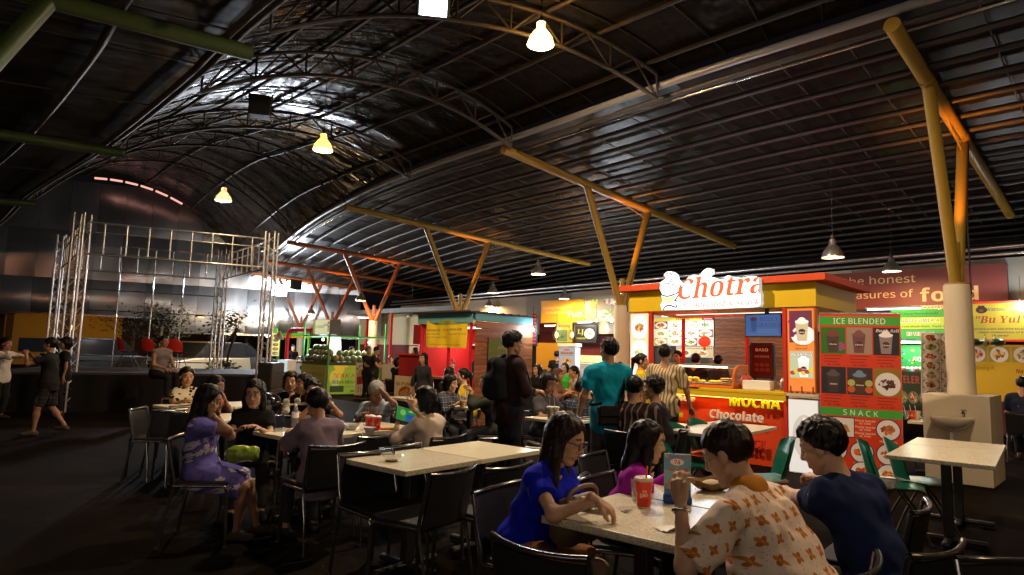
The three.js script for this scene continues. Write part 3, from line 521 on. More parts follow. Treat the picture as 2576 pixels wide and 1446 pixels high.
  // trousers, skirt or shorts
  const bt = o.bottom || { c: [.03, .03, .035] }, bi = bt.inf || .012, bl = bt.len === undefined ? .96 : bt.len; const bp = [cap(L3(hp[0], hip, .1), L3(hp[1], hip, .1), .122 * s * bf), cap(hip, L3(hip, waist, .45), .12 * s * bf, .112 * s * bf)];
  if (bt.skirt) { for (let i = 0; i < 2; i++) { const e = L3(hp[i], knees[i], Math.min(1, bt.skirt)), d = knees[i].clone().sub(hp[i]).normalize(); bp.push(cap(hp[i], e, .1 * s + bi, .095 * s + bi, { cut: [{ p: e, n: d }] })); } const m0 = L3(hp[0], hp[1], .5), m1 = L3(L3(hp[0], knees[0], Math.min(1, bt.skirt)), L3(hp[1], knees[1], Math.min(1, bt.skirt)), .5); bp.push(cap(m0, m1, .1 * s, .07 * s, { cut: [{ p: m1, n: m1.clone().sub(m0).normalize() }] })); }
  else for (let i = 0; i < 2; i++) { const a = leg(i, bi); if (bl <= .5) { const e = L3(hp[i], knees[i], bl * 2), d = knees[i].clone().sub(hp[i]).normalize(); bp.push({ ...a[0], ra: a[0].ra + .004, rb: a[0].rb + .02, cut: [{ p: e, n: d }] }); } else { const e = L3(knees[i], ankles[i], (bl - .5) * 2), d = ankles[i].clone().sub(knees[i]).normalize(); bp.push(a[0], { ...a[1], cut: [{ p: e, n: d }] }, { ...a[2], rb: a[2].rb + .014, cut: [{ p: e, n: d }] }); } }
  const bg = uvp(netMesh(bp, .017 * c, .035, fold(.013))); obj(bt.name || (bt.skirt ? 'skirt' : bl <= .5 ? 'shorts' : 'trousers'), bg, bt.mat || clothMat(bt.c), th);
  // shoes
  if (o.shoes !== null) { const shoe = o.shoes || [.02, .018, .016]; for (let i = 0; i < 2; i++) { const a = ankles[i]; const ft = V(toes[i].x - a.x, 0, toes[i].z - a.z).normalize(); const heel = a.clone().add(V(0, -.045, 0)).sub(ft.clone().multiplyScalar(.035)); obj('shoe', netMesh([cap(heel, toes[i].clone().add(V(0, .004, 0)), .041 * s, .036 * s), cap(a.clone().add(V(0, -.02, 0)), L3(a, toes[i], .4), .042 * s, .036 * s), { ...cap(V(a.x - .3, -.1, a.z), V(a.x + .3, -.1, a.z), .0), sub: true, fn: (x, y) => y - .002, ra: .4, rb: .4 }], .012 * Math.max(1, c * .8), .025), clothMat(shoe, { roughness: .6 }), th); } }
  // hair
  const st = o.hair || 'short'; if (st !== 'none') {
    const tbl = st === 'short' ? [[-.12, -.075], [-.08, -.07], [-.03, -.03], [0, .004], [.03, .02], [.052, .055], [.075, .07], [.12, .075]] : [[-.12, -.15], [-.03, -.12], [.0, -.1], [.018, -.02], [.04, .025], [.06, .06], [.085, .075], [.12, .085]];
    const yb = (z) => { for (let i = 0; i < tbl.length - 1; i++) if (z < tbl[i + 1][0]) { const t = (z - tbl[i][0]) / (tbl[i + 1][0] - tbl[i][0]); return tbl[i][1] + (tbl[i + 1][1] - tbl[i][1]) * Math.max(0, t); } return .08; };
    const ve = o.vol === undefined ? .006 : o.vol, er = [.082 + ve, .093 + ve, .102 + ve].map(R), ec = H(0, .037, -.016), base = ell(ec, er, hq), m = new THREE.Matrix4().makeRotationFromQuaternion(iq).elements;
    const capF = { a: hc, b: hc, ra: R(.15 + ve), rb: R(.15 + ve), fn: (x, y, z) => { const X = x - hc.x, Y = y - hc.y, Z = z - hc.z, ly = (m[1] * X + m[5] * Y + m[9] * Z) / hs, lz = (m[2] * X + m[6] * Y + m[10] * Z) / hs, lx = (m[0] * X + m[4] * Y + m[8] * Z) / hs; return Math.max(base.fn(x, y, z), (yb(lz) + .01 * Math.sin(lx * 90 + ph) - ly) * hs * .7); } };
    const hp2 = [capF], G = (p, dy, dz = 0, dx = 0) => p.clone().add(V(dx, dy, 0)).add(V(0, 0, dz).applyQuaternion(hq));
    if (st === 'long' || st === 'veil') { const ln = o.hairLen || .3; for (const k of [1, -1]) { hp2.push(cap(H(k * .062, .03, -.01), G(H(k * .07, -.06, 0), -.02), R(.03), R(.03)), cap(G(H(k * .068, -.05, -.01), 0), G(H(k * .08, -.06, -.02), -ln * .8, o.hairFwd ? .07 : 0, k * .005), R(.034), R(.022))); } hp2.push(cap(H(0, 0, -.06), G(H(0, -.06, -.07), -ln * .5, -.02), R(.065), R(.06)), cap(G(H(0, -.06, -.07), -ln * .4, -.02), G(H(0, -.06, -.07), -ln, -.02), R(.06), R(.035))); }
    if (st === 'bob') for (const k of [1, -1]) hp2.push(cap(H(k * .062, .03, -.02), H(k * .066, -.07, -.012), R(.032), R(.03)), cap(H(k * .03, -.02, -.07), H(k * .03, -.09, -.055), R(.05), R(.035)));
    if (st === 'bun') hp2.push(cap(H(0, .05, -.12), H(0, .05, -.125), R(.04)));
    if (st === 'tail') hp2.push(cap(H(0, .05, -.1), H(0, .03, -.13), R(.028)), cap(H(0, .03, -.135), G(H(0, -.03, -.14), -.16, -.01), R(.03), R(.014)));
    const amp = o.spiky ? .02 : .009;
    const hairG = netMesh(hp2, .0085 * Math.max(1, c * .75), .018, (x, y, z) => { const X = x - hc.x, Z = z - hc.z, an = Math.atan2(X, Z); return (vn3(an * 14, y * 9, ph) - .5) * amp + (vn3(x * 60, y * 60, z * 60) - .5) * amp * .8; });
    obj(st === 'veil' ? 'headscarf' : 'hair', uvp(hairG), o.hairMat || hairMats[o.hairC || 'black'], th);
  }
  if (o.glasses) {
    const fr = []; for (const k of [1, -1]) { const pts = Array.from({ length: 12 }, (_, i) => { const a = i / 12 * Math.PI * 2, q = .72; return H(k * .033 + .025 * Math.sign(Math.cos(a)) * Math.pow(Math.abs(Math.cos(a)), q), .003 + .017 * Math.sign(Math.sin(a)) * Math.pow(Math.abs(Math.sin(a)), q), .099); }); fr.push(tubeG(pts, o.glasses, 26, 5, true)); fr.push(bar(H(k * .058, .008, .098), H(k * .08, .008, .0), o.glasses, 5)); }
    fr.push(bar(H(-.009, .006, .1), H(.009, .006, .1), o.glasses, 5)); obj('glasses', fr, MAT.black, th);
  }
  th.userData._ = undefined; delete th.userData._;
  const W = (v) => { th.updateMatrixWorld(); return th.localToWorld(v.clone()); };
  return { th, W, H, wri, elb, hdir, hnor, neck, sh, chest, waist, hip, hq, hc, knees, ankles, s };
}
// ---------- the people in the hall ----------
const pat = (w, h, draw, rep) => { const t = canvasTex(w, h, draw); t.wrapS = t.wrapT = THREE.RepeatWrapping; t.repeat.set(rep, rep * w / h); return t; };
const batik = pat(512, 512, (x, w, h) => {
  x.fillStyle = '#d9c5b4'; x.fillRect(0, 0, w, h); let q = 3; const r = () => { q = (q * 16807) % 2147483647; return q / 2147483647; };
  for (let i = 0; i < 240; i++) { x.fillStyle = ['#c3ab9b', '#cdb5a0', '#b9a79a'][i % 3]; x.beginPath(); x.arc(r() * w, r() * h, 3 + r() * 4, 0, 7); x.fill(); }
  for (let j = 0; j < 4; j++) for (let i = 0; i < 4; i++) { const cx = (i + .5 + (j % 2) * .5) * w / 4 % w, cy = (j + .5) * h / 4; for (let k = 0; k < 4; k++) { const a = k * Math.PI / 2 + .7 + r() * .3; x.fillStyle = k % 2 ? '#b8742f' : '#a7602a'; x.beginPath(); x.ellipse(cx + Math.cos(a) * 19, cy + Math.sin(a) * 19, 20 + r() * 5, 14, a, 0, 7); x.fill(); } x.fillStyle = '#c98a3f'; x.beginPath(); x.arc(cx, cy, 9, 0, 7); x.fill(); if (i === 2 && j % 2) { x.fillStyle = '#b03018'; x.beginPath(); x.arc(cx + 30, cy - 22, 6, 0, 7); x.fill(); } }
}, 1 / .29);
const blooms = pat(256, 256, (x, w, h) => { x.fillStyle = '#565090'; x.fillRect(0, 0, w, h); let q = 11; const r = () => { q = (q * 16807) % 2147483647; return q / 2147483647; }; for (let i = 0; i < 40; i++) { x.fillStyle = '#48447e'; x.beginPath(); x.ellipse(r() * w, r() * h, 20, 6, r() * 3, 0, 7); x.fill(); } for (let i = 0; i < 17; i++) { const cx = 20 + r() * (w - 40), cy = 20 + r() * (h - 40); for (let k = 0; k < 5; k++) { const a = k * 1.257 + i; x.fillStyle = k % 2 ? '#aca2b4' : '#bcb0b6'; x.beginPath(); x.ellipse(cx + Math.cos(a) * 10, cy + Math.sin(a) * 10, 10, 7, a, 0, 7); x.fill(); } } }, 1 / .33);
const leopard = pat(256, 256, (x, w, h) => { x.fillStyle = '#b8a888'; x.fillRect(0, 0, w, h); let q = 5; const r = () => { q = (q * 16807) % 2147483647; return q / 2147483647; }; for (let i = 0; i < 46; i++) { x.fillStyle = '#1c1512'; x.beginPath(); x.ellipse(r() * w, r() * h, 9 + r() * 14, 7 + r() * 9, r() * 3, 0, 7); x.fill(); } }, 1 / .34);
const darkBloom = pat(256, 256, (x, w, h) => { x.fillStyle = '#0d0b10'; x.fillRect(0, 0, w, h); let q = 9; const r = () => { q = (q * 16807) % 2147483647; return q / 2147483647; }; for (let i = 0; i < 26; i++) { x.fillStyle = ['#8a3a44', '#5a4a4a', '#3a3440'][i % 3]; x.beginPath(); x.ellipse(r() * w, r() * h, 6 + r() * 10, 4 + r() * 7, r() * 3, 0, 7); x.fill(); } }, 1 / .4);
const plaid = (a, b, c, rep) => pat(128, 128, (x, w, h) => { x.fillStyle = a; x.fillRect(0, 0, w, h); x.globalAlpha = .6; x.fillStyle = b; for (const k of [10, 74]) { x.fillRect(k, 0, 22, h); x.fillRect(0, k, w, 22); } x.globalAlpha = .8; x.fillStyle = c; for (const k of [48, 112]) { x.fillRect(k, 0, 5, h); x.fillRect(0, k, w, 5); } }, rep);
const stripes = (a, b, n, rep, vert = true, wd = .45) => pat(128, 128, (x, w, h) => { x.fillStyle = a; x.fillRect(0, 0, w, h); x.fillStyle = b; for (let i = 0; i < n; i++) vert ? x.fillRect(i * w / n, 0, w / n * wd, h) : x.fillRect(0, i * h / n, w, h / n * wd); }, rep);
const knit = pat(64, 64, (x, w, h) => { x.fillStyle = '#7a6a78'; x.fillRect(0, 0, w, h); x.fillStyle = '#5b4c5a'; for (let j = 0; j < 8; j++) for (let i = 0; i < 8; i++) { x.beginPath(); x.arc((i + .5 + (j % 2) * .5) * 8, (j + .5) * 8, 2.2, 0, 7); x.fill(); } }, 1 / .1);
const texCloth = (t, o = {}) => clothMat([1, 1, 1], { map: t, ...o });
const jeans = [.03, .035, .05], blk = [.012, .012, .013], khaki = [.09, .075, .055];
const UYb = UY + Math.PI;
const A = {};
// near table
A.blue = person({ label: 'person with long dark hair, black glasses and royal blue top reaching over the table', head: [1424, 1098, 3.32], yaw: UY + .1, sit: .46, lean: .3, lean2: .42, hpitch: .3, hyaw: .12, fem: 1, fat: 1.08, hair: 'long', hairLen: .36, hairC: 'brown', glasses: .0026, shut: false, skin: 'light', hs: 1.06,
  top: { c: [.005, .012, .42], sleeve: .5, low: .06, cell: .011, inf: .013 }, bottom: { c: [.3, .13, .045], len: .42 }, hands: [{ w: onY(1480, 1262, .79), dir: [.8, -.05, .5], curl: .5 }, { w: onY(1500, 1258, .845), hint: [-.3, -.6, .5], dir: [.85, -.5, .1], nor: [.2, 1, .2], curl: .75, spread: 1.4 }] });
A.person = person({ label: 'person in a magenta long-sleeved top with dark tied-back hair, looking at the number stand', head: [1630, 1118, 3.75], yaw: 1.35, h: 1.28, sit: .46, lean: .32, hpitch: .12, hyaw: .15, fem: 1, hair: 'long', hairLen: .2, skin: 'light', hs: 1.02,
  top: { c: [.34, .015, .3], sleeve: 1.85, cell: .012 }, bottom: { c: blk }, hands: [{ w: onY(1690, 1200, .8) }, { w: onY(1612, 1212, .8), hint: [-.5, -.6, .6] }] });
A.batik = person({ label: 'person in a cream shirt printed with orange flowers, elbow on the table, seen from behind', head: [1828, 1128, 2.7], yaw: UYb - .05, sit: .46, lean: .42, lean2: .5, hpitch: .42, hyaw: .12, fat: 1.24, wide: 1.1, hair: 'short', hairC: 'brown', skin: 'light', hs: 1.08, vol: .004,
  top: { mat: texCloth(batik), sleeve: .92, low: .07, cell: .009, inf: .016, fold: .022, loose: .03, collar: [.42, .17, .02] }, bottom: { c: [.03, .016, .014] }, hands: [{ w: atD(1712, 1266, 2.56), hint: [-.15, -1, .5], dir: [.0, 1, -.12], nor: [-.75, .1, .6], curl: 1.1 }, { w: onY(1860, 1240, .8), hint: [.7, -.6, .3], curl: .7 }] });
A.navy = person({ label: 'person in a navy blue t-shirt leaning over their food by the menu banner', head: [2066, 1110, 3.0], yaw: UYb - .3, sit: .46, lean: .36, lean2: .5, hpitch: .35, hyaw: .35, wide: 1.04, hair: 'short', skin: 'light', spiky: true, vol: .01,
  top: { c: [.007, .014, .06], sleeve: .62, low: .05, cell: .012, fold: .02 }, bottom: { c: blk }, hands: [{ w: onY(1935, 1225, .82), hint: [-.4, -.9, .5] }, { w: onY(1990, 1188, .86), hint: [.5, -.8, .2], curl: .9 }] });
// group round the table with the red cups
A.dress = person({ label: 'person in a purple flowered dress with a hand against the face', head: [528, 1004, 5.15], yaw: 1.75, sit: .45, lean: -.16, lean2: .1, hpitch: .2, fem: 1, fat: 1.05, hair: 'long', hairLen: .3, cell: 1.15, skin: 'brown', shoes: [.05, .03, .02],
  top: { name: 'dress', mat: texCloth(blooms), sleeve: .6, low: .02, inf: .015, cell: .012 }, bottom: { mat: texCloth(blooms), skirt: .98, inf: .03, name: 'dress_skirt' }, feet: [[.1, .075, .42], [-.06, .075, .3]], hands: [{ hd: [.05, -.115, .075], hint: [.3, -1, .5], dir: [-.2, 1, .1], nor: [.6, 0, .6], curl: .6 }, { hd: [-.08, -.085, .055], hint: [-.25, -1, .75], dir: [.15, 1, -.1], nor: [-.9, .1, .2], curl: .3 }] });
A.black = person({ label: 'person in black with long hair and thin glasses facing the aisle', head: [640, 998, 5.95], yaw: .35, sit: .46, lean: .14, hpitch: .08, hyaw: -.2, fem: 1, hair: 'long', hairLen: .3, glasses: .0015, cell: 1.2, skin: 'light', hs: 1.1, top: { c: [.01, .009, .011], sleeve: .6 }, hands: [{ t: [.05, .8, .36] }, { t: [-.08, .8, .38] }] });
A.elder = person({ label: 'older person in a dark blouse with pink flowers and short wavy hair', head: [731, 966, 8.2], yaw: .25, sit: .46, lean: .1, fem: 1, hair: 'bob', vol: .014, cell: 1.5, skin: 'tan', hs: 1.1, top: { mat: texCloth(darkBloom), sleeve: 1.3 }, hands: [{ t: [.1, .8, .36] }, { t: [-.1, .8, .36] }] });
A.tee = person({ label: 'person in a black t-shirt with long hair beside the pink-flowered blouse', head: [763, 968, 7.9], yaw: -.25, sit: .46, lean: .12, hyaw: -.4, fem: 1, hair: 'long', hairLen: .28, cell: 1.5, skin: 'tan', hs: 1.1, top: { c: blk, sleeve: .6 }, hands: [{ t: [.1, .82, .34] }, { t: [-.12, .82, .34] }] });
A.phone = person({ label: 'person in a black and white top holding a phone up to the face', head: [786, 984, 6.75], yaw: .5, sit: .46, lean: .12, hpitch: .1, cell: 1.3, hair: 'short', spiky: true, skin: 'tan', hs: 1.06, top: { mat: texCloth(stripes('#15131a', '#b9b2a8', 2, 1 / .3, false, .3)), sleeve: .5 }, hands: [{ hd: [.14, -.08, .14], hint: [.8, -1, .1], dir: [-.35, .7, .35], nor: [.4, .2, -.8], curl: 1 }, { hd: [-.02, -.1, .16], hint: [-.8, -1, .2], dir: [.1, .8, .3], curl: 1 }] });
A.mauve = person({ label: 'person in a mauve knitted top seen from behind', head: [798, 1014, 5.25], yaw: UYb - .15, sit: .46, lean: .16, hpitch: .45, fem: 1, fat: 1.12, wide: 1.08, hair: 'short', vol: .012, cell: 1.1, skin: 'tan', top: { mat: texCloth(knit), sleeve: .95, low: .08, cell: .012, inf: .014, loose: .03 }, hands: [{ t: [.12, .8, .36] }, { t: [-.12, .8, .38] }] });
A.grey = person({ label: 'grey-haired person in a pale checked shirt, one hand on the head', head: [946, 994, 7.15], yaw: -.05, sit: .46, lean: .26, hpitch: .55, cell: 1.25, hair: 'short', hairC: 'grey', skin: 'brown', hs: 1.08, top: { mat: texCloth(plaid('#8d96a0', '#6a7684', '#c0c0b8', 1 / .12)), sleeve: .75, collar: [.3, .32, .35] }, hands: [{ hd: [.085, .07, .05], hint: [.9, -.5, .6], dir: [-.5, .6, -.5], nor: [.6, .5, .3], curl: .4 }, { t: [-.1, .8, .36] }] });
A.cream = person({ label: 'person in a cream top with hair in a small bun, holding a tablet', head: [1068, 1016, 5.8], yaw: UYb + .1, sit: .46, lean: .14, hpitch: .2, fem: 1, fat: 1.1, wide: 1.12, hair: 'bob', cell: 1.15, vol: .012, skin: 'light', top: { c: [.5, .4, .32], sleeve: 1.1, low: .05, cell: .012 }, hands: [{ w: atD(1003, 1052, 5.75), hint: [-.6, -1, .4], dir: [-.2, .5, -.5], curl: 1.1 }, { w: atD(1040, 1026, 5.62), hint: [.6, -1, .3], dir: [-.4, .8, -.3], nor: [.2, .1, 1], curl: .35, spread: 2 }] });
{ const q = atD(1062, 980, 5.86); }
A.spot = person({ label: 'person in a black and beige spotted blouse by the stage', head: [470, 948, 8.6], yaw: .75, sit: .46, lean: .02, fem: 1, hair: 'short', vol: .01, cell: 1.5, skin: 'tan', hs: 1.1, top: { mat: texCloth(leopard), sleeve: .7 }, hands: [{ t: [.1, .8, .36] }, { t: [-.1, .8, .36] }] });
A.orange = person({ label: 'person in an orange printed t-shirt leaning on a table', head: [545, 970, 7.7], yaw: 1.35, sit: .46, lean: .42, lean2: .55, hpitch: .1, cell: 1.4, hair: 'short', skin: 'brown', hs: 1.06, top: { mat: texCloth(plaid('#a8482e', '#b85a38', '#c07048', 1 / .2)), sleeve: .55 }, hands: [{ hd: [.05, -.11, .08], hint: [.4, -1, .3], curl: 1.2 }, { t: [-.18, .79, .22], hint: [-1, -.3, -.4] }] });
A.stage = person({ label: 'person in a grey vest sitting on the edge of the dark stage', head: [411, 884, 13.6], yaw: 1.25, sit: .84, h: 1.66, py: 0, lean: .14, cell: 2, hair: 'short', skin: 'brown', top: { c: [.12, .11, .12], sleeve: .1 }, bottom: { c: blk }, feet: [[.1, .45, .38], [-.1, .42, .4]] });
A.white = person({ label: 'person in a white shirt with one arm stretched out by the truss', head: [16, 866, 12.4], yaw: 1.5, lean: .04, cell: 1.7, hair: 'short', skin: 'brown', top: { c: [.5, .47, .46], sleeve: 1.3 }, bottom: { c: blk }, hands: [{ t: [.3, 1.22, .5], hint: [.5, -.5, 0], dir: [0, -.1, 1] }, { t: [-.12, 1.2, .5] }] });
A.shorts = person({ label: 'person in a black t-shirt and checked shorts walking past the truss', head: [126, 868, 10.5], yaw: -1.25, lean: .06, cell: 1.6, hair: 'short', skin: 'brown', shoes: [.05, .04, .03], top: { c: blk, sleeve: .6 }, bottom: { mat: texCloth(plaid('#16161a', '#24242a', '#4a4a4a', 1 / .25)), len: .48 }, feet: [[.1, .075, .12], [-.1, .14, -.25]], hands: [{ t: [.12, 1.3, .32], curl: 1 }, { t: [-.12, 1.28, .33], curl: 1 }] });
A.curl = person({ label: 'person with a curly dark hairdo in the shadow behind the truss post', head: [165, 866, 13.2], yaw: -.8, cell: 2, fem: 1, hair: 'bob', vol: .03, spiky: true, skin: 'brown', top: { c: blk, sleeve: .6 }, bottom: { c: blk } });
// middle of the hall
A.plaid = person({ label: 'person in a dark plaid shirt with a thick fringe behind the iced tea', head: [1134, 966, 9.35], yaw: 1.0, sit: .46, lean: .22, hpitch: .15, hyaw: .3, cell: 1.5, hair: 'bob', vol: .01, skin: 'light', hs: 1.1, top: { mat: texCloth(plaid('#2a2b30', '#45464e', '#9a9ca4', 1 / .14)), sleeve: 1.7 }, hands: [{ t: [.1, .8, .36] }, { t: [-.1, .8, .36] }] });
A.behind = person({ label: 'person in dark clothes with a dark bob facing the red ticket booth', head: [1133, 938, 11.4], yaw: 2.6, sit: .46, cell: 1.8, hair: 'bob', top: { c: blk, sleeve: 1.2 } });
A.yellow = person({ label: 'person in a yellow t-shirt seated before the red ticket booth', head: [1164, 943, 10.6], yaw: -1.5, sit: .46, lean: .2, cell: 1.7, fem: 1, hair: 'tail', skin: 'light', top: { c: [.55, .36, .01], sleeve: .55 }, hands: [{ t: [.1, .8, .36] }, { t: [-.1, .82, .36] }] });
A.olive = person({ label: 'person in an olive jacket holding a small camera', head: [1226, 962, 8.35], yaw: -1.45, sit: .46, lean: .22, cell: 1.4, fem: 1, hair: 'bob', skin: 'tan', hs: 1.08, top: { c: [.035, .04, .026], sleeve: 1.75 }, hands: [{ hd: [.04, -.1, .2], hint: [.6, -1, 0], dir: [-.2, .7, .5], curl: 1 }, { hd: [-.04, -.1, .2], hint: [-.6, -1, 0], dir: [.2, .7, .5], curl: 1 }] });
A.pack = person({ label: 'standing person with spiky hair and a black backpack, seen from behind', head: [1292, 862, 6.9], yaw: 2.0, lean: .05, hyaw: -.15, cell: 1.25, wide: .9, hair: 'short', spiky: true, vol: .014, skin: 'tan', top: { c: [.025, .012, .014], sleeve: 1.6, low: .08, inf: .01 }, bottom: { c: [.012, .014, .02] }, hands: [{ t: [.12, 1.12, .28], curl: 1 }, { t: [-.12, 1.12, .28], curl: 1 }] });
A.face = person({ label: 'person in black sitting beside the standing backpacker', head: [1311, 958, 8.7], yaw: -.9, sit: .46, lean: .12, cell: 1.6, fem: 1, hair: 'bob', skin: 'light', hs: 1.08, top: { c: blk, sleeve: 1.5 } });
A.longh = person({ label: 'person in a dark grey shirt with shoulder-length dark hair and milky drinks', head: [1380, 962, 8.25], yaw: .75, sit: .46, lean: .1, hpitch: .25, cell: 1.4, fem: 1, hair: 'long', hairLen: .16, vol: .014, skin: 'brown', hs: 1.12, top: { c: [.06, .058, .062], sleeve: .7 }, hands: [{ t: [.1, .8, .36] }, { t: [-.1, .8, .36] }] });
A.blueplaid = person({ label: 'person in a blue plaid shirt half hidden by the person in teal', head: [1462, 974, 8.1], yaw: 2.9, sit: .46, lean: .1, cell: 1.6, hair: 'short', top: { mat: texCloth(plaid('#1c2030', '#39405a', '#8a8a80', 1 / .14)), sleeve: .6 } });
A.beige = person({ label: 'person in a beige shirt leaning on a far table by the white fridge', head: [1442, 932, 13], yaw: -1.3, sit: .46, lean: .45, cell: 2, hair: 'short', skin: 'tan', top: { c: [.5, .36, .2], sleeve: .9 }, hands: [{ t: [.1, .8, .38] }, { t: [-.1, .8, .38] }] });
A.veil = person({ label: 'person in a brown headscarf and brown top at a far table', head: [1405, 941, 12.5], yaw: 1.1, sit: .46, lean: .25, cell: 2, fem: 1, hair: 'veil', hairLen: .18, vol: .012, hairMat: clothMat([.09, .05, .035]), top: { c: [.2, .11, .07], sleeve: 1.7 }, hands: [{ t: [.1, .8, .38] }, { t: [-.1, .8, .38] }] });
A.green = person({ label: 'person in a bright green shirt before the white fridge', head: [1421, 923, 15.2], yaw: -.6, sit: .46, lean: .15, cell: 2.2, hair: 'bob', skin: 'light', top: { c: [.05, .4, .04], sleeve: 1.2 } });
A.farblack = person({ label: 'person in a black sleeveless top by the corner of the plank wall', head: [1351, 927, 14], yaw: -.9, sit: .46, lean: .2, cell: 2, fem: 1, hair: 'long', hairLen: .2, skin: 'light', top: { c: blk, sleeve: .2 }, hands: [{ t: [.1, .8, .38] }, { t: [-.1, .8, .38] }] });
A.vend = person({ label: 'standing person in a black printed t-shirt at the far food stall', head: [1401, 893, 19], yaw: 2.9, cell: 2.4, hair: 'short', top: { c: blk, sleeve: .6 } });
A.teal = person({ label: 'standing person in a teal t-shirt with a black shoulder bag, back turned', head: [1530, 880, 6.85], yaw: -2.75, lean: .02, hyaw: .25, cell: 1.1, hair: 'short', spiky: true, vol: .01, skin: 'tan', wide: 1.1, fat: 1.1, top: { c: [.004, .22, .32], sleeve: .72, low: .1, cell: .012, inf: .016, loose: .03, fold: .022 }, bottom: { c: [.055, .05, .042], inf: .024 }, hands: [{ t: [.32, .83, .1], hint: [.8, 0, -.6], curl: .6 }, { t: [-.34, .84, .08], hint: [-.8, 0, -.6], curl: .6 }] });
A.stripe = person({ label: 'person in a brown and white striped shirt hunched with the back turned', head: [1598, 970, 6.7], yaw: 2.75, sit: .46, lean: .25, cell: 1.3, hair: 'short', vol: .006, skin: 'tan', hs: 1.06, top: { mat: texCloth(stripes('#2a1c1c', '#6a605a', 2, 1 / .13, true, .25)), sleeve: .8 } });
A.specs = person({ label: 'person in a dark shirt and glasses seated before the orange counter', head: [1642, 972, 6.95], yaw: -2.0, sit: .46, lean: .2, cell: 1.3, hair: 'short', vol: .012, spiky: true, glasses: .002, skin: 'tan', hs: 1.08, top: { c: [.02, .017, .024], sleeve: 1.2 } });
A.server = person({ label: 'standing person in a yellow polo shirt with tied-back hair by the light box', head: [1615, 910, 9.6], yaw: 1.25, fem: 1, cell: 1.5, hair: 'tail', skin: 'tan', vol: 0, top: { c: [.58, .4, .01], sleeve: .6, collar: [.6, .2, .02] }, bottom: { c: blk } });
A.beigestripe = person({ label: 'standing person in a beige striped short-sleeved shirt at the orange counter', head: [1674, 889, 8.7], yaw: 2.75, hyaw: -.3, cell: 1.25, hair: 'short', skin: 'tan', wide: 1.05, top: { mat: texCloth(stripes('#b8a482', '#6f5c44', 4, 1 / .16, true, .4)), sleeve: .85, low: .08, loose: .03 }, bottom: { c: [.02, .012, .012] }, hands: [{ t: [.3, .84, .06] }, { t: [-.32, .86, .12], curl: .5 }] });
A.k1 = person({ label: 'person behind the kiosk counter next to the red post', head: [1703, 899, 11.6], yaw: -.6, cell: 1.9, hair: 'short', skin: 'tan', top: { c: blk } });
A.k2 = person({ label: 'person with a cap of dark hair behind the kiosk counter', head: [1751, 906, 11.9], yaw: 2.4, cell: 1.9, hair: 'short', skin: 'tan', top: { c: blk } });
A.k3 = person({ label: 'person hidden behind the glass display case up to the hair', head: [1808, 910, 12.6], yaw: 2.2, cell: 2, hair: 'short', skin: 'tan', top: { c: [.05, .04, .03] } });
A.cap = person({ label: 'standing person in a cap and black t-shirt before the coconuts', head: [927, 882, 19.3], yaw: 1.1, cell: 2.2, hair: 'short', hairMat: clothMat([.12, .09, .06]), vol: .012, skin: 'tan', top: { c: blk, sleeve: .6 }, bottom: { c: blk }, hands: [{ t: [.1, 1.05, .32] }, { t: [-.1, 1.05, .32] }] });
A.nape = person({ label: 'standing person in a black t-shirt and grey trousers before the coconuts', head: [948, 882, 19], yaw: 1.5, hpitch: .4, cell: 2.2, hair: 'short', skin: 'tan', top: { c: blk, sleeve: .6, low: .1 }, bottom: { c: [.05, .055, .07] }, hands: [{ t: [.1, 1.0, .34] }, { t: [-.1, 1.0, .34] }] });
A.juice = person({ label: 'person serving under the green and orange stall frame', head: [738, 874, 27], yaw: .9, cell: 2.8, hair: 'short', skin: 'light', top: { c: blk, sleeve: .5 } });
A.coco = person({ label: 'person bending behind the heap of coconuts', head: [886, 880, 24], yaw: 1.4, lean: .35, cell: 2.6, hair: 'short', skin: 'tan', top: { c: [.02, .04, .03], sleeve: .6 } });
A.coco2 = person({ label: 'person in a pinkish headscarf behind the coconut stall', head: [830, 886, 25], yaw: .4, cell: 2.8, fem: 1, hair: 'veil', hairMat: clothMat([.2, .1, .09]), top: { c: [.1, .06, .06], sleeve: 1.6 } });
A.f1 = person({ label: 'person with a pale face at a far table beyond the potato stall', head: [983, 903, 20], yaw: .3, cell: 2.6, sit: .62, hair: 'short', skin: 'light', top: { c: [.2, .15, .12] } });
A.f2 = person({ label: 'dark-haired person seated behind the potato stall counter', head: [1001, 910, 17], yaw: 2.6, cell: 2.4, sit: .56, hair: 'bob', top: { c: blk } });
A.f3 = person({ label: 'person in green seated beyond the potato stall', head: [1018, 912, 19], yaw: .8, cell: 2.6, sit: .56, hair: 'short', top: { c: [.03, .3, .06] } });
A.whit = person({ label: 'standing person in a white blouse with dark hair by the booth', head: [1044, 884, 19.4], yaw: -1.3, cell: 2.4, fem: 1, hair: 'long', hairLen: .18, skin: 'light', top: { c: [.62, .6, .56], sleeve: 1.8, low: .15 } });
A.chk = person({ label: 'standing person in a checked shirt behind the sign post', head: [1065, 886, 18.6], yaw: -.4, cell: 2.4, hair: 'short', top: { mat: texCloth(plaid('#4a4a55', '#77778a', '#aaa', 1 / .16)), sleeve: .7 } });
A.yel = person({ label: 'person in a yellow top and glasses seated behind the potato stall', head: [1041, 905, 16.6], yaw: 1.1, cell: 2.2, sit: .5, hair: 'short', glasses: .002, skin: 'light', top: { c: [.5, .33, .02], sleeve: .7 } });
A.side = person({ label: 'small standing person in dark clothes against the red booth', head: [1064, 922, 13.4], yaw: -.5, h: 1.42, cell: 1.8, fem: 1, hair: 'long', hairLen: .2, top: { c: [.02, .022, .025], sleeve: 1.7 } });
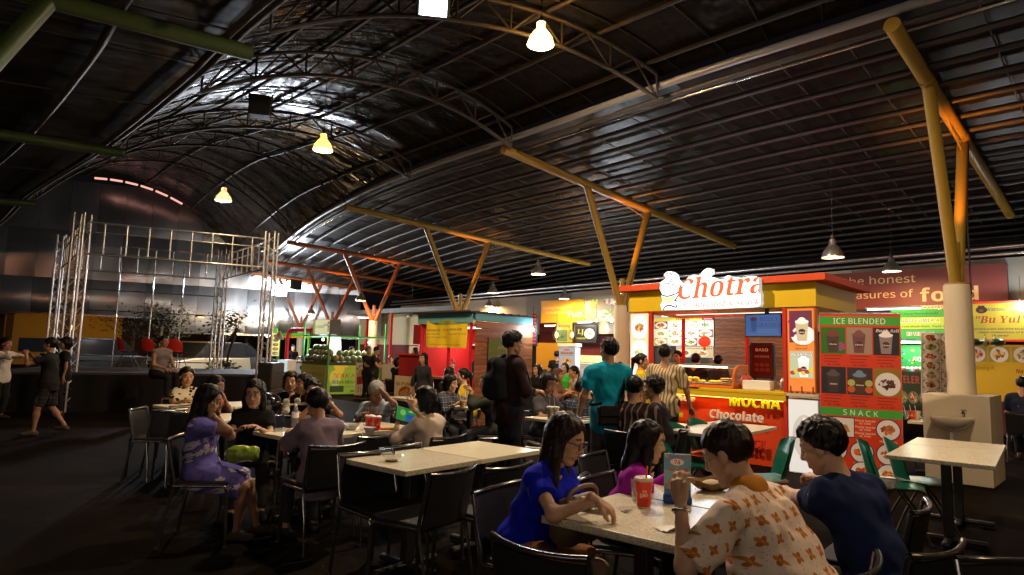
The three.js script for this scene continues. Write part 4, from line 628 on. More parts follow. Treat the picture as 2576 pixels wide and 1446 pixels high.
A.edge = person({ label: 'person in dark clothes seated at the yellow food counter', head: [2572, 962, 10.5], yaw: 2.4, sit: .5, cell: 1.8, hair: 'short', skin: 'tan', top: { c: [.02, .025, .05], sleeve: .8 } });

// chairs under the people who sit
function chairUnder(a, label, dz = .05) { const q = a.W(V(0, 0, dz)); return chair(q.x, q.z, a.th.rotation.y, label); }
chairUnder(A.mauve, 'black chair under the person in the mauve top', -.02); chairUnder(A.cream, 'black chair under the person in the cream top'); chairUnder(A.dress, 'black chair under the person in the purple dress'); chairUnder(A.blue, 'black chair under the person in blue'); chairUnder(A.black, 'black chair under the person in black with thin glasses'); chairUnder(A.phone, 'black chair under the person holding up a phone'); chairUnder(A.grey, 'black chair under the grey-haired person');
chairUnder(A.person, 'black chair under the person in magenta'); chairUnder(A.batik, 'black chair under the person in the flowered shirt'); chairUnder(A.navy, 'black chair under the person in navy'); chairUnder(A.olive, 'black chair under the person with the camera'); chairUnder(A.plaid, 'black chair under the dark plaid shirt'); chairUnder(A.spot, 'black chair under the spotted blouse'); chairUnder(A.orange, 'black chair under the orange shirt'); chairUnder(A.elder, 'black chair under the pink-flowered blouse'); chairUnder(A.tee, 'black chair under the black t-shirt beside the flowered blouse');
chairUnder(A.longh, 'black chair under the grey shirt with long hair'); chairUnder(A.face, 'black chair beside the standing backpacker'); chairUnder(A.blueplaid, 'black chair under the blue plaid shirt'); chairUnder(A.stripe, 'black chair under the striped shirt'); chairUnder(A.specs, 'black chair under the person with glasses at the counter'); chairUnder(A.yellow, 'black chair under the yellow t-shirt'); chairUnder(A.behind, 'black chair facing the ticket booth'); chairUnder(A.edge, 'black chair at the yellow food counter'); chairUnder(A.beige, 'black chair under the beige shirt'); chairUnder(A.veil, 'black chair under the brown headscarf'); chairUnder(A.green, 'black chair under the bright green shirt'); chairUnder(A.farblack, 'black chair under the black sleeveless top'); chairUnder(A.yel, 'black chair under the yellow top behind the potato stall'); chairUnder(A.f2, 'black chair behind the potato counter'); chairUnder(A.f3, 'black chair under the person in green beyond the potato stall'); chairUnder(A.f1, 'black chair at the far table beyond the potato stall');
// ---------- stalls, signs and boards ----------
const KY = -.775;                                                      // fronts turned to the middle of the hall
const rs = (n) => { let q = n * 7919 % 2147483647 || 1; return () => { q = (q * 16807) % 2147483647; return q / 2147483647; }; };
function dish(x, cx, cy, r, sd, cols, plate = '#e6e2da') { const q = rs(sd); if (plate) { x.fillStyle = plate; x.beginPath(); x.ellipse(cx, cy, r, r * .8, 0, 0, 7); x.fill(); } for (let i = 0; i < 34; i++) { const a = q() * 6.28, d = Math.sqrt(q()) * r * .62; x.fillStyle = cols[Math.floor(q() * cols.length)]; x.beginPath(); x.ellipse(cx + Math.cos(a) * d, cy + Math.sin(a) * d * .65, r * (.08 + q() * .2), r * (.05 + q() * .12), q() * 3, 0, 7); x.fill(); } }
const FOODC = [['#8a3a1a', '#b5602a', '#6a2410', '#d59a4a'], ['#5a7a2a', '#7fa040', '#c9b060', '#3d5a20'], ['#c04a2a', '#e08a50', '#8a2a1a', '#f0d090'], ['#c99a50', '#e6c880', '#a06a30', '#7a4a20'], ['#e0d8c8', '#b08a60', '#6a8a3a', '#d0b090']];
function txt(x, s, cx, cy, px, col, o = {}) { x.save(); x.translate(cx, cy); if (o.rot) x.rotate(o.rot); x.scale(o.sx || 1, 1); x.font = `${o.style || ''} ${o.w || 'bold'} ${px}px ${o.f || 'sans-serif'}`; x.textAlign = o.al || 'center'; x.textBaseline = 'middle'; if (o.stroke) { x.lineWidth = o.lw || px * .14; x.strokeStyle = o.stroke; x.lineJoin = 'round'; x.strokeText(s, 0, 0); } x.fillStyle = col; x.fillText(s, 0, 0); x.restore(); }
function cupPic(x, cx, by, w, h, c1, c2, word) { x.fillStyle = c1; x.beginPath(); x.moveTo(cx - w / 2, by - h * .78); x.lineTo(cx + w / 2, by - h * .78); x.lineTo(cx + w * .36, by); x.lineTo(cx - w * .36, by); x.fill(); x.fillStyle = c2; x.beginPath(); x.ellipse(cx, by - h * .8, w * .52, h * .1, 0, 0, 7); x.fill(); x.beginPath(); x.arc(cx, by - h * .86, w * .3, 0, 7); x.fill(); if (word) { x.fillStyle = '#4a2a1c'; x.beginPath(); x.arc(cx, by - h * .38, w * .27, 0, 7); x.fill(); txt(x, 'Chotra', cx, by - h * .36, w * .17, '#f2e6d8', { f: 'serif', style: 'italic' }); } }
const printM = (t, o = {}) => Mp({ map: t, roughness: .5, ...o });
const litM = (t, k = 1, o = {}) => Mp({ color: lin(.25, .25, .25), map: t, emissive: 0xffffff, emissiveMap: t, emissiveIntensity: k, roughness: .35, ...o });
// a flat panel found by its pixel box, its depth and its heading
function pxRect(x0, y0, x1, y1, d, yaw) { const c = atD((x0 + x1) / 2, (y0 + y1) / 2, d), va = Math.atan2(-c.x, -c.z), rel = Math.cos(yaw - va), k = d / FPX; return { c, w: Math.abs(x1 - x0) * k / Math.max(.25, Math.abs(rel)), h: Math.abs(y1 - y0) * k }; }
function panel(name, label, cat, box, d, yaw, mat, o = {}) {
  const r = pxRect(...box, d, yaw), t = thing(name, label, cat, [r.c.x, r.c.y - r.h / 2, r.c.z], yaw, o.group);
  if (o.roll) t.rotation.z = o.roll;
  const th = o.th || .05; obj(o.bname || 'panel', bx(r.w, r.h, th, 0, r.h / 2, -th / 2), o.back || MAT.black, t);
  obj('print', new THREE.PlaneGeometry(r.w - .004, r.h - .004).translate(0, r.h / 2, .004), mat, t);
  if (o.frame) { const f = o.frame; obj('frame', [bx(r.w + f, f, th + .03, 0, r.h + f / 2, -th / 2), bx(r.w + f, f, th + .03, 0, -f / 2, -th / 2), bx(f, r.h, th + .03, r.w / 2 + f / 2, r.h / 2, -th / 2), bx(f, r.h, th + .03, -r.w / 2 - f / 2, r.h / 2, -th / 2)], o.frameM || MAT.black, t); }
  if (o.light) { const l = new THREE.RectAreaLight(o.lightC || 0xffffff, o.light, r.w * .9, r.h * .9); l.position.set(0, r.h / 2, .03); l.rotation.y = Math.PI; t.add(l); l.name = 'panel_light'; }
  if (o.legs) { const y = -(r.c.y - r.h / 2); for (const k of [-1, 1]) obj('support', bx(.04, -y, .04, k * r.w * .42, y / 2, -th - .03), o.legM || MAT.darkSteel, t); }
  return { t, ...r };
}
const woodTex = dataTex(512, 512, (u, v, i, j) => { const w = fbm(u * 1, v * 1, 4, 3), g = Math.sin((v * 26 + w * 5 + fbm(u, v, 3, 2) * 4) * 3.1) * .5 + .5, f = vn2(u * 8, v * 220, 220) * .35; const k = .66 + .18 * g + .16 * f; return [.66 * k, .42 * k, .26 * k]; });
MAT.wood = Mt({ map: woodTex, roughness: .55 });
const colorM = {}; const paint = (r, g, b, ro = .5) => { const k = [r, g, b, ro].join(); return colorM[k] || (colorM[k] = Mp({ color: lin(r, g, b), roughness: Math.min(1, ro + .2), specularIntensity: .4, bumpMap: TX.grime, bumpScale: .001 })); };
const yel = paint(.62, .42, .015, .45), redP = paint(.48, .03, .018, .45), orangeP = paint(.6, .14, .012, .45);
const glassM = Mp({ color: 0xffffff, transmission: 1, roughness: .03, thickness: 0, ior: 1.45 });
const glow = (c, k) => Mt({ color: 0x111111, emissive: c, emissiveIntensity: k });
function tubeLamp(label, p, yaw, len, k = 5, cd = 6, col = 0xeaf4ff) { const t = thing('fluorescent_lamp', label, 'lamp', p, yaw, 'white fluorescent tubes of the stalls'); obj('housing', bx(len + .06, .03, .05, 0, .03, 0), MAT.white, t); obj('tube', bar([-len / 2, 0, 0], [len / 2, 0, 0], .014, 10), glow(col, k), t); const l = new THREE.RectAreaLight(col, cd, len, .05); l.position.set(0, -.03, 0); l.rotation.x = -Math.PI / 2; l.name = 'tube_light'; t.add(l); return t; }
function bulbLamp(label, p, r = .035, cd = 4, k = 12, col = 0xeaf6ff, hang = .5) { const t = thing('bare_bulb', label, 'lamp', p, 0, 'bare white bulbs hung at the stalls'); obj('bulb', new THREE.SphereGeometry(r, 14, 10), glow(col, k), t); obj('socket', cyl(.016, .02, .06, 0, r + .025, 0, 10), MAT.white, t); obj('cord', bar([0, r + .05, 0], [0, r + hang, 0], .005, 5), MAT.black, t); pLight(col, cd, [0, 0, 0], 1.5, t); return t; }

// --- drinks kiosk ---
{
  const O = V(2.02, 0, -10.9), W = 3.06, D = 1.8;
  const k = thing('drinks_kiosk', 'red and yellow drinks kiosk with a lit counter front and raised lettering', 'kiosk', O.toArray(), KY);
  k.updateMatrixWorld(); const nrm = V(0, 0, 1).applyAxisAngle(V(0, 1, 0), KY);
  const hit = (px, py, z = 0) => { const d = ray(px, py), o = O.clone().add(nrm.clone().multiplyScalar(z)), c = camera.position; const t = o.clone().sub(c).dot(nrm) / d.dot(nrm); return k.worldToLocal(c.clone().add(d.multiplyScalar(t))); };
  obj('fascia', [bx(W, .34, .06, W / 2, 2.46, -.03)], yel, k); obj('fascia', bx(.06, .338, D - .06, W - .031, 2.46, -D / 2 - .03), yel, k); obj('fascia', bx(.06, .338, D - .06, .031, 2.46, -D / 2 - .03), yel, k);
  obj('roof_slab', rbx(W + .3, .1, D + .28, .01, W / 2 + .02, 2.685, -D / 2 - .02), paint(.55, .07, .02), k);
  obj('ceiling', bx(W - .13, .02, D - .1, W / 2, 2.3, -D / 2), MAT.cream, k);
  // counter
  const cx0 = .42, cx1 = W - .42, cw = cx1 - cx0;
  obj('counter_top', rbx(cw, .05, .75, .008, (cx0 + cx1) / 2, 1.06, -.32), yel, k);
  obj('counter_lip', bx(cw, .075, .03, (cx0 + cx1) / 2, .998, .035), yel, k);
  const fp = new THREE.Shape(); fp.moveTo(0, 0); fp.lineTo(cw + .05, 0); fp.lineTo(cw, .95); fp.lineTo(0, .95); const fg = new THREE.ExtrudeGeometry(fp, { depth: .04, bevelEnabled: false }); fg.rotateX(-.1); fg.translate(cx0, .02, -.06);
  obj('front_panel', fg, paint(.5, .045, .008, .38), k);
  obj('light_strip', bx(cw - .1, .012, .015, (cx0 + cx1) / 2, .955, .0), glow(0xffb050, 6), k);
  { const l = new THREE.RectAreaLight(0xffa040, 22, cw - .1, .03); l.position.set((cx0 + cx1) / 2, .945, .02); l.rotation.x = -Math.PI / 2; l.name = 'glow_strip'; k.add(l); }
  const word = (s, f, px, py, h, mat, ital = 0) => { const g = new TextGeometry(s, { font: f, size: h, depth: .025, curveSegments: 5, bevelEnabled: true, bevelSize: .003, bevelThickness: .003, bevelSegments: 1 }); if (ital) g.applyMatrix4(new THREE.Matrix4().makeShear(0, 0, ital, 0, 0, 0)); const q = hit(px, py, 0); g.rotateX(-.1); g.translate(q.x, q.y, -.005 + (1 - q.y) * .1 - .02); return obj('lettering', g, mat, k); };
  const lime = paint(.42, .55, .01), ivory = paint(.62, .58, .52);
  word('MOCHA', font, 1833, 1020, .15, lime); word('Chocolate', font, 1786, 1050, .125, ivory); word('Shake', fontS, 1694, 1006, .085, ivory, .3); word('GreenTea', font, 1652, 1042, .075, lime); word('JUICE', font, 1862, 1120, .11, paint(.4, .02, .012)); word('& Snack', font, 1745, 1084, .06, lime);
  // light boxes
  const foodBox = canvasTex(256, 1024, (x, w, h) => { x.fillStyle = '#f6d7b0'; x.fillRect(0, 0, w, h); for (let i = 0; i < 4; i++) { x.fillStyle = '#fdfaf2'; x.beginPath(); x.ellipse(w / 2, 130 + i * 250, 112, 118, 0, 0, 7); x.fill(); dish(x, w / 2, 135 + i * 250, 92, 5 + i, [['#d8b070', '#c08a40', '#b8482a', '#9ab050'], ['#cfd8a0', '#e8e4c0', '#a8b878'], ['#e0c070', '#c89a40', '#f0e0a0'], FOODC[3]][i], null); x.fillStyle = '#e8c79a'; x.fillRect(30, 246 + i * 250, w - 60, 14); } });
  const cupBox = canvasTex(256, 1024, (x, w, h) => { x.fillStyle = '#e8853a'; x.fillRect(0, 0, w, h); x.fillStyle = '#6a3440'; x.fillRect(14, 20, w - 28, 400); x.fillStyle = '#f2e6dc'; x.beginPath(); x.arc(150, 330, 120, 0, 7); x.fill(); const q = rs(4); for (let i = 0; i < 12; i++) { x.fillStyle = '#7a2848'; x.beginPath(); x.arc(20 + q() * 70, 60 + q() * 320, 22, 0, 7); x.fill(); } cupPic(x, 140, 400, 130, 300, '#c9b48a', '#efe6d8', 1); txt(x, 'Chotra', w / 2, 455, 34, '#7a3412', { f: 'serif', style: 'italic' }); txt(x, 'Special', w / 2, 495, 34, '#7a3412', { f: 'serif', style: 'italic' }); x.fillStyle = '#b8c09a'; x.fillRect(14, 530, w - 28, 330); cupPic(x, 150, 850, 110, 270, '#efe6dc', '#ffffff', 1); for (let i = 0; i < 6; i++) { x.fillStyle = ['#a8403a', '#d8c040'][i % 2]; x.beginPath(); x.arc(40 + i * 36, 800 - (i % 3) * 18, 26, 0, 7); x.fill(); } txt(x, 'Buah Asli', w / 2, 570, 44, '#fff', { f: 'serif', style: 'italic', stroke: '#8a2a1a' }); });
  const LB = (x0, x1, y0, y1, z, tex, nm, kk, li) => { obj(nm, bx(x1 - x0, y1 - y0, .12, (x0 + x1) / 2, (y0 + y1) / 2, z - .06), orangeP, k); obj('light_panel', new THREE.PlaneGeometry(x1 - x0 - .03, y1 - y0 - .03).translate((x0 + x1) / 2, (y0 + y1) / 2, z + .003), litM(tex, kk), k); const l = new THREE.RectAreaLight(0xfff2e0, li, x1 - x0, y1 - y0); l.position.set((x0 + x1) / 2, (y0 + y1) / 2, z + .02); l.rotation.y = Math.PI; l.name = 'box_light'; k.add(l); };
  LB(.02, .4, .5, 2.27, .0, foodBox, 'light_box', 1.15, 2.6); LB(W - .4, W - .02, 1.1, 2.27, .0, cupBox, 'light_box', 1.0, 2.2);
  // side light box and white lower corner
  const lower = canvasTex(256, 512, (x, w, h) => { x.fillStyle = '#f4efe6'; x.fillRect(0, 0, w, h); x.strokeStyle = '#cfc4b4'; x.lineWidth = 5; x.beginPath(); x.ellipse(w * .55, h * .5, 105, 150, 0, 0, 7); x.stroke(); x.fillStyle = '#d9cfc0'; x.fill(); x.strokeStyle = '#fff'; x.lineWidth = 9; x.beginPath(); x.arc(150, 150, 26, .5, 4.5); x.stroke(); x.beginPath(); x.arc(185, 190, 26, 2, 6); x.stroke(); x.fillStyle = '#fff'; x.beginPath(); x.ellipse(150, 250, 46, 14, 0, 0, 7); x.fill(); });
  obj('corner_cabinet', bx(.4, 1.0, .4, W - .2, .5, -.2), MAT.white, k); obj('light_panel', new THREE.PlaneGeometry(.39, .98).translate(W - .2, .5, .004), litM(lower, .75), k); obj('counter_top', bx(.44, .04, .46, W - .2, 1.06, -.2), MAT.cream, k);
  { const l = new THREE.RectAreaLight(0xfff4e6, 1.6, .38, .9); l.position.set(W - .2, .55, .03); l.rotation.y = Math.PI; l.name = 'box_light'; k.add(l); }
  obj('side_panel', bx(.05, 1.0, D - .5, W - .03, .5, -D / 2 - .2), redP, k); obj('side_panel', bx(.05, 1.0, D - .2, .03, .5, -D / 2), redP, k);
  for (const [x, z] of [[.43, -.03], [W - .44, -.03], [.06, -D + .06], [W - .06, -D + .06], [1.32, -D + .1]]) obj('post', bx(.05, 2.28, .05, x, 1.14, z), redP, k);
  // interior back counter, stuff
  obj('back_counter', bx(W - .3, .05, .4, W / 2, .92, -D + .25), MAT.cream, k);
  { const l = new THREE.RectAreaLight(0xfff0dc, 5, W - .8, .1); l.position.set(W / 2, 2.28, -.9); l.rotation.x = -Math.PI / 2; l.name = 'ceiling_light'; k.add(l); obj('ceiling_tube', bx(W - .8, .015, .06, W / 2, 2.293, -.9), glow(0xfff0dc, 2.5), k); }

  // display case (stands on the counter)
  const dp = k.localToWorld(V(1.18, 1.087, -.3)), dc = thing('display_case', 'glass display case with yellow cakes and bread rolls on the kiosk counter', 'display case', dp.toArray(), KY);
  const cw2 = 1.3, prof = (t) => [V(0, .02, .24), V(0, .16, .24), V(0, .27, .19), V(0, .32, .09), V(0, .33, -.2)];
  obj('base', rbx(cw2, .04, .52, .006, 0, .02, 0), orangeP, dc);
  for (const s of [-1, 1]) { const sh = new THREE.Shape(); sh.moveTo(-.25, .04); sh.lineTo(.25, .04); sh.lineTo(.25, .16); sh.quadraticCurveTo(.24, .33, .05, .345); sh.lineTo(-.25, .345); const hole = new THREE.Path(); hole.moveTo(-.21, .075); hole.lineTo(.21, .075); hole.lineTo(.21, .16); hole.quadraticCurveTo(.2, .3, .04, .31); hole.lineTo(-.21, .31); sh.holes.push(hole); obj('end_frame', new THREE.ExtrudeGeometry(sh, { depth: .03, bevelEnabled: false }).rotateY(-Math.PI / 2).translate(s * cw2 / 2 + .015, 0, 0), orangeP, dc); }
  obj('front_glass', sheet((u, v) => { const c = new THREE.CatmullRomCurve3([V(0, .05, .245), V(0, .17, .243), V(0, .29, .18), V(0, .335, .04)]).getPoint(v); return V((u - .5) * (cw2 - .03), c.y, c.z); }, 2, 12, 1, 1), glassM, dc);
  obj('top', bx(cw2, .02, .3, 0, .35, -.12), MAT.alu, dc);
  obj('light_tube', bar([-cw2 / 2 + .1, .315, .02], [cw2 / 2 - .2, .315, .02], .013, 8), glow(0xffe6b0, 6), dc);
  { const l = new THREE.RectAreaLight(0xffe0a0, 26, cw2 - .3, .03); l.position.set(0, .295, .02); l.rotation.x = -Math.PI / 2; l.name = 'case_light'; dc.add(l); }
  obj('shelf', bx(cw2 - .06, .008, .4, 0, .06, 0), MAT.alu, dc);
  const bun = Mt({ color: lin(.55, .36, .14), roughness: .6 }), cake = Mt({ color: lin(.65, .4, .02), roughness: .6 });
  const blob = (r, sx, sy, sz) => { const g = new THREE.IcosahedronGeometry(r, 2); const p = g.attributes.position; for (let i = 0; i < p.count; i++) { const a = V(p.getX(i), p.getY(i), p.getZ(i)), n = 1 + .12 * (vn3(a.x * 30 + r * 99, a.y * 30, a.z * 30) - .5); p.setXYZ(i, a.x * sx * n, a.y * sy * n, a.z * sz * n); } g.computeVertexNormals(); return g; };
  for (let i = 0; i < 5; i++) { const m = obj('bread_roll', blob(.055, 1, .8, 1), bun); m.position.copy(dc.localToWorld(V(-.54 + (i % 3) * .1, .105 + (i > 2 ? .06 : 0), -.05 + (i % 2) * .08))); m.rotation.y = KY; tag(m, 'round bread roll in the kiosk display case', 'bread', 'bread rolls in the display case'); }
  for (let i = 0; i < 7; i++) { const m = obj('yellow_cake', blob(.05, 1.5, .45, .9), cake); m.position.copy(dc.localToWorld(V(-.2 + (i % 5) * .13, .088 + (i > 4 ? .04 : 0), .05 - (i % 2) * .06))); m.rotation.y = KY + i; tag(m, 'flat yellow cake in the kiosk display case', 'cake', 'yellow cakes in the display case'); }
  for (let i = 0; i < 3; i++) { const m = obj('pastry', blob(.06, 2, .2, 1), bun); m.position.copy(dc.localToWorld(V(.38 + i * .03, .08 + i * .03, 0))); m.rotation.y = KY; tag(m, 'flat pastry stacked at the end of the display case', 'pastry', 'stacked pastries'); }
  // tray and cloth on the counter, kettle
  const P = (x, y, z) => k.localToWorld(V(x, y, z)).toArray();
  tag(obj('serving_tray', rbx(.55, .012, .2, .005), orangeP), 'orange serving tray on the front edge of the kiosk counter', 'tray').position.set(...P(1.05, 1.092, -.02));
  scene.getObjectByName('serving_tray').rotation.y = KY;
  const kt = thing('kettle', 'steel kettle beside the white box on the kiosk counter', 'kettle', P(2.42, 1.086, -.5), KY); obj('body', lathe([[0, 0], [.07, 0], [.075, .03], [.07, .13], [.045, .17], [.045, .19], [0, .2]], 20), MAT.chrome, kt); obj('handle', tubeG([[.05, .17, 0], [.1, .15, 0], [.11, .08, 0], [.07, .04, 0]], .008), MAT.black, kt); obj('spout', bar([-.06, .06, 0], [-.13, .16, 0], .014, 8, .009), MAT.chrome, kt);
  const bxw = obj('napkin_box', rbx(.4, .14, .2, .01, 0, .07, 0), MAT.white); bxw.position.set(...P(2.15, 1.086, -.2)); bxw.rotation.y = KY + .1; tag(bxw, 'white box standing at the right end of the kiosk counter', 'box');
  const rb = obj('snack_bag', blob(.1, 1, 1.1, .7), Mp({ color: lin(.5, .05, .03), roughness: .3, transmission: .25 })); rb.position.set(...P(1.95, 1.19, -.25)); tag(rb, 'red plastic bag leaning against the display case', 'bag');
  // bottles before the cup light box
  for (let i = 0; i < 5; i++) { const b = thing('juice_bottle', 'small juice bottle with a dark cap lined up on the kiosk corner', 'bottle', P(W - .36 + i * .075, 1.083, -.02 - (i % 2) * .01), KY, 'juice bottles on the kiosk corner'); obj('bottle', lathe([[0, 0], [.026, 0], [.027, .09], [.013, .13], [.013, .15]], 14), Mp({ color: lin(.5, .12, .05), roughness: .15, transmission: .4 }), b); obj('cap', cyl(.014, .014, .02, 0, .16, 0, 10), MAT.black, b); }
  // television
  const tvT = canvasTex(512, 300, (x, w, h) => { x.fillStyle = '#5f86c8'; x.fillRect(0, 0, w, h); x.fillStyle = '#4a6fb0'; x.beginPath(); x.moveTo(70, 40); x.lineTo(170, 40); x.lineTo(150, 240); x.lineTo(90, 240); x.fill(); x.fillStyle = '#6a4a58'; x.beginPath(); x.ellipse(120, 60, 50, 30, 0, 0, 7); x.fill(); txt(x, 'BELI 1', 340, 60, 84, '#6d5fa6', { f: 'serif' }); txt(x, 'GRATIS 1', 335, 150, 78, '#6d5fa6', { f: 'serif' }); for (let i = 0; i < 3; i++) { x.fillStyle = '#7f9cd0'; x.fillRect(180, 210 + i * 22, 290, 8); } });
  const q1 = hit(1873, 790, -.1), q2 = hit(1967, 847, -.1), tv = thing('television', 'flat television showing a blue offer, hung under the kiosk roof', 'television', k.localToWorld(V((q1.x + q2.x) / 2, q2.y, -.1)).toArray(), KY);
  const tw = q2.x - q1.x, thh = q1.y - q2.y; obj('case', rbx(tw, thh, .05, .008, 0, thh / 2, -.028), MAT.black, tv); obj('screen', new THREE.PlaneGeometry(tw - .03, thh - .03).translate(0, thh / 2, .002), litM(tvT, .45, { roughness: .2 }), tv); obj('bracket', bx(.05, .3, .04, .05, thh + .12, -.03), MAT.black, tv);
  { const l = new THREE.RectAreaLight(0x7fa0ff, .8, tw, thh); l.position.set(0, thh / 2, .01); l.rotation.y = Math.PI; l.name = 'screen_light'; tv.add(l); }
  // lit name sign, cut to the outline of cup and letters
  const z0 = .24, sc = .3262, S = (zx, zy) => { const q = hit(1540.4 + zx * sc, 628.7 + zy * sc, z0); return [q.x, q.y]; };
  const out = [[380, 462], [372, 420], [388, 395], [378, 350], [384, 335], [366, 300], [372, 250], [404, 225], [398, 190], [420, 168], [455, 165], [482, 185], [492, 225], [520, 250], [540, 290], [560, 240], [590, 205], [630, 190], [670, 200], [700, 160], [730, 140], [762, 142], [764, 180], [742, 192], [738, 205], [770, 210], [810, 225], [860, 225], [880, 200], [905, 195], [915, 215], [960, 210], [1000, 215], [1040, 205], [1100, 200], [1128, 215], [1130, 300], [1142, 345], [1140, 380], [1144, 410], [1135, 432], [1080, 440], [900, 448], [700, 456], [500, 462]];
  const sp = new THREE.Shape(out.map(([a, b]) => new THREE.Vector2(...S(a, b)))); const [sx0, sy1] = S(366, 140), [sx1, sy0] = S(1144, 462);
  const sgT = canvasTex(1024, 424, (x, w, h) => {
    const X = (a) => (a - 366) / 778 * w, Y = (b) => (b - 140) / 322 * h; x.fillStyle = '#ffffff'; x.fillRect(0, 0, w, h);
    x.strokeStyle = '#22343a'; x.lineWidth = 10; x.beginPath(); x.arc(X(442), Y(212), 42, 2.6, 6.6); x.quadraticCurveTo(X(460), Y(245), X(440), Y(262)); x.stroke(); x.lineWidth = 8; x.beginPath(); x.arc(X(425), Y(278), 34, 2, 6); x.stroke(); x.beginPath(); x.arc(X(480), Y(285), 28, 3.4, 7.6); x.stroke(); x.lineWidth = 13; x.beginPath(); x.moveTo(X(380), Y(330)); x.quadraticCurveTo(X(430), Y(360), X(498), Y(330)); x.stroke(); x.fillStyle = '#f3c98c'; x.beginPath(); x.moveTo(X(383), Y(345)); x.quadraticCurveTo(X(435), Y(362), X(495), Y(342)); x.quadraticCurveTo(X(490), Y(395), X(440), Y(402)); x.quadraticCurveTo(X(395), Y(395), X(383), Y(345)); x.fill(); x.beginPath(); x.moveTo(X(500), Y(335)); x.quadraticCurveTo(X(545), Y(300), X(525), Y(345)); x.lineTo(X(495), Y(378)); x.lineTo(X(520), Y(385)); x.stroke(); x.beginPath(); x.moveTo(X(388), Y(455)); x.quadraticCurveTo(X(420), Y(395), X(470), Y(415)); x.quadraticCurveTo(X(520), Y(440), X(512), Y(400)); x.stroke();
    txt(x, 'Chotra', X(835), Y(297), 250, '#d4532c', { f: 'serif', style: 'italic', rot: -.03, sx: 1.02 }); txt(x, 'Ice Blended & Snack', X(845), Y(415), 62, '#c9694a', { f: 'serif', style: 'italic', rot: -.02, sx: 1.2 });
  });
  const sw = thing('name_sign', 'glowing white cut-out name sign with a steaming cup and red script', 'sign', O.toArray(), KY);
  obj('housing', new THREE.ExtrudeGeometry(sp, { depth: .11, bevelEnabled: false }).translate(0, 0, z0 - .11), Mt({ color: lin(.6, .65, .66), roughness: .4, emissive: 0xdff0f0, emissiveIntensity: .35 }), sw);
  const fgS = new THREE.ShapeGeometry(sp).translate(0, 0, z0 + .004); { const p = fgS.attributes.position, u = fgS.attributes.uv; for (let i = 0; i < p.count; i++) u.setXY(i, (p.getX(i) - sx0) / (sx1 - sx0), (p.getY(i) - sy0) / (sy1 - sy0)); }
  obj('face', fgS, litM(sgT, 2.0), sw);
  { const l = new THREE.RectAreaLight(0xe8f6ff, 7, sx1 - sx0, (sy1 - sy0) * .6); l.position.set((sx0 + sx1) / 2, sy0 + .3, z0 + .03); l.rotation.y = Math.PI; l.name = 'sign_light'; sw.add(l); pLight(0xd8ecff, 5, [(sx0 + sx1) / 2, sy1 + .12, z0 - .3], 8, sw); }
  // lantern
  const ln = thing('paper_lantern', 'red glowing paper lantern hung inside the kiosk', 'lantern', k.localToWorld(V(.72, 1.83, -1.3)).toArray()); obj('globe', new THREE.SphereGeometry(.11, 20, 14).scale(1, .85, 1), Mt({ color: lin(.4, .02, .02), emissive: 0xff3418, emissiveIntensity: 1.6, roughness: .6 }), ln); obj('cap', cyl(.05, .05, .025, 0, .095, 0, 12), yel, ln); obj('tassel', cyl(.03, .02, .07, 0, -.12, 0, 10), yel, ln); obj('cord', bar([0, .1, 0], [0, .38, 0], .004, 4), MAT.black, ln); pLight(0xff5530, 2.5, [0, 0, 0], 4, ln);
}
// --- menu wall seen through the kiosk ---
const menuWall = canvasTex(768, 512, (x, w, h) => { x.fillStyle = '#eee9d8'; x.fillRect(0, 0, w, h); x.fillStyle = '#cfe04a'; x.fillRect(0, 0, w, 60); txt(x, 'SAMBAL', w * .5, 30, 48, '#b02020'); x.fillStyle = '#b02828'; x.fillRect(w - 140, 0, 140, 60); txt(x, 'MENU', w - 70, 30, 34, '#fff'); for (let j = 0; j < 3; j++) for (let i = 0; i < 4; i++) { const X = i * w / 4, Y = 66 + j * 150; x.fillStyle = ['#7a4a30', '#cfcfc4', '#8a9a60', '#b0b4b0'][(i + j) % 4]; x.fillRect(X + 5, Y, w / 4 - 10, 142); dish(x, X + w / 8, Y + 72, 78, i + j * 7 + 3, FOODC[(i * 2 + j) % 5]); } });
panel('menu_board', 'wall menu of twelve dish photographs seen through the kiosk', 'menu', [1645, 798, 1790, 870], 15.2, KY, printM(menuWall), { th: .04 });
const bebek = canvasTex(512, 180, (x, w, h) => { x.fillStyle = '#cfc9a0'; x.fillRect(0, 0, w, h); txt(x, 'BEBEK | AYAM JANDA RICA-RICA', w / 2, 26, 31, '#2a2620'); dish(x, 130, 110, 74, 3, FOODC[0]); dish(x, 370, 110, 74, 8, FOODC[3]); });
panel('menu_banner', 'banner for duck and chicken dishes under the wall menu', 'banner', [1702, 872, 1792, 899], 14.9, KY, printM(bebek), { th: .02 });
const baso = canvasTex(256, 512, (x, w, h) => { x.fillStyle = '#5a1818'; x.fillRect(0, 0, w, h); txt(x, 'BASO', w / 2, 80, 66, '#d8c8b8'); txt(x, 'GORENG', w / 2, 190, 46, '#b88a7a'); for (let i = 0; i < 6; i++) { x.fillStyle = '#7a3a2a'; x.beginPath(); x.arc(60 + (i % 3) * 68, 330 + Math.floor(i / 3) * 80, 30, 0, 7); x.fill(); } });
panel('menu_poster', 'dark red framed poster for fried meatballs behind the kiosk', 'poster', [1893, 868, 1940, 945], 12.2, KY, printM(baso, { roughness: .2 }), { frame: .04, legs: true });
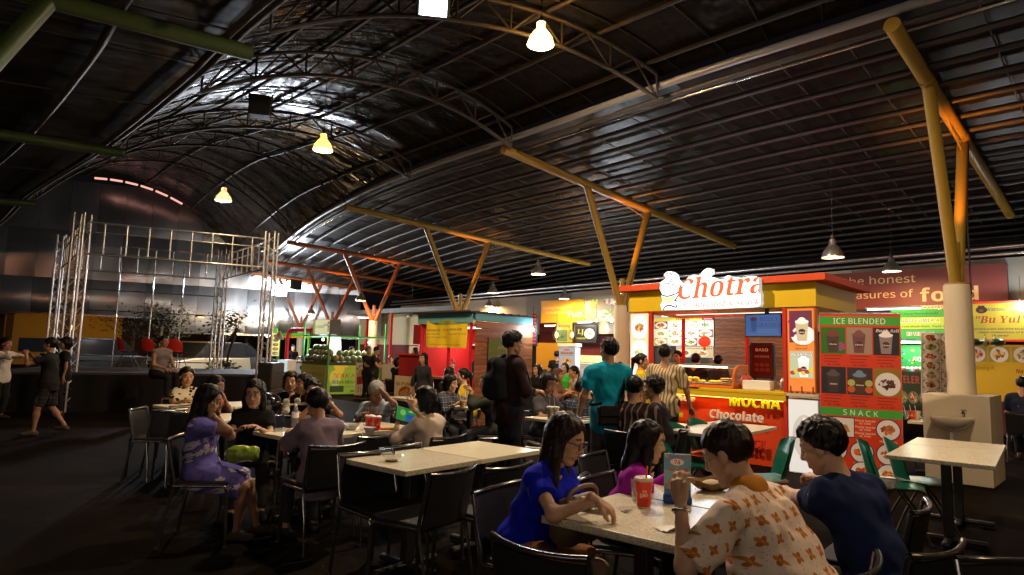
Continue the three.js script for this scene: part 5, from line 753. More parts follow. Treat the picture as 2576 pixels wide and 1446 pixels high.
// planked wall behind the kiosk: separate boards
function plankWall(label, box, d, yaw, rows, mats, extra) { const r = pxRect(...box, d, yaw), t = thing('plank_wall', label, 'wall', [r.c.x, r.c.y - r.h / 2, r.c.z], yaw); const H = r.h + (extra || 0), ph = H / rows; obj('backing', bx(r.w, H, .03, 0, r.h - H / 2, -.03), MAT.black, t); for (let i = 0; i < rows; i++) { const g = bx(r.w, ph - .008, .02, 0, r.h - (i + .5) * ph, -.002 + rr(0, .003)); planarUV(g, 'x', 'y', .9); const u = g.attributes.uv, o = rnd() * 3; for (let j = 0; j < u.count; j++) u.setXY(j, u.getX(j) + o, u.getY(j) + o); obj('plank', g, mats[i % mats.length], t); } return { t, ...r }; }
const wm = [MAT.wood, Mt({ map: woodTex, color: lin(.85, .8, .75), roughness: .6 }), Mt({ map: woodTex, color: lin(1.15, 1.1, 1), roughness: .5 })];
plankWall('brown plank wall behind the kiosk counter', [1786, 800, 2010, 935], 16, KY, 9, wm, .9);

// --- roll-up banner ---
const iceT = canvasTex(512, 1150, (x, w, h) => {
  x.fillStyle = '#c8380f'; x.fillRect(0, 0, w, h); x.fillStyle = '#3c9a34'; x.fillRect(0, 18, w, 62); txt(x, 'ICE BLENDED', w / 2, 50, 56, '#e9dcd6', { w: 'normal' });
  const bg = ['#2f6a1e', '#9a8070', '#241c24', '#2a2026', '#3a2a30', '#8a6a1a'];
  for (let i = 0; i < 6; i++) { const X = 8 + (i % 3) * 168, Y = 96 + Math.floor(i / 3) * 290; x.fillStyle = bg[i]; x.fillRect(X, Y, 160, 195); if (i < 5) cupPic(x, X + 78, Y + 185, 84, 165, ['#4a3a34', '#6a4048', '#8a7a80', '#3a3030', '#4a3428'][i], ['#7a3a34', '#7a4a44', '#e8e4e4', '#5a4a4a', '#6a8aa8'][i], 1); else { x.fillStyle = '#d8d4d0'; x.beginPath(); x.ellipse(X + 84, Y + 110, 78, 82, 0, 0, 7); x.fill(); dish(x, X + 84, Y + 110, 74, 6, ['#2a1a1c', '#5a2a2a', '#8a1a1a', '#cfc8c4'], null); } if (i === 0) for (let k = 0; k < 5; k++) { x.fillStyle = '#a04080'; x.beginPath(); x.arc(X + 130 + (k % 2) * 16, Y + 120 + k * 10, 11, 0, 7); x.fill(); } if (i === 4) for (let k = 0; k < 4; k++) { x.fillStyle = k % 2 ? '#c85a20' : '#a8b05a'; x.beginPath(); x.arc(X + (k < 2 ? 26 : 136), Y + 110 + (k % 2) * 46, 24, 0, 7); x.fill(); } if (i === 2) txt(x, 'Buah Asli', X + 86, Y + 20, 30, '#e8d8d8', { f: 'serif', style: 'italic' }); for (let k = 0; k < 3; k++) { x.fillStyle = '#8a2408'; x.fillRect(X + 20, Y + 205 + k * 22, 120 - k * 14, 7); } txt(x, 'Rp. 9.000', X + 80, Y + 272, 20, '#6a1a06', { style: 'italic' }); }
  x.fillStyle = '#3c9a34'; x.fillRect(0, 680, w, 56); txt(x, 'S N A C K', w / 2, 710, 54, '#e9dcd6', { w: 'normal' });
  x.fillStyle = '#2a1a48'; x.fillRect(14, 746, 206, 142); x.fillStyle = '#d8d0cc'; x.fillRect(20, 752, 194, 130); x.fillStyle = '#b8782a'; x.beginPath(); x.moveTo(40, 850); x.lineTo(70, 790); x.lineTo(170, 800); x.lineTo(190, 850); x.fill(); dish(x, 120, 850, 60, 3, ['#7a8a3a', '#a8401a'], null);
  for (let k = 0; k < 3; k++) { txt(x, 'Pisang Special', 282, 762 + k * 44, 19, '#e8c0a8', { style: 'italic' }); txt(x, 'Rp. 8.000', 282, 782 + k * 44, 17, '#e8c0a8', { style: 'italic' }); }
  for (const [cx, cy, s] of [[425, 815, 1], [95, 985, 2], [262, 985, 3], [425, 985, 4], [95, 1120, 5], [262, 1125, 6], [425, 1125, 7]]) { x.fillStyle = '#3a2a58'; x.beginPath(); x.arc(cx, cy, 76, 0, 7); x.fill(); x.fillStyle = '#dcd4ce'; x.beginPath(); x.arc(cx, cy, 69, 0, 7); x.fill(); dish(x, cx, cy, 66, s * 3, [['#c8501a', '#d86a2a', '#a83a12'], ['#b8602a', '#8a3a1a', '#d08a4a'], ['#c87a3a', '#a85a2a', '#8a4a1a']][s % 3], null); txt(x, 'FRENCH FRIES', cx, cy + 82, 16, '#e8c0a8'); }
});
{ const b = panel('menu_banner', 'tall orange menu banner of iced drinks and snacks beside the kiosk', 'banner', [2071, 792, 2250, 1190], 8.35, -.5, printM(iceT, { roughness: .4 }), { th: .012, back: MAT.white, roll: -.012 }); obj('base', rbx(b.w + .04, .06, .18, .02, 0, .01, -.02), MAT.alu, b.t); obj('top_bar', bar([-b.w / 2, b.h + .01, -.006], [b.w / 2, b.h + .01, -.006], .012, 8), MAT.alu, b.t); obj('pole', bar([0, .03, -.04], [0, b.h, -.03], .012, 8), MAT.alu, b.t); }
// --- sign wall over the right hand stalls ---
const honest = canvasTex(1024, 330, (x, w, h) => { x.fillStyle = '#74302a'; x.fillRect(0, 0, w, h); txt(x, 'the honest', 100, 78, 92, '#e0bf8a', { al: 'left', w: 'normal' }); txt(x, 'pleasures of', 60, 205, 84, '#e0bf8a', { al: 'left', w: 'normal' }); txt(x, 'food', 560, 225, 150, '#e0bf8a', { al: 'left' }); });
panel('wall_sign', 'maroon wall sign about the honest pleasures of food', 'sign', [2100, 676, 2482, 776], 14.2, KY, printM(honest), { th: .1 });
const cupWall = canvasTex(512, 300, (x, w, h) => { x.fillStyle = '#241a1a'; x.fillRect(0, 0, w, h); x.fillStyle = '#4a3a34'; x.beginPath(); x.moveTo(60, 40); x.lineTo(330, 60); x.lineTo(290, 300); x.lineTo(90, 300); x.fill(); x.fillStyle = '#6a5a50'; x.beginPath(); x.ellipse(195, 50, 140, 34, .05, 0, 7); x.fill(); x.fillStyle = '#5a4a44'; x.fillRect(250, 120, 260, 180); });
panel('wall_sign', 'dark wall picture of a coffee cup next to the maroon sign', 'picture', [2484, 664, 2700, 765], 13.4, KY, printM(cupWall), { th: .1 });
// upper wall band with silver pipes
{ const w = thing('stall_wall', 'long plain wall above and behind the stalls', 'wall'); const a = V(12.6, 0, -9.6), dir = V(-.643, 0, -.766); const R = (s, y, o = 0) => V(a.x + dir.x * s + .766 * o, y, a.z + dir.z * s - .643 * o);
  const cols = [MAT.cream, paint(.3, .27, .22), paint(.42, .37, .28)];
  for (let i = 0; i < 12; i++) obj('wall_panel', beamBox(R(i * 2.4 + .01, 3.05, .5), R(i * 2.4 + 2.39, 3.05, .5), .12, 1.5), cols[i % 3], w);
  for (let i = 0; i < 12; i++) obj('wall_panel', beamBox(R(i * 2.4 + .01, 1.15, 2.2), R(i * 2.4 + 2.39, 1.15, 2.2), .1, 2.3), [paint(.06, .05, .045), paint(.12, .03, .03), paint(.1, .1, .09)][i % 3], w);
  for (const [o, y, r] of [[.1, 3.98, .045], [.0, 3.82, .03]]) obj('pipe', bar(R(0, y, o), R(29, y, o), r, 10), MAT.alu, w); }
const green3 = canvasTex(640, 430, (x, w, h) => { x.fillStyle = '#2f9a44'; x.fillRect(0, 0, w, 130); x.fillStyle = '#9ac83a'; x.fillRect(0, 135, w, 145); x.fillStyle = '#35a04a'; x.fillRect(0, 285, w, 145); txt(x, 'TELOR PAK JAYA', w * .62, 22, 50, '#c02838', { stroke: '#f4f0e0' }); txt(x, 'Cabang Dharmahusada', w * .45, 92, 32, '#1d3a22'); txt(x, 'NASI CUMI P.A', w * .45, 178, 54, '#a02a50', { stroke: '#f4f0e0' }); txt(x, 'Cumi Masak Hitam - Peyek Udang', w * .55, 246, 30, '#26481f'); txt(x, 'ES TELER 26', w * .45, 334, 48, '#b02838', { stroke: '#f4f0e0' }); txt(x, '- Es Campur', w * .25, 400, 30, '#1d3a22'); });
panel('menu_board', 'green and lime menu board listing rice and squid dishes', 'menu', [2252, 768, 2392, 860], 13.3, KY, printM(green3), { th: .05 });
const sopT = canvasTex(300, 240, (x, w, h) => { x.fillStyle = '#279a3a'; x.fillRect(0, 0, w, h); txt(x, 'SOP', 230, 150, 66, '#dfe8c8'); const q = rs(3); for (let i = 0; i < 14; i++) { x.fillStyle = ['#3a6ab0', '#e0c040', '#2a3a2a', '#7ac0d0'][i % 4]; x.beginPath(); x.arc(40 + q() * 150, 30 + q() * 170, 9, 0, 7); x.fill(); } });
panel('menu_board', 'small bright green soup sign above the glass jars', 'sign', [2256, 868, 2326, 924], 13.2, KY, printM(sopT), { th: .04, legs: true });
const telerT = canvasTex(512, 300, (x, w, h) => { x.fillStyle = '#2a3a20'; x.fillRect(0, 0, w, h); txt(x, 'ES TELER 6', w / 2, 60, 84, '#b84a3a'); for (let i = 0; i < 4; i++) dish(x, 70 + i * 125, 200, 62, i + 9, FOODC[i], '#7a7a60'); });
panel('counter_front', 'counter front with dish pictures below the green soup sign', 'counter', [2236, 936, 2330, 1030], 12.9, KY, printM(telerT), { th: .5, legs: false });
for (let i = 0; i < 7; i++) { const q = atD(2250 + i * 11, 931, 13.05), j = thing('glass_jar', 'glass jar with a clear lid lined up on the green stall counter', 'jar', [q.x, q.y - .06, q.z], 0, 'glass jars on the green stall'); obj('jar', lathe([[0, 0], [.045, 0], [.05, .06], [.035, .09]], 12), Mp({ color: [lin(.1, .5, .12), lin(.7, .7, .7), lin(.5, .06, .05)][i % 3], transmission: .5, roughness: .1 }), j); obj('lid', new THREE.SphereGeometry(.04, 12, 8).translate(0, .095, 0), Mp({ color: lin(.7, .8, .75), roughness: .1, transmission: .4 }), j); }
const foodStrip = canvasTex(256, 560, (x, w, h) => { x.fillStyle = '#d8d4c8'; x.fillRect(0, 0, w, h); for (let j = 0; j < 7; j++) for (let i = 0; i < 2; i++) { x.fillStyle = ['#b8b4a8', '#8a8a7a'][(i + j) % 2]; x.fillRect(6 + i * 125, 6 + j * 79, 118, 72); dish(x, 65 + i * 125, 42 + j * 79, 54, i + j * 3 + 2, FOODC[(i + j) % 5]); } });
{ const b = panel('menu_banner', 'standing banner of small dish photographs before the basin column', 'banner', [2322, 838, 2402, 1004], 10.6, -.35, printM(foodStrip), { th: .012, back: MAT.white, legs: true, roll: -.03 }); }
tubeLamp('white fluorescent tube under the maroon sign', atD(2247, 777, 12.8).toArray(), KY, .95, 6, 130);
tubeLamp('fluorescent tube over the green soup sign', atD(2300, 862, 12.9).toArray(), KY, .6, 5, 110);
tubeLamp('added fluorescent tube over the wall menu behind the kiosk', atD(1718, 794, 14.8).toArray(), KY, 1.1, 5, 130);  // added lamp, put in to light the printed menu
const bu = canvasTex(512, 400, (x, w, h) => { x.fillStyle = '#e8cf3e'; x.fillRect(0, 0, w, h); x.fillStyle = '#3a2a24'; x.beginPath(); x.ellipse(100, 70, 52, 40, 0, 0, 7); x.fill(); x.fillRect(70, 22, 60, 14); x.fillStyle = '#8a4a3a'; x.beginPath(); x.ellipse(100, 78, 20, 18, 0, 0, 7); x.fill(); txt(x, 'Warung Gudeg', 310, 66, 50, '#3a5a8a', { f: 'serif', sx: .9 }); txt(x, '"Bu Yul"', w / 2, 180, 108, '#c03a30', { f: 'serif', style: 'italic' }); txt(x, 'RATUNYA GUDEG DAN AYAM KALASAN', w / 2, 284, 27, '#2a3a6a'); txt(x, 'CABANG DHARMAHUSADA 221 B', w / 2, 322, 26, '#3a4a6a'); txt(x, '031 5997607', w / 2, 360, 26, '#2a3a6a'); });
panel('name_sign', 'yellow stall sign with a black clay pot and red script name', 'sign', [2455, 762, 2572, 854], 12.6, KY, litM(bu, .3), { th: .06, frame: .04, frameM: redP });
const buC = canvasTex(640, 360, (x, w, h) => { x.fillStyle = '#d8b01e'; x.fillRect(0, 0, w, h); for (let i = 0; i < 4; i++) { x.fillStyle = '#b09a3a'; x.fillRect(10 + i * 158, 12, 148, 98); dish(x, 84 + i * 158, 62, 62, i + 12, FOODC[(i + 2) % 5]); } txt(x, 'Nasi Gudeg P...', 110, 150, 32, '#a88a1a', { style: 'italic' }); txt(x, 'Nasi Tim', 420, 165, 36, '#8a1a14', { style: 'italic' }); });
{ const b = panel('food_counter', 'yellow food counter with a strip of dish photographs', 'counter', [2450, 868, 2640, 1010], 11.9, KY, printM(buC, { roughness: .3 }), { th: .5, back: yel });
  const lids = [['dark_bowl', 2468, 'clay'], ['dark_bowl', 2524, 'clay']]; for (const [n, x] of lids) { const q = atD(x, 868, 11.9), m = obj('serving_bowl', new THREE.SphereGeometry(.13, 18, 10).scale(1, .55, 1), Mt({ color: lin(.02, .03, .02), roughness: .4 })); m.position.copy(q.add(V(0, .06, -.15))); tag(m, x < 2500 ? 'dark round serving bowl nearer the basin column' : 'dark round serving bowl past the two bottles', 'bowl'); }
  for (const x of [2488, 2513]) { const q = atD(x, 868, 11.95), t = thing('sauce_bottle', 'green and white sauce bottle on the yellow counter', 'bottle', [q.x, q.y - .02, q.z - .1], 0, 'sauce bottles on the yellow counter'); obj('bottle', lathe([[0, 0], [.035, 0], [.035, .12], [.014, .17], [.012, .2]], 14), Mp({ color: lin(.4, .5, .25), roughness: .2 }), t); obj('cap', cyl(.014, .014, .025, 0, .212, 0, 10), paint(.1, .3, .05), t); } }
bulbLamp('bare white bulb beside the yellow stall sign', atD(2567, 764, 12.2).toArray(), .045, 5, 14);
// --- basin column plinth ---
{ const c = colPos[1], t = thing('basin_plinth', 'cream plinth round the column with a white hand basin and tap', 'plinth', [c.x, 0, c.z], KY);
  obj('plinth', [rbx(.74, 1.14, .3, .01, 0, .57, .34), bx(.74, 1.139, .3, 0, .57, -.34), bx(.2, 1.138, .38, .27, .57, 0), bx(.2, 1.138, .38, -.27, .57, 0)], MAT.cream, t);
  const bs = lathe([[0, .0], [.06, 0], [.16, .05], [.22, .12], [.235, .17], [.225, .175], [.2, .13], [.13, .07], [0, .05]], 28).scale(1, 1, .8); obj('basin', bs.translate(-.02, .68, .68), Mp({ color: lin(.55, .47, .36), roughness: .2, clearcoat: .4 }), t);
  obj('basin_shelf', rbx(.46, .05, .14, .02, -.02, .84, .55), Mp({ color: lin(.55, .47, .36), roughness: .25 }), t);
  const tp = obj('tap', tubeG([[.1, .86, .53], [.1, .93, .54], [.1, .945, .59], [.1, .92, .63]], .011), MAT.chrome, t); obj('tap_handle', bar([.07, .95, .53], [.13, .95, .53], .008), MAT.chrome, tp);
  obj('drain_pipe', tubeG([[-.02, .68, .66], [-.02, .56, .66], [.02, .5, .62], [.0, .45, .5]], .02), MAT.white, t); }
// --- ticket booth ---
{ const O = V(-.793, 0, -13.5), t = thing('ticket_booth', 'red ticket booth with a pale blue fascia and an open lit counter', 'booth', O.toArray(), KY), w = 1.75, d = 1.78, H = 2.36;
  const rd = paint(.5, .02, .018, .45);
  obj('fascia', bx(w + .1, .2, .04, -w / 2, H - .1, .08), paint(.12, .33, .38), t); obj('fascia', bx(.04, .18, d, .05, H - .06, -d / 2), paint(.12, .33, .38), t);
  for (let i = 0; i < 9; i++) obj('roof_sheet', bar([-w - .1, H + .03 + .0 * i, .2 - i * .25], [.1, H + .03, .2 - i * .25], .03, 6), MAT.darkSteel, t);
  obj('roof', bx(w + .2, .03, d + .3, -w / 2, H + .02, -d / 2), MAT.darkSteel, t);
  obj('side_wall', bx(.06, H - .2, d, -w + .03, (H - .2) / 2, -d / 2), rd, t); obj('back_wall', bx(w - .12, H - .2, .04, -w / 2, (H - .2) / 2, -d + .02), rd, t);
  obj('lower_front', bx(w - .1, .92, .05, -w / 2, .46, -.02), paint(.16, .06, .03), t); obj('counter_shelf', rbx(w + .02, .05, .42, .008, -w / 2, .96, .02), paint(.2, .07, .03), t);
  for (const x of [-.03, -w * .43, -w + .02]) obj('post', bx(.05, H - .2, .05, x, (H - .2) / 2, .03), rd, t);
  obj('inner_shelf', bx(w - .14, .03, .3, -w / 2, 1.72, -d + .22), MAT.white, t); obj('ceiling', bx(w - .1, .02, d - .1, -w / 2, 2.14, -d / 2), MAT.white, t);
  // plank wall on its side: separate boards
  for (let i = 0; i < 15; i++) { const hh = H / 15; const g = bx(.03, hh - .006, d, .015 + (i % 3) * .002, (i + .5) * hh, -d / 2 - .05); planarUV(g, 'z', 'y', .8); const u = g.attributes.uv, o = i * .37; for (let j = 0; j < u.count; j++) u.setXY(j, u.getX(j) + o, u.getY(j) + o * .7); obj('plank', g, wm[(i * 5) % 3], t); }
  obj('light_tube', bar([-w + .3, 2.1, -.9], [-.5, 2.1, -.9], .014, 8), glow(0xfff0ea, 6), t); { const l = new THREE.RectAreaLight(0xfff0ea, 260, .95, .04); l.position.set(-w / 2 - .1, 2.08, -.9); l.rotation.x = -Math.PI / 2; l.name = 'booth_light'; t.add(l); }
  const P = (x, y, z) => t.localToWorld(V(x, y, z)); t.updateMatrixWorld();
  const lok = canvasTex(640, 330, (x, w2, h) => { x.fillStyle = '#d8bc1e'; x.fillRect(0, 0, w2, h); x.fillStyle = '#7a9a3a'; x.beginPath(); x.ellipse(w2 * .55, 10, 330, 50, 0, 0, 7); x.fill(); txt(x, 'LOKET', w2 * .58, 30, 58, '#8a6a4a', {}); txt(x, 'MATERAY CAR', 115, 120, 36, '#3a4a3a', { sx: .85 }); txt(x, 'Rp 10.000', 320, 116, 30, '#7a7a3a', { sx: .9 }); txt(x, 'WARA-WIRI', 480, 112, 38, '#3a4a3a', { sx: .85 }); txt(x, '- Berat Max 30 Kg', 110, 164, 27, '#3a4a3a', { style: 'italic', w: 'normal' }); txt(x, '- Durasi Permainan 5 Menit', 160, 204, 27, '#3a4a3a', { style: 'italic', w: 'normal' }); txt(x, 'Dibawah 5th Free', 500, 164, 32, '#4a5a3a', { style: 'italic', w: 'normal' }); for (let i = 0; i < 34; i++) { x.fillStyle = '#b8722a'; x.fillRect(60 + i * 15 + (i % 5), 284 + (i % 3) * 3, 9, 11); } });
  const b = thing('ticket_banner', 'yellow cloth price banner hung across the ticket booth', 'banner', P(-w / 2 + .1, 1.62, .1).toArray(), KY); const cg = sheet((u, v) => V((u - .5) * 1.35, v * .6, .02 * Math.sin(u * 9 + v * 3) + .012 * Math.sin(u * 23)), 30, 10, 1, 1); obj('cloth', cg, printM(lok, { roughness: .7 }), b);
  const artT = canvasTex(256, 256, (x, w2, h) => { x.fillStyle = '#5a6428'; x.fillRect(0, 0, w2, h); const q = rs(21); for (let i = 0; i < 260; i++) { x.strokeStyle = ['#3d4a1c', '#76803a', '#4a5420', '#8a8a4a'][i % 4]; x.lineWidth = 3; x.beginPath(); const X = q() * w2, Y = q() * h; x.moveTo(X, Y); x.lineTo(X + q() * 30 - 15, Y + q() * 16 - 8); x.stroke(); } txt(x, 'ART', 150, 90, 52, '#b07a5a', { w: 'normal' }); txt(x, 'XTWW', 140, 180, 34, '#a8906a', { w: 'normal' }); });
  const ab = thing('art_board', 'mossy green board with scratched letters on the plank wall', 'board', P(.05, 1.28, -.75).toArray(), KY + Math.PI / 2); obj('board', rbx(.72, .58, .03, .005, 0, .29, 0), MAT.darkSteel, ab); obj('print', new THREE.PlaneGeometry(.71, .57).translate(0, .29, .018), Mt({ map: artT, roughness: .9, bumpMap: TX.grime, bumpScale: .01 }), ab);
  const wj = thing('water_jug', 'large blue water jug on the booth counter', 'water jug', P(-.22, .985, -.35).toArray()); obj('jug', lathe([[0, 0], [.13, 0], [.135, .1], [.125, .12], [.135, .14], [.135, .28], [.1, .36], [.04, .39], [.04, .43]], 20), Mp({ color: lin(.05, .12, .3), roughness: .1, transmission: .5, thickness: 0 }), wj); obj('cap', cyl(.045, .045, .04, 0, .44, 0, 12), MAT.white, wj);
  const lt = thing('desk_fan', 'small white desk fan on the booth counter', 'fan', P(-.95, .985, -.3).toArray(), KY); obj('stand', [cyl(.07, .08, .02, 0, .01, 0, 16), cyl(.012, .012, .2, 0, .1, 0, 8)], MAT.white, lt); obj('cage', new THREE.TorusGeometry(.11, .008, 6, 24).translate(0, .27, .03), MAT.alu, lt); for (let i = 0; i < 3; i++) obj('blade', bx(.04, .09, .006).translate(0, .05, 0).rotateZ(i * 2.094).translate(0, .27, .03), MAT.white, lt);
  const hl = obj('helmet', new THREE.SphereGeometry(.13, 18, 12, 0, 7, 0, 1.9), Mp({ color: lin(.35, .02, .1), roughness: .25 })); hl.position.copy(P(-.7, 1.78, -d + .22)); tag(hl, 'pink and red helmet on the booth shelf', 'helmet');
}
// --- coconut stall ---
{ const O = V(-6.07, 0, -21.4), t = thing('coconut_stall', 'coconut stall with green posts, leafy banners and a lit sign box', 'stall', O.toArray(), KY), w = 1.72, d = 2.24; t.updateMatrixWorld();
  const gp = paint(.06, .3, .1, .4), P = (x, y, z) => t.localToWorld(V(x, y, z));
  for (const [x, z] of [[0, 0], [-w, 0], [0, -d], [-w, -d]]) obj('post', bx(.05, 2.48, .05, x, 1.24, z), gp, t);
  obj('rail', [bx(w, .04, .04, -w / 2, 1.98, 0), bx(.04, .04, d, 0, 1.98, -d / 2), bx(w, .04, .04, -w / 2, 1.98, -d), bx(.04, .04, d, -w, 1.98, -d / 2)], gp, t);
  obj('counter', bx(w - .06, 1.0, d - .06, -w / 2, .5, -d / 2), paint(.12, .16, .03), t); obj('tray', bx(w + .04, .1, d + .04, -w / 2, 1.05, -d / 2), paint(.05, .06, .03), t);
  const b1 = canvasTex(512, 420, (x, W, H) => { x.fillStyle = '#a8b23a'; x.fillRect(0, 0, W, H); txt(x, 'ES DEGAN ASLI', W * .45, 50, 46, '#b8902a', { f: 'serif' }); txt(x, '"CAK SROTHO"', W * .48, 140, 62, '#b8401c', { f: 'serif', style: 'italic' }); x.fillStyle = '#c03020'; x.beginPath(); x.moveTo(430, 420); x.lineTo(455, 240); x.lineTo(480, 420); x.fill(); x.fillStyle = '#c8c49a'; x.fillRect(490, 0, 22, H); });
  const b2 = canvasTex(640, 420, (x, W, H) => { x.fillStyle = '#8fc83c'; x.fillRect(0, 0, W, H); x.fillStyle = '#e8e04a'; x.beginPath(); x.moveTo(60, 0); x.lineTo(140, 180); x.lineTo(240, 0); x.fill(); x.beginPath(); x.ellipse(90, 180, 70, 110, 0, 0, 7); x.fill(); x.fillStyle = '#b8d890'; x.beginPath(); x.ellipse(90, 240, 50, 90, 0, 0, 7); x.fill(); txt(x, 'ES DEGAN', 330, 46, 52, '#e0742a', { f: 'serif' }); txt(x, '"CAK SROTHO"', 350, 150, 76, '#d0301c', { f: 'serif', style: 'italic' }); txt(x, 'SEDIA DEGAN IJO', 260, 245, 58, '#22301a', { f: 'serif', sx: .8 }); x.fillStyle = '#26421e'; x.fillRect(30, 300, 170, 90); txt(x, 'TERIMA PESANAN', 300, 312, 24, '#c84a20'); txt(x, '085', 320, 380, 48, '#2a3a2a'); });
  const cl = (W, H, tex, lab, p, yaw) => { const b = thing('stall_banner', lab, 'banner', p.toArray(), yaw); obj('cloth', sheet((u, v) => V((u - .5) * W, v * H, .012 * Math.sin(u * 14 + v * 2)), 20, 6, 1, 1), printM(tex, { roughness: .6 }), b); };
  cl(w, .96, b1, 'olive printed cloth on the stage side of the coconut stall', P(-w / 2, .03, .03), KY); cl(d * .9, .96, b2, 'leaf green printed cloth with red script on the coconut stall', P(.03, .03, -d * .45), KY + Math.PI / 2);
  const sg = canvasTex(512, 290, (x, W, H) => { x.fillStyle = '#f0f0c0'; x.fillRect(0, 0, W, H); x.fillStyle = '#7aa040'; x.fillRect(0, 0, 60, H); txt(x, 'ES DEGAN', 190, 140, 78, '#2a9a5a', { sx: .8 }); txt(x, 'Asli', 385, 100, 74, '#4a4a8a', { f: 'serif', style: 'italic' }); x.fillStyle = '#8a4a30'; x.fillRect(452, 40, 52, 200); x.fillStyle = '#e8d8b0'; x.beginPath(); x.arc(478, 100, 20, 0, 7); x.fill(); x.fillStyle = '#7ab0a0'; x.fillRect(456, 150, 44, 86); });
  const s1 = thing('sign_box', 'lit sign box lettered for coconut ice on the green posts', 'sign', P(-w / 2 + .4, 2.02, .06).toArray(), KY); obj('housing', bx(1.1, .5, .4, 0, .25, -.2), paint(.16, .16, .15), s1); obj('face', new THREE.PlaneGeometry(1.08, .48).translate(0, .25, .004), litM(sg, .6), s1); { const l = new THREE.RectAreaLight(0xffffe0, 1.5, 1, .45); l.position.set(0, .25, .03); l.rotation.y = Math.PI; l.name = 'sign_light'; s1.add(l); }
  const cm = [lin(.13, .16, .03), lin(.17, .15, .045), lin(.1, .14, .03)].map(c => Mp({ color: c, roughness: .35, bumpMap: TX.grime, bumpScale: .006 })); const cg = new THREE.SphereGeometry(.115, 16, 12); { const p = cg.attributes.position; for (let i = 0; i < p.count; i++) { const y = p.getY(i); p.setY(i, y * (1.08 + (y > 0 ? .06 : 0))); } cg.computeVertexNormals(); }
  const put = (x, y, z) => { const m = obj('coconut', cg, cm[Math.floor(rnd() * 3)]); m.position.copy(P(x, y, z)); m.rotation.set(rr(-.6, .6), rr(0, 6), rr(-.6, .6)); const k = rr(.82, 1.08); m.scale.setScalar(k); tag(m, 'young green coconut in the heap on the coconut stall', 'coconut', 'green coconuts on the stall'); };
  for (let i = 0; i < 8; i++) put(-w + .1 + i * .21, 1.21, -.1 + rr(-.03, .03)); for (let i = 0; i < 8; i++) put(-.1 + rr(-.03, .03), 1.21, -.33 - i * .235);
  for (let i = 0; i < 7; i++) put(-w + .25 + i * .21, 1.4, -.2 + rr(-.04, .04)); for (let i = 0; i < 6; i++) put(-.22 + rr(-.05, .05), 1.4, -.55 - i * .25);
  for (let i = 0; i < 6; i++) put(-w + .3 + i * .22, 1.21, -.34); for (let i = 0; i < 4; i++) put(-w + .35 + i * .25, 1.57, -.28 + rr(-.04, .04));
  bulbLamp('bare white bulb at the coconut stall beside the white cloths', P(-1.3, 1.86, -.5).toArray(), .04, 3.5, 16); bulbLamp('bare white bulb in the middle of the coconut stall', P(-.75, 1.78, -.7).toArray(), .04, 3.5, 16); bulbLamp('bare white bulb on the potato side of the coconut stall', P(-.05, 1.8, -1.6).toArray(), .04, 3.5, 16);
  const hc = thing('hanging_cloth', 'white cloths hung under the coconut stall frame', 'cloth', P(-1.2, 1.3, -.9).toArray(), KY + .2); for (let k = 0; k < 3; k++) obj('cloth', sheet((u, v) => V((u - .5) * (.2 + .14 * (1 - v)) + k * .17 - .15, v * .66, .03 * Math.sin(u * 10 + k)), 10, 6, 1, 1), MAT.white, hc);
}
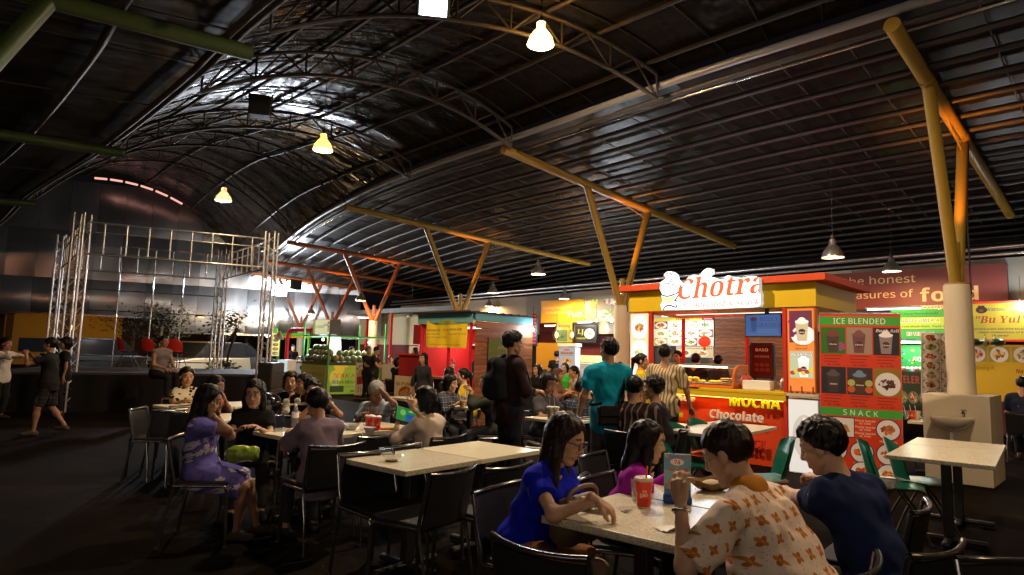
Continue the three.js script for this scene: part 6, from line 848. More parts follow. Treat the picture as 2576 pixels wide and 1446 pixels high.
// --- stalls behind it, red arch and juice bar ---
{ const q = atD(746, 900, 24.5), t = thing('snack_stall', 'snack stall under a rounded red arch with a white counter', 'stall', [q.x, 0, q.z], -.35); const rd = paint(.42, .01, .02, .35);
  obj('arch', tubeG([[-.47, 0, 0], [-.47, 1.9, 0], [-.42, 2.15, 0], [-.25, 2.24, 0], [.6, 2.24, 0]], .07, 60, 8, false, .2), rd, t);
  const ct = canvasTex(256, 220, (x, w, h) => { x.fillStyle = '#dcd8d4'; x.fillRect(0, 0, w, h); x.fillStyle = '#9a2030'; x.fillRect(0, 0, w, 14); x.beginPath(); x.ellipse(w / 2, 180, 120, 60, 0, 3.14, 6.28); x.fill(); x.fillStyle = '#c86a3a'; x.fillRect(70, 60, 18, 60); x.fillStyle = '#2a1a1a'; x.beginPath(); x.arc(80, 60, 18, 0, 7); x.arc(190, 60, 22, 0, 7); x.fill(); x.fillStyle = '#efdcc0'; x.beginPath(); x.ellipse(70, 20, 40, 30, 0, 0, 7); x.fill(); });
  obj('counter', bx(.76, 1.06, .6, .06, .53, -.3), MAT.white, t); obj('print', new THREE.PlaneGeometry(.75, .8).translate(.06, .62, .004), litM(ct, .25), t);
  for (let i = 0; i < 3; i++) { const c = obj('metal_pot', lathe([[0, 0], [.07, 0], [.08, .12], [.06, .16], [0, .18]], 14), MAT.chrome); c.position.set(q.x + .08 + i * .15, 1.06, q.z - .2 + i * .05); tag(c, 'small metal pot on the white counter under the red arch', 'pot', 'metal pots under the red arch'); }
  const q2 = atD(722, 860, 29), j = thing('juice_stall', 'juice stall with a green and orange canopy band', 'stall', [q2.x, 0, q2.z], -.3); const gp = paint(.12, .42, .04, .4);
  obj('canopy_band', [bx(1.6, .14, .06, .4, 2.15, 0), bx(.1, 2.15, .08, -.42, 1.07, 0), bx(.1, 2.15, .08, 1.15, 1.07, 0)], gp, j); obj('trim', bx(1.6, .08, .05, .4, 2.03, .01), paint(.6, .3, .02), j); obj('counter', bx(1.5, 1.0, .6, .4, .5, -.2), gp, j); obj('leaf_top', bx(.3, .25, .04, -.35, 2.35, 0).rotateZ(.15), gp, j);
  const mt = canvasTex(128, 512, (x, w, h) => { x.fillStyle = '#e8e08a'; x.fillRect(0, 0, w, h); for (let i = 0; i < 5; i++) dish(x, w / 2, 60 + i * 98, 44, i + 3, FOODC[i], '#4a3a34'); });
  panel('menu_board', 'narrow lit picture menu of the juice stall', 'menu', [684, 838, 703, 895], 27.5, -.2, litM(mt, .6), { th: .05, light: .8, legs: true });
  const q3 = atD(702, 854, 20), tr = thing('hanging_sign', 'white triangular sign hung by the red arch', 'sign', q3.toArray(), -.2); const s = new THREE.Shape(); s.moveTo(-.17, 0); s.lineTo(.17, 0); s.lineTo(.03, .27); s.lineTo(-.03, .27); obj('board', new THREE.ExtrudeGeometry(s, { depth: .02, bevelEnabled: false }), MAT.white, tr); obj('picture', bx(.06, .12, .004, 0, .14, .024), paint(.5, .3, .05), tr); obj('cord', bar([0, .27, .01], [0, .8, .01], .005), MAT.black, tr);
  bulbLamp('bare white bulb beside the narrow juice menu', atD(674, 846, 26).toArray(), .06, 16, 16);
  const lf = canvasTex(128, 160, (x, w, h) => { x.fillStyle = '#d8f0f4'; x.fillRect(0, 0, w, h); x.fillStyle = '#2a3a44'; x.fillRect(20, 20, 50, 70); x.fillRect(10, 100, 100, 18); });
  panel('drinks_cooler', 'glowing white drinks cooler beside the black loudspeakers', 'cooler', [698, 905, 722, 953], 19, -.3, litM(lf, .7), { th: .4, back: MAT.white, light: 1.2, lightC: 0xdff4ff, legs: false });
}
// --- potato stall ---
const potT = canvasTex(256, 512, (x, w, h) => { x.fillStyle = '#e4dccb'; x.fillRect(0, 0, w, h); txt(x, 'Potats', -10, 360, 190, '#b02a30', { al: 'left', sx: .9 }); });
const potN = canvasTex(160, 640, (x, w, h) => { x.fillStyle = '#e8e0cc'; x.fillRect(0, 0, w, h); txt(x, 'N-Po', 70, 80, 60, '#4a3020', { rot: -.7 }); x.fillStyle = '#d8b83a'; x.beginPath(); x.ellipse(110, 220, 70, 110, 0, 0, 7); x.fill(); x.fillStyle = '#a82828'; x.beginPath(); x.moveTo(30, 260); x.lineTo(160, 240); x.lineTo(160, 380); x.lineTo(40, 400); x.fill(); x.fillStyle = '#d8b83a'; x.fillRect(60, 430, 30, 110); x.fillRect(110, 440, 26, 100); x.fillStyle = '#7a2018'; x.fillRect(0, 590, w, 50); });
const mpT = canvasTex(420, 300, (x, w, h) => { x.fillStyle = '#cbb88e'; x.fillRect(0, 0, w, h); txt(x, 'M-Potato', 150, 90, 58, '#5a3a1c', { f: 'serif', rot: -.08 }); x.fillStyle = '#8a4a26'; x.beginPath(); x.arc(150, 210, 88, 0, 7); x.fill(); x.fillStyle = '#d8a85a'; for (let i = 0; i < 4; i++) { x.save(); x.translate(150, 210); x.rotate(-.5); x.fillRect(-60, -40 + i * 22, 120, 9); x.restore(); } x.fillStyle = '#1a1614'; x.fillRect(330, 110, 40, 150); });
panel('stall_banner', 'white cloth banner with big red letters on the potato stall', 'banner', [961, 917, 993, 986], 18.2, KY, printM(potT), { th: .02, back: MAT.white, legs: true });
panel('stall_banner', 'narrow cream banner with a potato drawing beside the coconut cloth', 'banner', [894, 913, 913, 1000], 20.2, -.3, printM(potN), { th: .02, back: MAT.white });
{ const b = panel('potato_counter', 'brown and cream counter of the potato stall', 'counter', [992, 947, 1070, 1010], 15.8, KY, printM(mpT), { th: .6, back: paint(.3, .03, .02) }); obj('upper_shelf', bx(b.w, .5, .5, 0, b.h + .26, -.35), paint(.3, .02, .02), b.t); obj('rail', bx(b.w + .1, .05, .6, 0, b.h + .53, -.35), redP, b.t); obj('plinth', bx(b.w, b.c.y - b.h / 2 - .005, .55, 0, -(b.c.y - b.h / 2) / 2, -.3), MAT.black, b.t); }
{ const b = panel('sign_box', 'dark red box sign on a steel pole with one lit side', 'sign', [1040, 817, 1059, 865], 16.4, -.1, paint(.18, .01, .015), { th: .3, back: paint(.18, .01, .015) }); obj('lit_side', bx(.02, b.h - .03, .28, b.w / 2 + .012, b.h / 2, -.15), glow(0xfff4ea, 2), b.t); obj('pole', bar([.06, -(b.c.y - b.h / 2), -.15], [.06, 0, -.15], .035, 10), MAT.chrome, b.t); const l = new THREE.RectAreaLight(0xfff4ea, 3, .26, b.h); l.position.set(b.w / 2 + .03, b.h / 2, -.15); l.rotation.y = -Math.PI / 2; l.name = 'sign_light'; b.t.add(l); }
// far cream house front beyond the coconut stall
{ const q = atD(1000, 860, 27), t = thing('stall_building', 'cream and maroon stall building with a sloping grey roof edge', 'building', [q.x, 0, q.z], KY); obj('upper_wall', bx(7, 1.3, .1, .6, 2.45, 0), paint(.45, .38, .22), t); obj('lower_wall', bx(7, 1.8, .1, .6, .9, -.01), paint(.12, .015, .018), t); obj('roof_edge', bx(7.6, .18, .5, .6, 3.2, .3).rotateZ(0), paint(.2, .2, .18), t); for (const x of [-1.6, .2, 2.2]) obj('post', bx(.1, 3.1, .1, x, 1.55, .5), redP, t); obj('door_frame', bx(.9, 1.75, .06, 1.4, .88, .06), paint(.4, .32, .18), t); obj('water_tank', cyl(.22, .22, 1.0, -1.1, 2.65, .35, 20), paint(.35, .4, .38), t); }
tubeLamp('long white fluorescent tube by the orange column', atD(921, 799, 25.5).toArray(), -.2, .7, 8, 120); tubeLamp('short white fluorescent tube behind the orange column', atD(938, 803, 25.5).toArray(), -.2, .25, 8, 120);
// --- stalls in the middle distance ---
const funT = canvasTex(820, 450, (x, w, h) => { x.fillStyle = '#d8a01e'; x.fillRect(0, 0, w, h); txt(x, 'Exciting friendly and', 40, 150, 62, '#f4dca0', { al: 'left', w: 'normal' }); txt(x, 'a whole load of', 100, 250, 66, '#f4dca0', { al: 'left', w: 'normal' }); txt(x, 'Fun !', 510, 290, 170, '#f8e8c0', { al: 'left', w: 'normal' }); });
panel('wall_sign', 'yellow wall sign promising a whole load of fun', 'sign', [1360, 754, 1468, 811], 22, KY, printM(funT), { th: .1 });
const vegT = canvasTex(512, 400, (x, w, h) => { x.fillStyle = '#6a6a5a'; x.fillRect(0, 0, w, h); dish(x, 130, 120, 150, 3, FOODC[1], null); dish(x, 330, 280, 160, 9, ['#8a3a2a', '#5a6a3a', '#b8a888', '#3a4a6a'], null); dish(x, 380, 90, 130, 7, ['#b8b0a0', '#8a2a2a', '#7a7a70'], null); });
panel('wall_sign', 'wall picture of vegetables next to the yellow sign', 'picture', [1470, 743, 1556, 810], 20.6, KY, printM(vegT), { th: .1 });
plankWall('dark red plank front of the stalls under the yellow sign', [1352, 812, 1560, 905], 22.6, KY, 10, [paint(.1, .02, .018), paint(.13, .025, .02), paint(.07, .015, .014)], .2);
tubeLamp('fluorescent tube left of the noodle sign', atD(1383, 820, 21.6).toArray(), KY, .42, 8, 120); tubeLamp('fluorescent tube above the noodle sign', atD(1470, 811, 20.6).toArray(), KY, .55, 8, 120);
const ljT = canvasTex(360, 260, (x, w, h) => { x.fillStyle = '#2a2e24'; x.fillRect(0, 0, w, h); txt(x, 'LJ', 80, 90, 120, '#d8d84a', { f: 'serif' }); txt(x, 'PAKWAN', 90, 215, 52, '#d8d84a', { sx: .8 }); x.fillStyle = '#e8ecd8'; x.beginPath(); x.arc(250, 130, 98, 0, 7); x.fill(); dish(x, 250, 130, 80, 4, ['#c8d0b0', '#9aa888', '#e8e4d0', '#6a8a4a'], null); });
panel('name_sign', 'square lit noodle stall sign with a white plate', 'sign', [1450, 822, 1497, 857], 20.8, KY, litM(ljT, .55), { th: .08, frame: .05, light: .6 });
const yvT = canvasTex(200, 240, (x, w, h) => { x.fillStyle = '#d0d84a'; x.fillRect(0, 0, w, h); txt(x, 'Warung', 90, 40, 42, '#c03a5a', { style: 'italic' }); x.fillStyle = '#7a9a5a'; x.fillRect(10, 90, 130, 140); dish(x, 75, 160, 60, 3, FOODC[1], null); x.fillStyle = '#d8c02a'; x.fillRect(150, 80, 50, 160); });
panel('menu_board', 'lime menu board between two cage lamps', 'menu', [1399, 811, 1440, 861], 21.4, KY, litM(yvT, .4), { th: .05 });
for (const [x, i] of [[1400, 0], [1439, 1]]) { const q = atD(x, 842, 19.6), t = thing('cage_lamp', i ? 'warm cage lamp beside the noodle sign' : 'warm cage lamp left of the lime menu board', 'lamp', q.toArray(), 0, 'warm cage lamps'); obj('bulb', new THREE.SphereGeometry(.06, 12, 10).scale(1, 1.5, 1), glow(0xffb070, 5), t); for (let k = 0; k < 6; k++) { const a = k * 1.047; obj('cage_wire', tubeG([[0, .16, 0], [Math.cos(a) * .1, .1, Math.sin(a) * .1], [Math.cos(a) * .1, -.1, Math.sin(a) * .1], [0, -.15, 0]], .006, 12, 4), MAT.black, t); } obj('cord', bar([0, .16, 0], [0, .7, 0], .006), MAT.black, t); pLight(0xffb070, 3, [0, 0, 0], 3, t); }
const balT = canvasTex(256, 420, (x, w, h) => { x.fillStyle = '#bcd4ea'; x.fillRect(0, 0, w, h); x.fillStyle = '#e86a2a'; x.fillRect(80, 44, 90, 26); txt(x, 'BALI-KU', w / 2, 112, 54, '#e8a02a', { stroke: '#7a3a1a' }); txt(x, 'Masakan Khas Tradisional Bali', w / 2, 150, 15, '#2a4a8a'); dish(x, 130, 270, 100, 5, ['#b8402a', '#e8c060', '#f0e0c0', '#8a3a2a'], '#e8c890'); txt(x, 'Nasi', 40, 350, 26, '#2a4a9a'); });
{ const b = panel('banner_stand', 'pale blue poster stand for a traditional food stall', 'banner', [1406, 872, 1446, 931], 17, -.5, litM(balT, .4), { th: .35, back: MAT.white, legs: true }); obj('head_panel', bx(b.w + .06, .08, .42, 0, b.h + .05, -.17), MAT.white, b.t); }
{ const q = atD(1478, 930, 17.6), t = thing('serving_counter', 'long white serving counter under the noodle sign', 'counter', [q.x, 0, q.z], -.5); for (let i = 0; i < 4; i++) obj('front_panel', bx(.5, .28, .5, -.55 + (i % 2) * .505, .86 + Math.floor(i / 2) * .285, -.25), MAT.white, t); obj('front_panel', bx(1.3, .7, .48, -.3, .36, -.26), paint(.5, .5, .45), t); obj('top', bx(1.3, .04, .55, -.3, 1.32, -.25), MAT.alu, t); obj('green_back', bx(1.0, .2, .06, 0, 1.45, -.6), paint(.4, .5, .2), t); }
{ const q = atD(1381, 890, 19.5), t = thing('yellow_stall_panel', 'mustard yellow panel with a red edge at a far stall', 'panel', [q.x, 1.1, q.z], KY); obj('panel', bx(1.0, .8, .05, 0, .4, 0), paint(.55, .3, .02), t); obj('edge', bx(.14, .79, .052, .57, .4, 0), redP, t); obj('support', bx(.9, 1.1, .3, 0, -.55, -.1), MAT.black, t); }
{ const q = atD(1344, 835, 14.8), t = thing('led_sign', 'narrow red glowing price strip at the corner of the plank wall', 'sign', [q.x, q.y - .3, q.z], -.6); obj('case', bx(.12, .75, .05, 0, .35, -.03), MAT.black, t); for (let i = 0; i < 9; i++) obj('led_row', bx(.08, .045, .01, 0, .05 + i * .078, .0), glow(0xff3a50, .8), t); }
bulbLamp('bare white bulb at the corner of the plank wall', atD(1341, 829, 14.6).toArray(), .035, 2.5, 16); bulbLamp('bare white bulb high beside the cream column', atD(1539, 806, 17).toArray(), .045, 9, 18); bulbLamp('bare white bulb lower beside the cream column', atD(1527, 828, 17.5).toArray(), .045, 9, 18); bulbLamp('small bare bulb above the noodle sign', atD(1500, 807, 20).toArray(), .03, 6, 14);
// ---------- stage, truss frame, loudspeakers ----------
{
  const FL = V(-9.7, 0, -14.1), FR = V(-6.05, 0, -15.75), BL = V(-12.2, 0, -17.1), BR = V(-8.65, 0, -18.85), H = 4.28;
  const st = thing('stage', 'low black stage with a dark cloth front under the silver truss', 'stage'); const c = FL.clone().add(FR).add(BL).add(BR).multiplyScalar(.25), sy = Math.atan2(-(FR.z - FL.z), FR.x - FL.x);
  st.position.set(c.x, 0, c.z); st.rotation.y = sy;
  const SH = .86, sw = 5.6, sd = 3.9;
  for (let i = 0; i < 4; i++) for (let j = 0; j < 3; j++) obj('deck_board', bx(sw / 4 - .01, .05, sd / 3 - .01, -sw / 2 + (i + .5) * sw / 4, SH - .025, -sd / 2 + (j + .5) * sd / 3), paint(.035, .032, .03, .6), st);
  obj('skirt', sheet((u, v) => V((u - .5) * sw, v * (SH - .05), sd / 2 + .02 * Math.sin(u * 60)), 90, 2, 1, 1), Mp({ color: lin(.01, .01, .011), roughness: .9, specularIntensity: .1 }), st);
  obj('skirt', [sheet((u, v) => V(sw / 2 + .02 * Math.sin(u * 40), v * (SH - .05), (u - .5) * sd), 60, 2, 1, 1), sheet((u, v) => V(-sw / 2 + .02 * Math.sin(u * 40), v * (SH - .05), (u - .5) * sd), 60, 2, 1, 1)], Mp({ color: lin(.01, .01, .011), roughness: .9, specularIntensity: .1 }), st);
  // stage truss: lattice posts and ladder beams
  const tr = thing('stage_truss', 'silver truss frame of four lattice posts and ladder beams over the stage', 'truss');
  const post = (p, y0, nm) => { const r = .115, cn = [[r, r], [r, -r], [-r, -r], [-r, r]]; cn.forEach(([x, z]) => obj('post_chord', bar([p.x + x, y0, p.z + z], [p.x + x, H + .12, p.z + z], .026, 8), MAT.alu, tr)); const lac = []; const n = 22; for (let i = 0; i < n; i++) { const ya = y0 + (H - y0) * i / n, yb = y0 + (H - y0) * (i + 1) / n; for (let k = 0; k < 4; k++) { const a = cn[k], b = cn[(k + 1) % 4], f = i % 2 ? [a, b] : [b, a]; lac.push(bar([p.x + f[0][0], ya, p.z + f[0][1]], [p.x + f[1][0], yb, p.z + f[1][1]], .009, 5)); } } const m = obj('post_lacing', lac, MAT.alu, tr); };
  post(FL, 0); post(FR, 0); post(BL, .0); post(BR, 0);
  const ladder = (a, b, n, y1 = H - .06, y0 = H - .78) => { const A = (t, y) => V(a.x + (b.x - a.x) * t, y, a.z + (b.z - a.z) * t); obj('beam_chord', bar(A(.03, y1), A(.97, y1), .024, 8), MAT.alu, tr); obj('beam_chord', bar(A(.03, y0), A(.97, y0), .026, 8), MAT.alu, tr); obj('beam_chord', bar(A(.03, y1 - .22), A(.97, y1 - .22), .015, 8), MAT.alu, tr); for (let i = 1; i < n; i++) obj('rung', bar(A(i / n, y0), A(i / n, y1), .02, 8), MAT.alu, tr); };
  ladder(FL, FR, 9); ladder(BL, BR, 9); ladder(FL, BL, 9); ladder(FR, BR, 9);
  // light grid on the back of the stage
  const bf = thing('backdrop_frame', 'thin steel backdrop frame standing behind the stage', 'frame'), off = V(.41, 0, -.91).multiplyScalar(0); const A = (t, y) => V(BL.x + (BR.x - BL.x) * t - .35, y, BL.z + (BR.z - BL.z) * t - .9);
  for (const y of [1.0, 2.45, 3.05]) obj('rail', bar(A(.1, y), A(1, y), .016, 6), MAT.steel, bf); for (const t of [.3, .52, .72, 1]) obj('upright', bar(A(t, 0), A(t, 3.9), .018, 6), MAT.steel, bf);
  // red chairs on the stage
  for (const [x, y, i] of [[322, 867, 0], [386, 867, 1], [446, 870, 2]]) { const q = onY(x, y, SH + .86); const q2 = atD(x, y, 17.6 + i * .3); const ch = shellChair(rChair0, V(q2.x, SH, q2.z), 2.4 + i * .4, ['red plastic chair at the curtain end of the stage', 'red plastic chair in the middle of the stage', 'red plastic chair by the far post of the stage'][i], 'red plastic chairs on the stage'); ch.scale.setScalar(1.0); }
  // loudspeakers
  const spk = (px, d, y0, h, label) => { const q = atD(px, 950, d), t = thing('loudspeaker', label, 'loudspeaker', [q.x, y0, q.z], -.35, 'stacked loudspeakers'); obj('cabinet', rbx(.42, h, .42, .015, 0, h / 2, 0), MAT.black, t); obj('grille', rbx(.37, h - .06, .02, .01, 0, h / 2, .212), Mt({ color: lin(.02, .02, .02), roughness: .6, metalness: .4 }), t); obj('handle', bx(.08, .03, .03, .2, h * .6, 0), MAT.chrome, t); };
  spk(681, 15.2, 0, .56, 'black loudspeaker standing on the floor beside the stage'); spk(681, 15.2, .565, .6, 'black loudspeaker stacked on another beside the stage');
  // hanging speaker under the truss
  const hq = atD(655, 268, 10.2), hs = thing('hanging_speaker', 'black speaker box hung from an arched roof truss', 'loudspeaker', [hq.x, hq.y - .18, hq.z], .3); obj('cabinet', rbx(.34, .34, .28, .02, 0, .17, 0), MAT.black, hs); obj('bracket', tubeG([[-.17, .2, 0], [-.16, .42, 0], [.16, .42, 0], [.17, .2, 0]], .01), MAT.darkSteel, hs);
}
// ---------- lamps ----------
const lampGlow = glow(0xffd690, 14), shadeM = Mp({ color: lin(.62, .6, .56), metalness: .9, roughness: .32 }), shadeIn = Mt({ color: lin(.8, .76, .66), roughness: .5 });
function pendant(px, py, d, cd, label, o) { return pendantAt(atD(px, py, d), cd, label, o); }
function pendantAt(q, cd, label, o = {}) {
  const t = thing('pendant_lamp', label, 'lamp', q.toArray(), 0, 'bell-shaped pendant lamps');
  const m = o.frost ? Mp({ color: o.pale ? lin(.85, .8, .68) : lin(.8, .66, .38), roughness: .5, transmission: .22, thickness: 0 }) : shadeM;
  obj('shade', lathe([[.04, .3], [.055, .3], [.06, .22], [.1, .17], [.15, .1], [.172, .03], [.178, 0], [.172, 0], [.166, .03], [.145, .095], [.095, .165], [.05, .21], [.04, .215]], 28), m, t);
  obj('socket', cyl(.03, .035, .1, 0, .33, 0, 14), MAT.darkSteel, t);
  obj('bulb', new THREE.SphereGeometry(.05, 16, 12).scale(1, 1.2, 1).translate(0, .05, 0), lampGlow, t);
  const len = o.len || 1.2; obj('cord', bar([0, .37, 0], [0, .37 + len, 0], .006, 5), MAT.black, t);
  pLight(o.col || 0xffc98c, cd, [0, .05, 0], 3, t); return t;
}
pendant(1360, 112, 8, 98, 'warm pendant lamp high above the ashtray tables', { len: .5, col: 0xffe0ba, frost: true });
pendant(812, 378, 11.2, 40, 'warm pendant lamp between the two arched trusses', { len: .9, frost: true });
pendant(562, 505, 14, 9, 'white bell pendant lamp on a long pale cord before the stage', { frost: true, pale: true, len: 2.0, col: 0xffdcae });
pendant(2095, 648, 10.5, 7, 'pendant lamp over the walkway beside the kiosk roof', { len: 1.2 });
pendant(2243, 683, 13.2, 22, 'pendant lamp lighting the maroon wall sign', { len: 1.1 });
pendant(1354, 690, 15.5, 40, 'pendant lamp over the tables by the plank wall', { len: 1.2 });
pendant(1240, 738, 20, 26, 'pendant lamp behind the forked column of the booth', { len: 1.2 });
pendant(1420, 752, 20.9, 40, 'pendant lamp lighting the yellow wall sign', { len: 1.1 });
pendant(1230, 771, 26, 30, 'small far pendant lamp above the booth roof', { len: 1.1 });
pendant(907, 756, 23, 26, 'pendant lamp near the orange column of the coconut stall', { len: 1.4 });
pendant(783, 790, 29, 26, 'pendant lamp hanging before the silver wall', { len: 1.6 });
pendant(1035, 797, 26.4, 30, 'pendant lamp on the cream far building', { len: 1.1 });
pendantAt(V(3.9, 5.3, -4.6), 42, 'warm pendant lamp of the middle row over the navy shirt', { col: 0xffe0ba });
pendantAt(V(7.4, 5.3, -1.2), 20, 'warm pendant lamp of the middle row by the near stalls');
pendantAt(V(.8, 5.2, 1.6), 34, 'warm pendant lamp behind the nearest tables', { col: 0xffe0ba });
function flood(p, look, w, h, nits, label, k, back) { const t = thing('flood_light', label, 'lamp', p.toArray()); t.lookAt(look); obj('housing', rbx(w + .08, h + .08, .14, .02, 0, 0, -.075), MAT.darkSteel, t); obj('lens', new THREE.PlaneGeometry(w, h).translate(0, 0, .002), glow(0xeef6ff, k), t); obj('yoke', tubeG([[-w / 2 - .06, 0, -.05], [-w / 2 - .06, h / 2 + .12, -.06], [w / 2 + .06, h / 2 + .12, -.06], [w / 2 + .06, 0, -.05]], .012), MAT.darkSteel, t); const l = new THREE.RectAreaLight(0xe6f0ff, nits, w, h); l.position.set(0, 0, .02); l.rotation.y = Math.PI; l.name = 'flood_beam'; t.add(l); return t; }
flood(atD(1090, 14, 7.6), V(-.2, 1.2, -1.5), .34, .24, 150, 'white flood light up under the arched roof', 30);
flood(atD(702, 730, 27), V(-2, 1.2, -4), .62, .46, 600, 'dazzling white flood light beyond the stage truss', 40);
{ const t = thing('glow_strip', 'added pinkish glow for outdoor light along the top of the silver wall', 'lamp'); for (let k = 0; k < 6; k++) { const a = .5 + k * .045, p = vaultPt(.965, a, -.45), q = vaultPt(.965, a + .035, -.45); obj('tube', bar(p, q, .05, 6), glow(0xffb0a0, 1.2), t); } }  // added glowing segments in place of outdoor light through the roof gap
flood(atD(742, 716, 28.5), V(-19, 4.6, -33), .5, .36, 600, 'added second flood light beside the dazzling one, turned to the silver wall', 30);  // added flood head that brightens the silver wall
// stalls of the near end of the hall, mirrored in the silver wall
{ const t = thing('food_stall', 'row of stalls with long lit sign boxes at the near end of the hall', 'stall', [-7, 0, 9.5], Math.PI - .35);
  for (let i = 0; i < 4; i++) { const x = -9 + i * 6; obj('counter', bx(5.2, 1.0, .7, x, .5, 0), paint(.3, .05, .03), t); obj('sign_box', bx(5.4, .5, .2, x, 2.5, .1), yel, t); obj('sign_face', new THREE.PlaneGeometry(5.3, .42).translate(x, 2.5, .204), glow([0xfff4e0, 0xffe8c0, 0xf4faff, 0xff9040][i], 7), t); const l = new THREE.RectAreaLight([0xfff4e0, 0xffe8c0, 0xf4faff, 0xff9040][i], 2.2, 5.3, .42); l.position.set(x, 2.5, .23); l.rotation.y = Math.PI; l.name = 'sign_light'; t.add(l); for (const k of [-2.6, 2.6]) obj('post', bx(.08, 2.3, .08, x + k, 1.15, 0), redP, t); obj('back_wall', bx(5.4, 2.6, .1, x, 1.3, -1.8), MAT.cream, t); } }
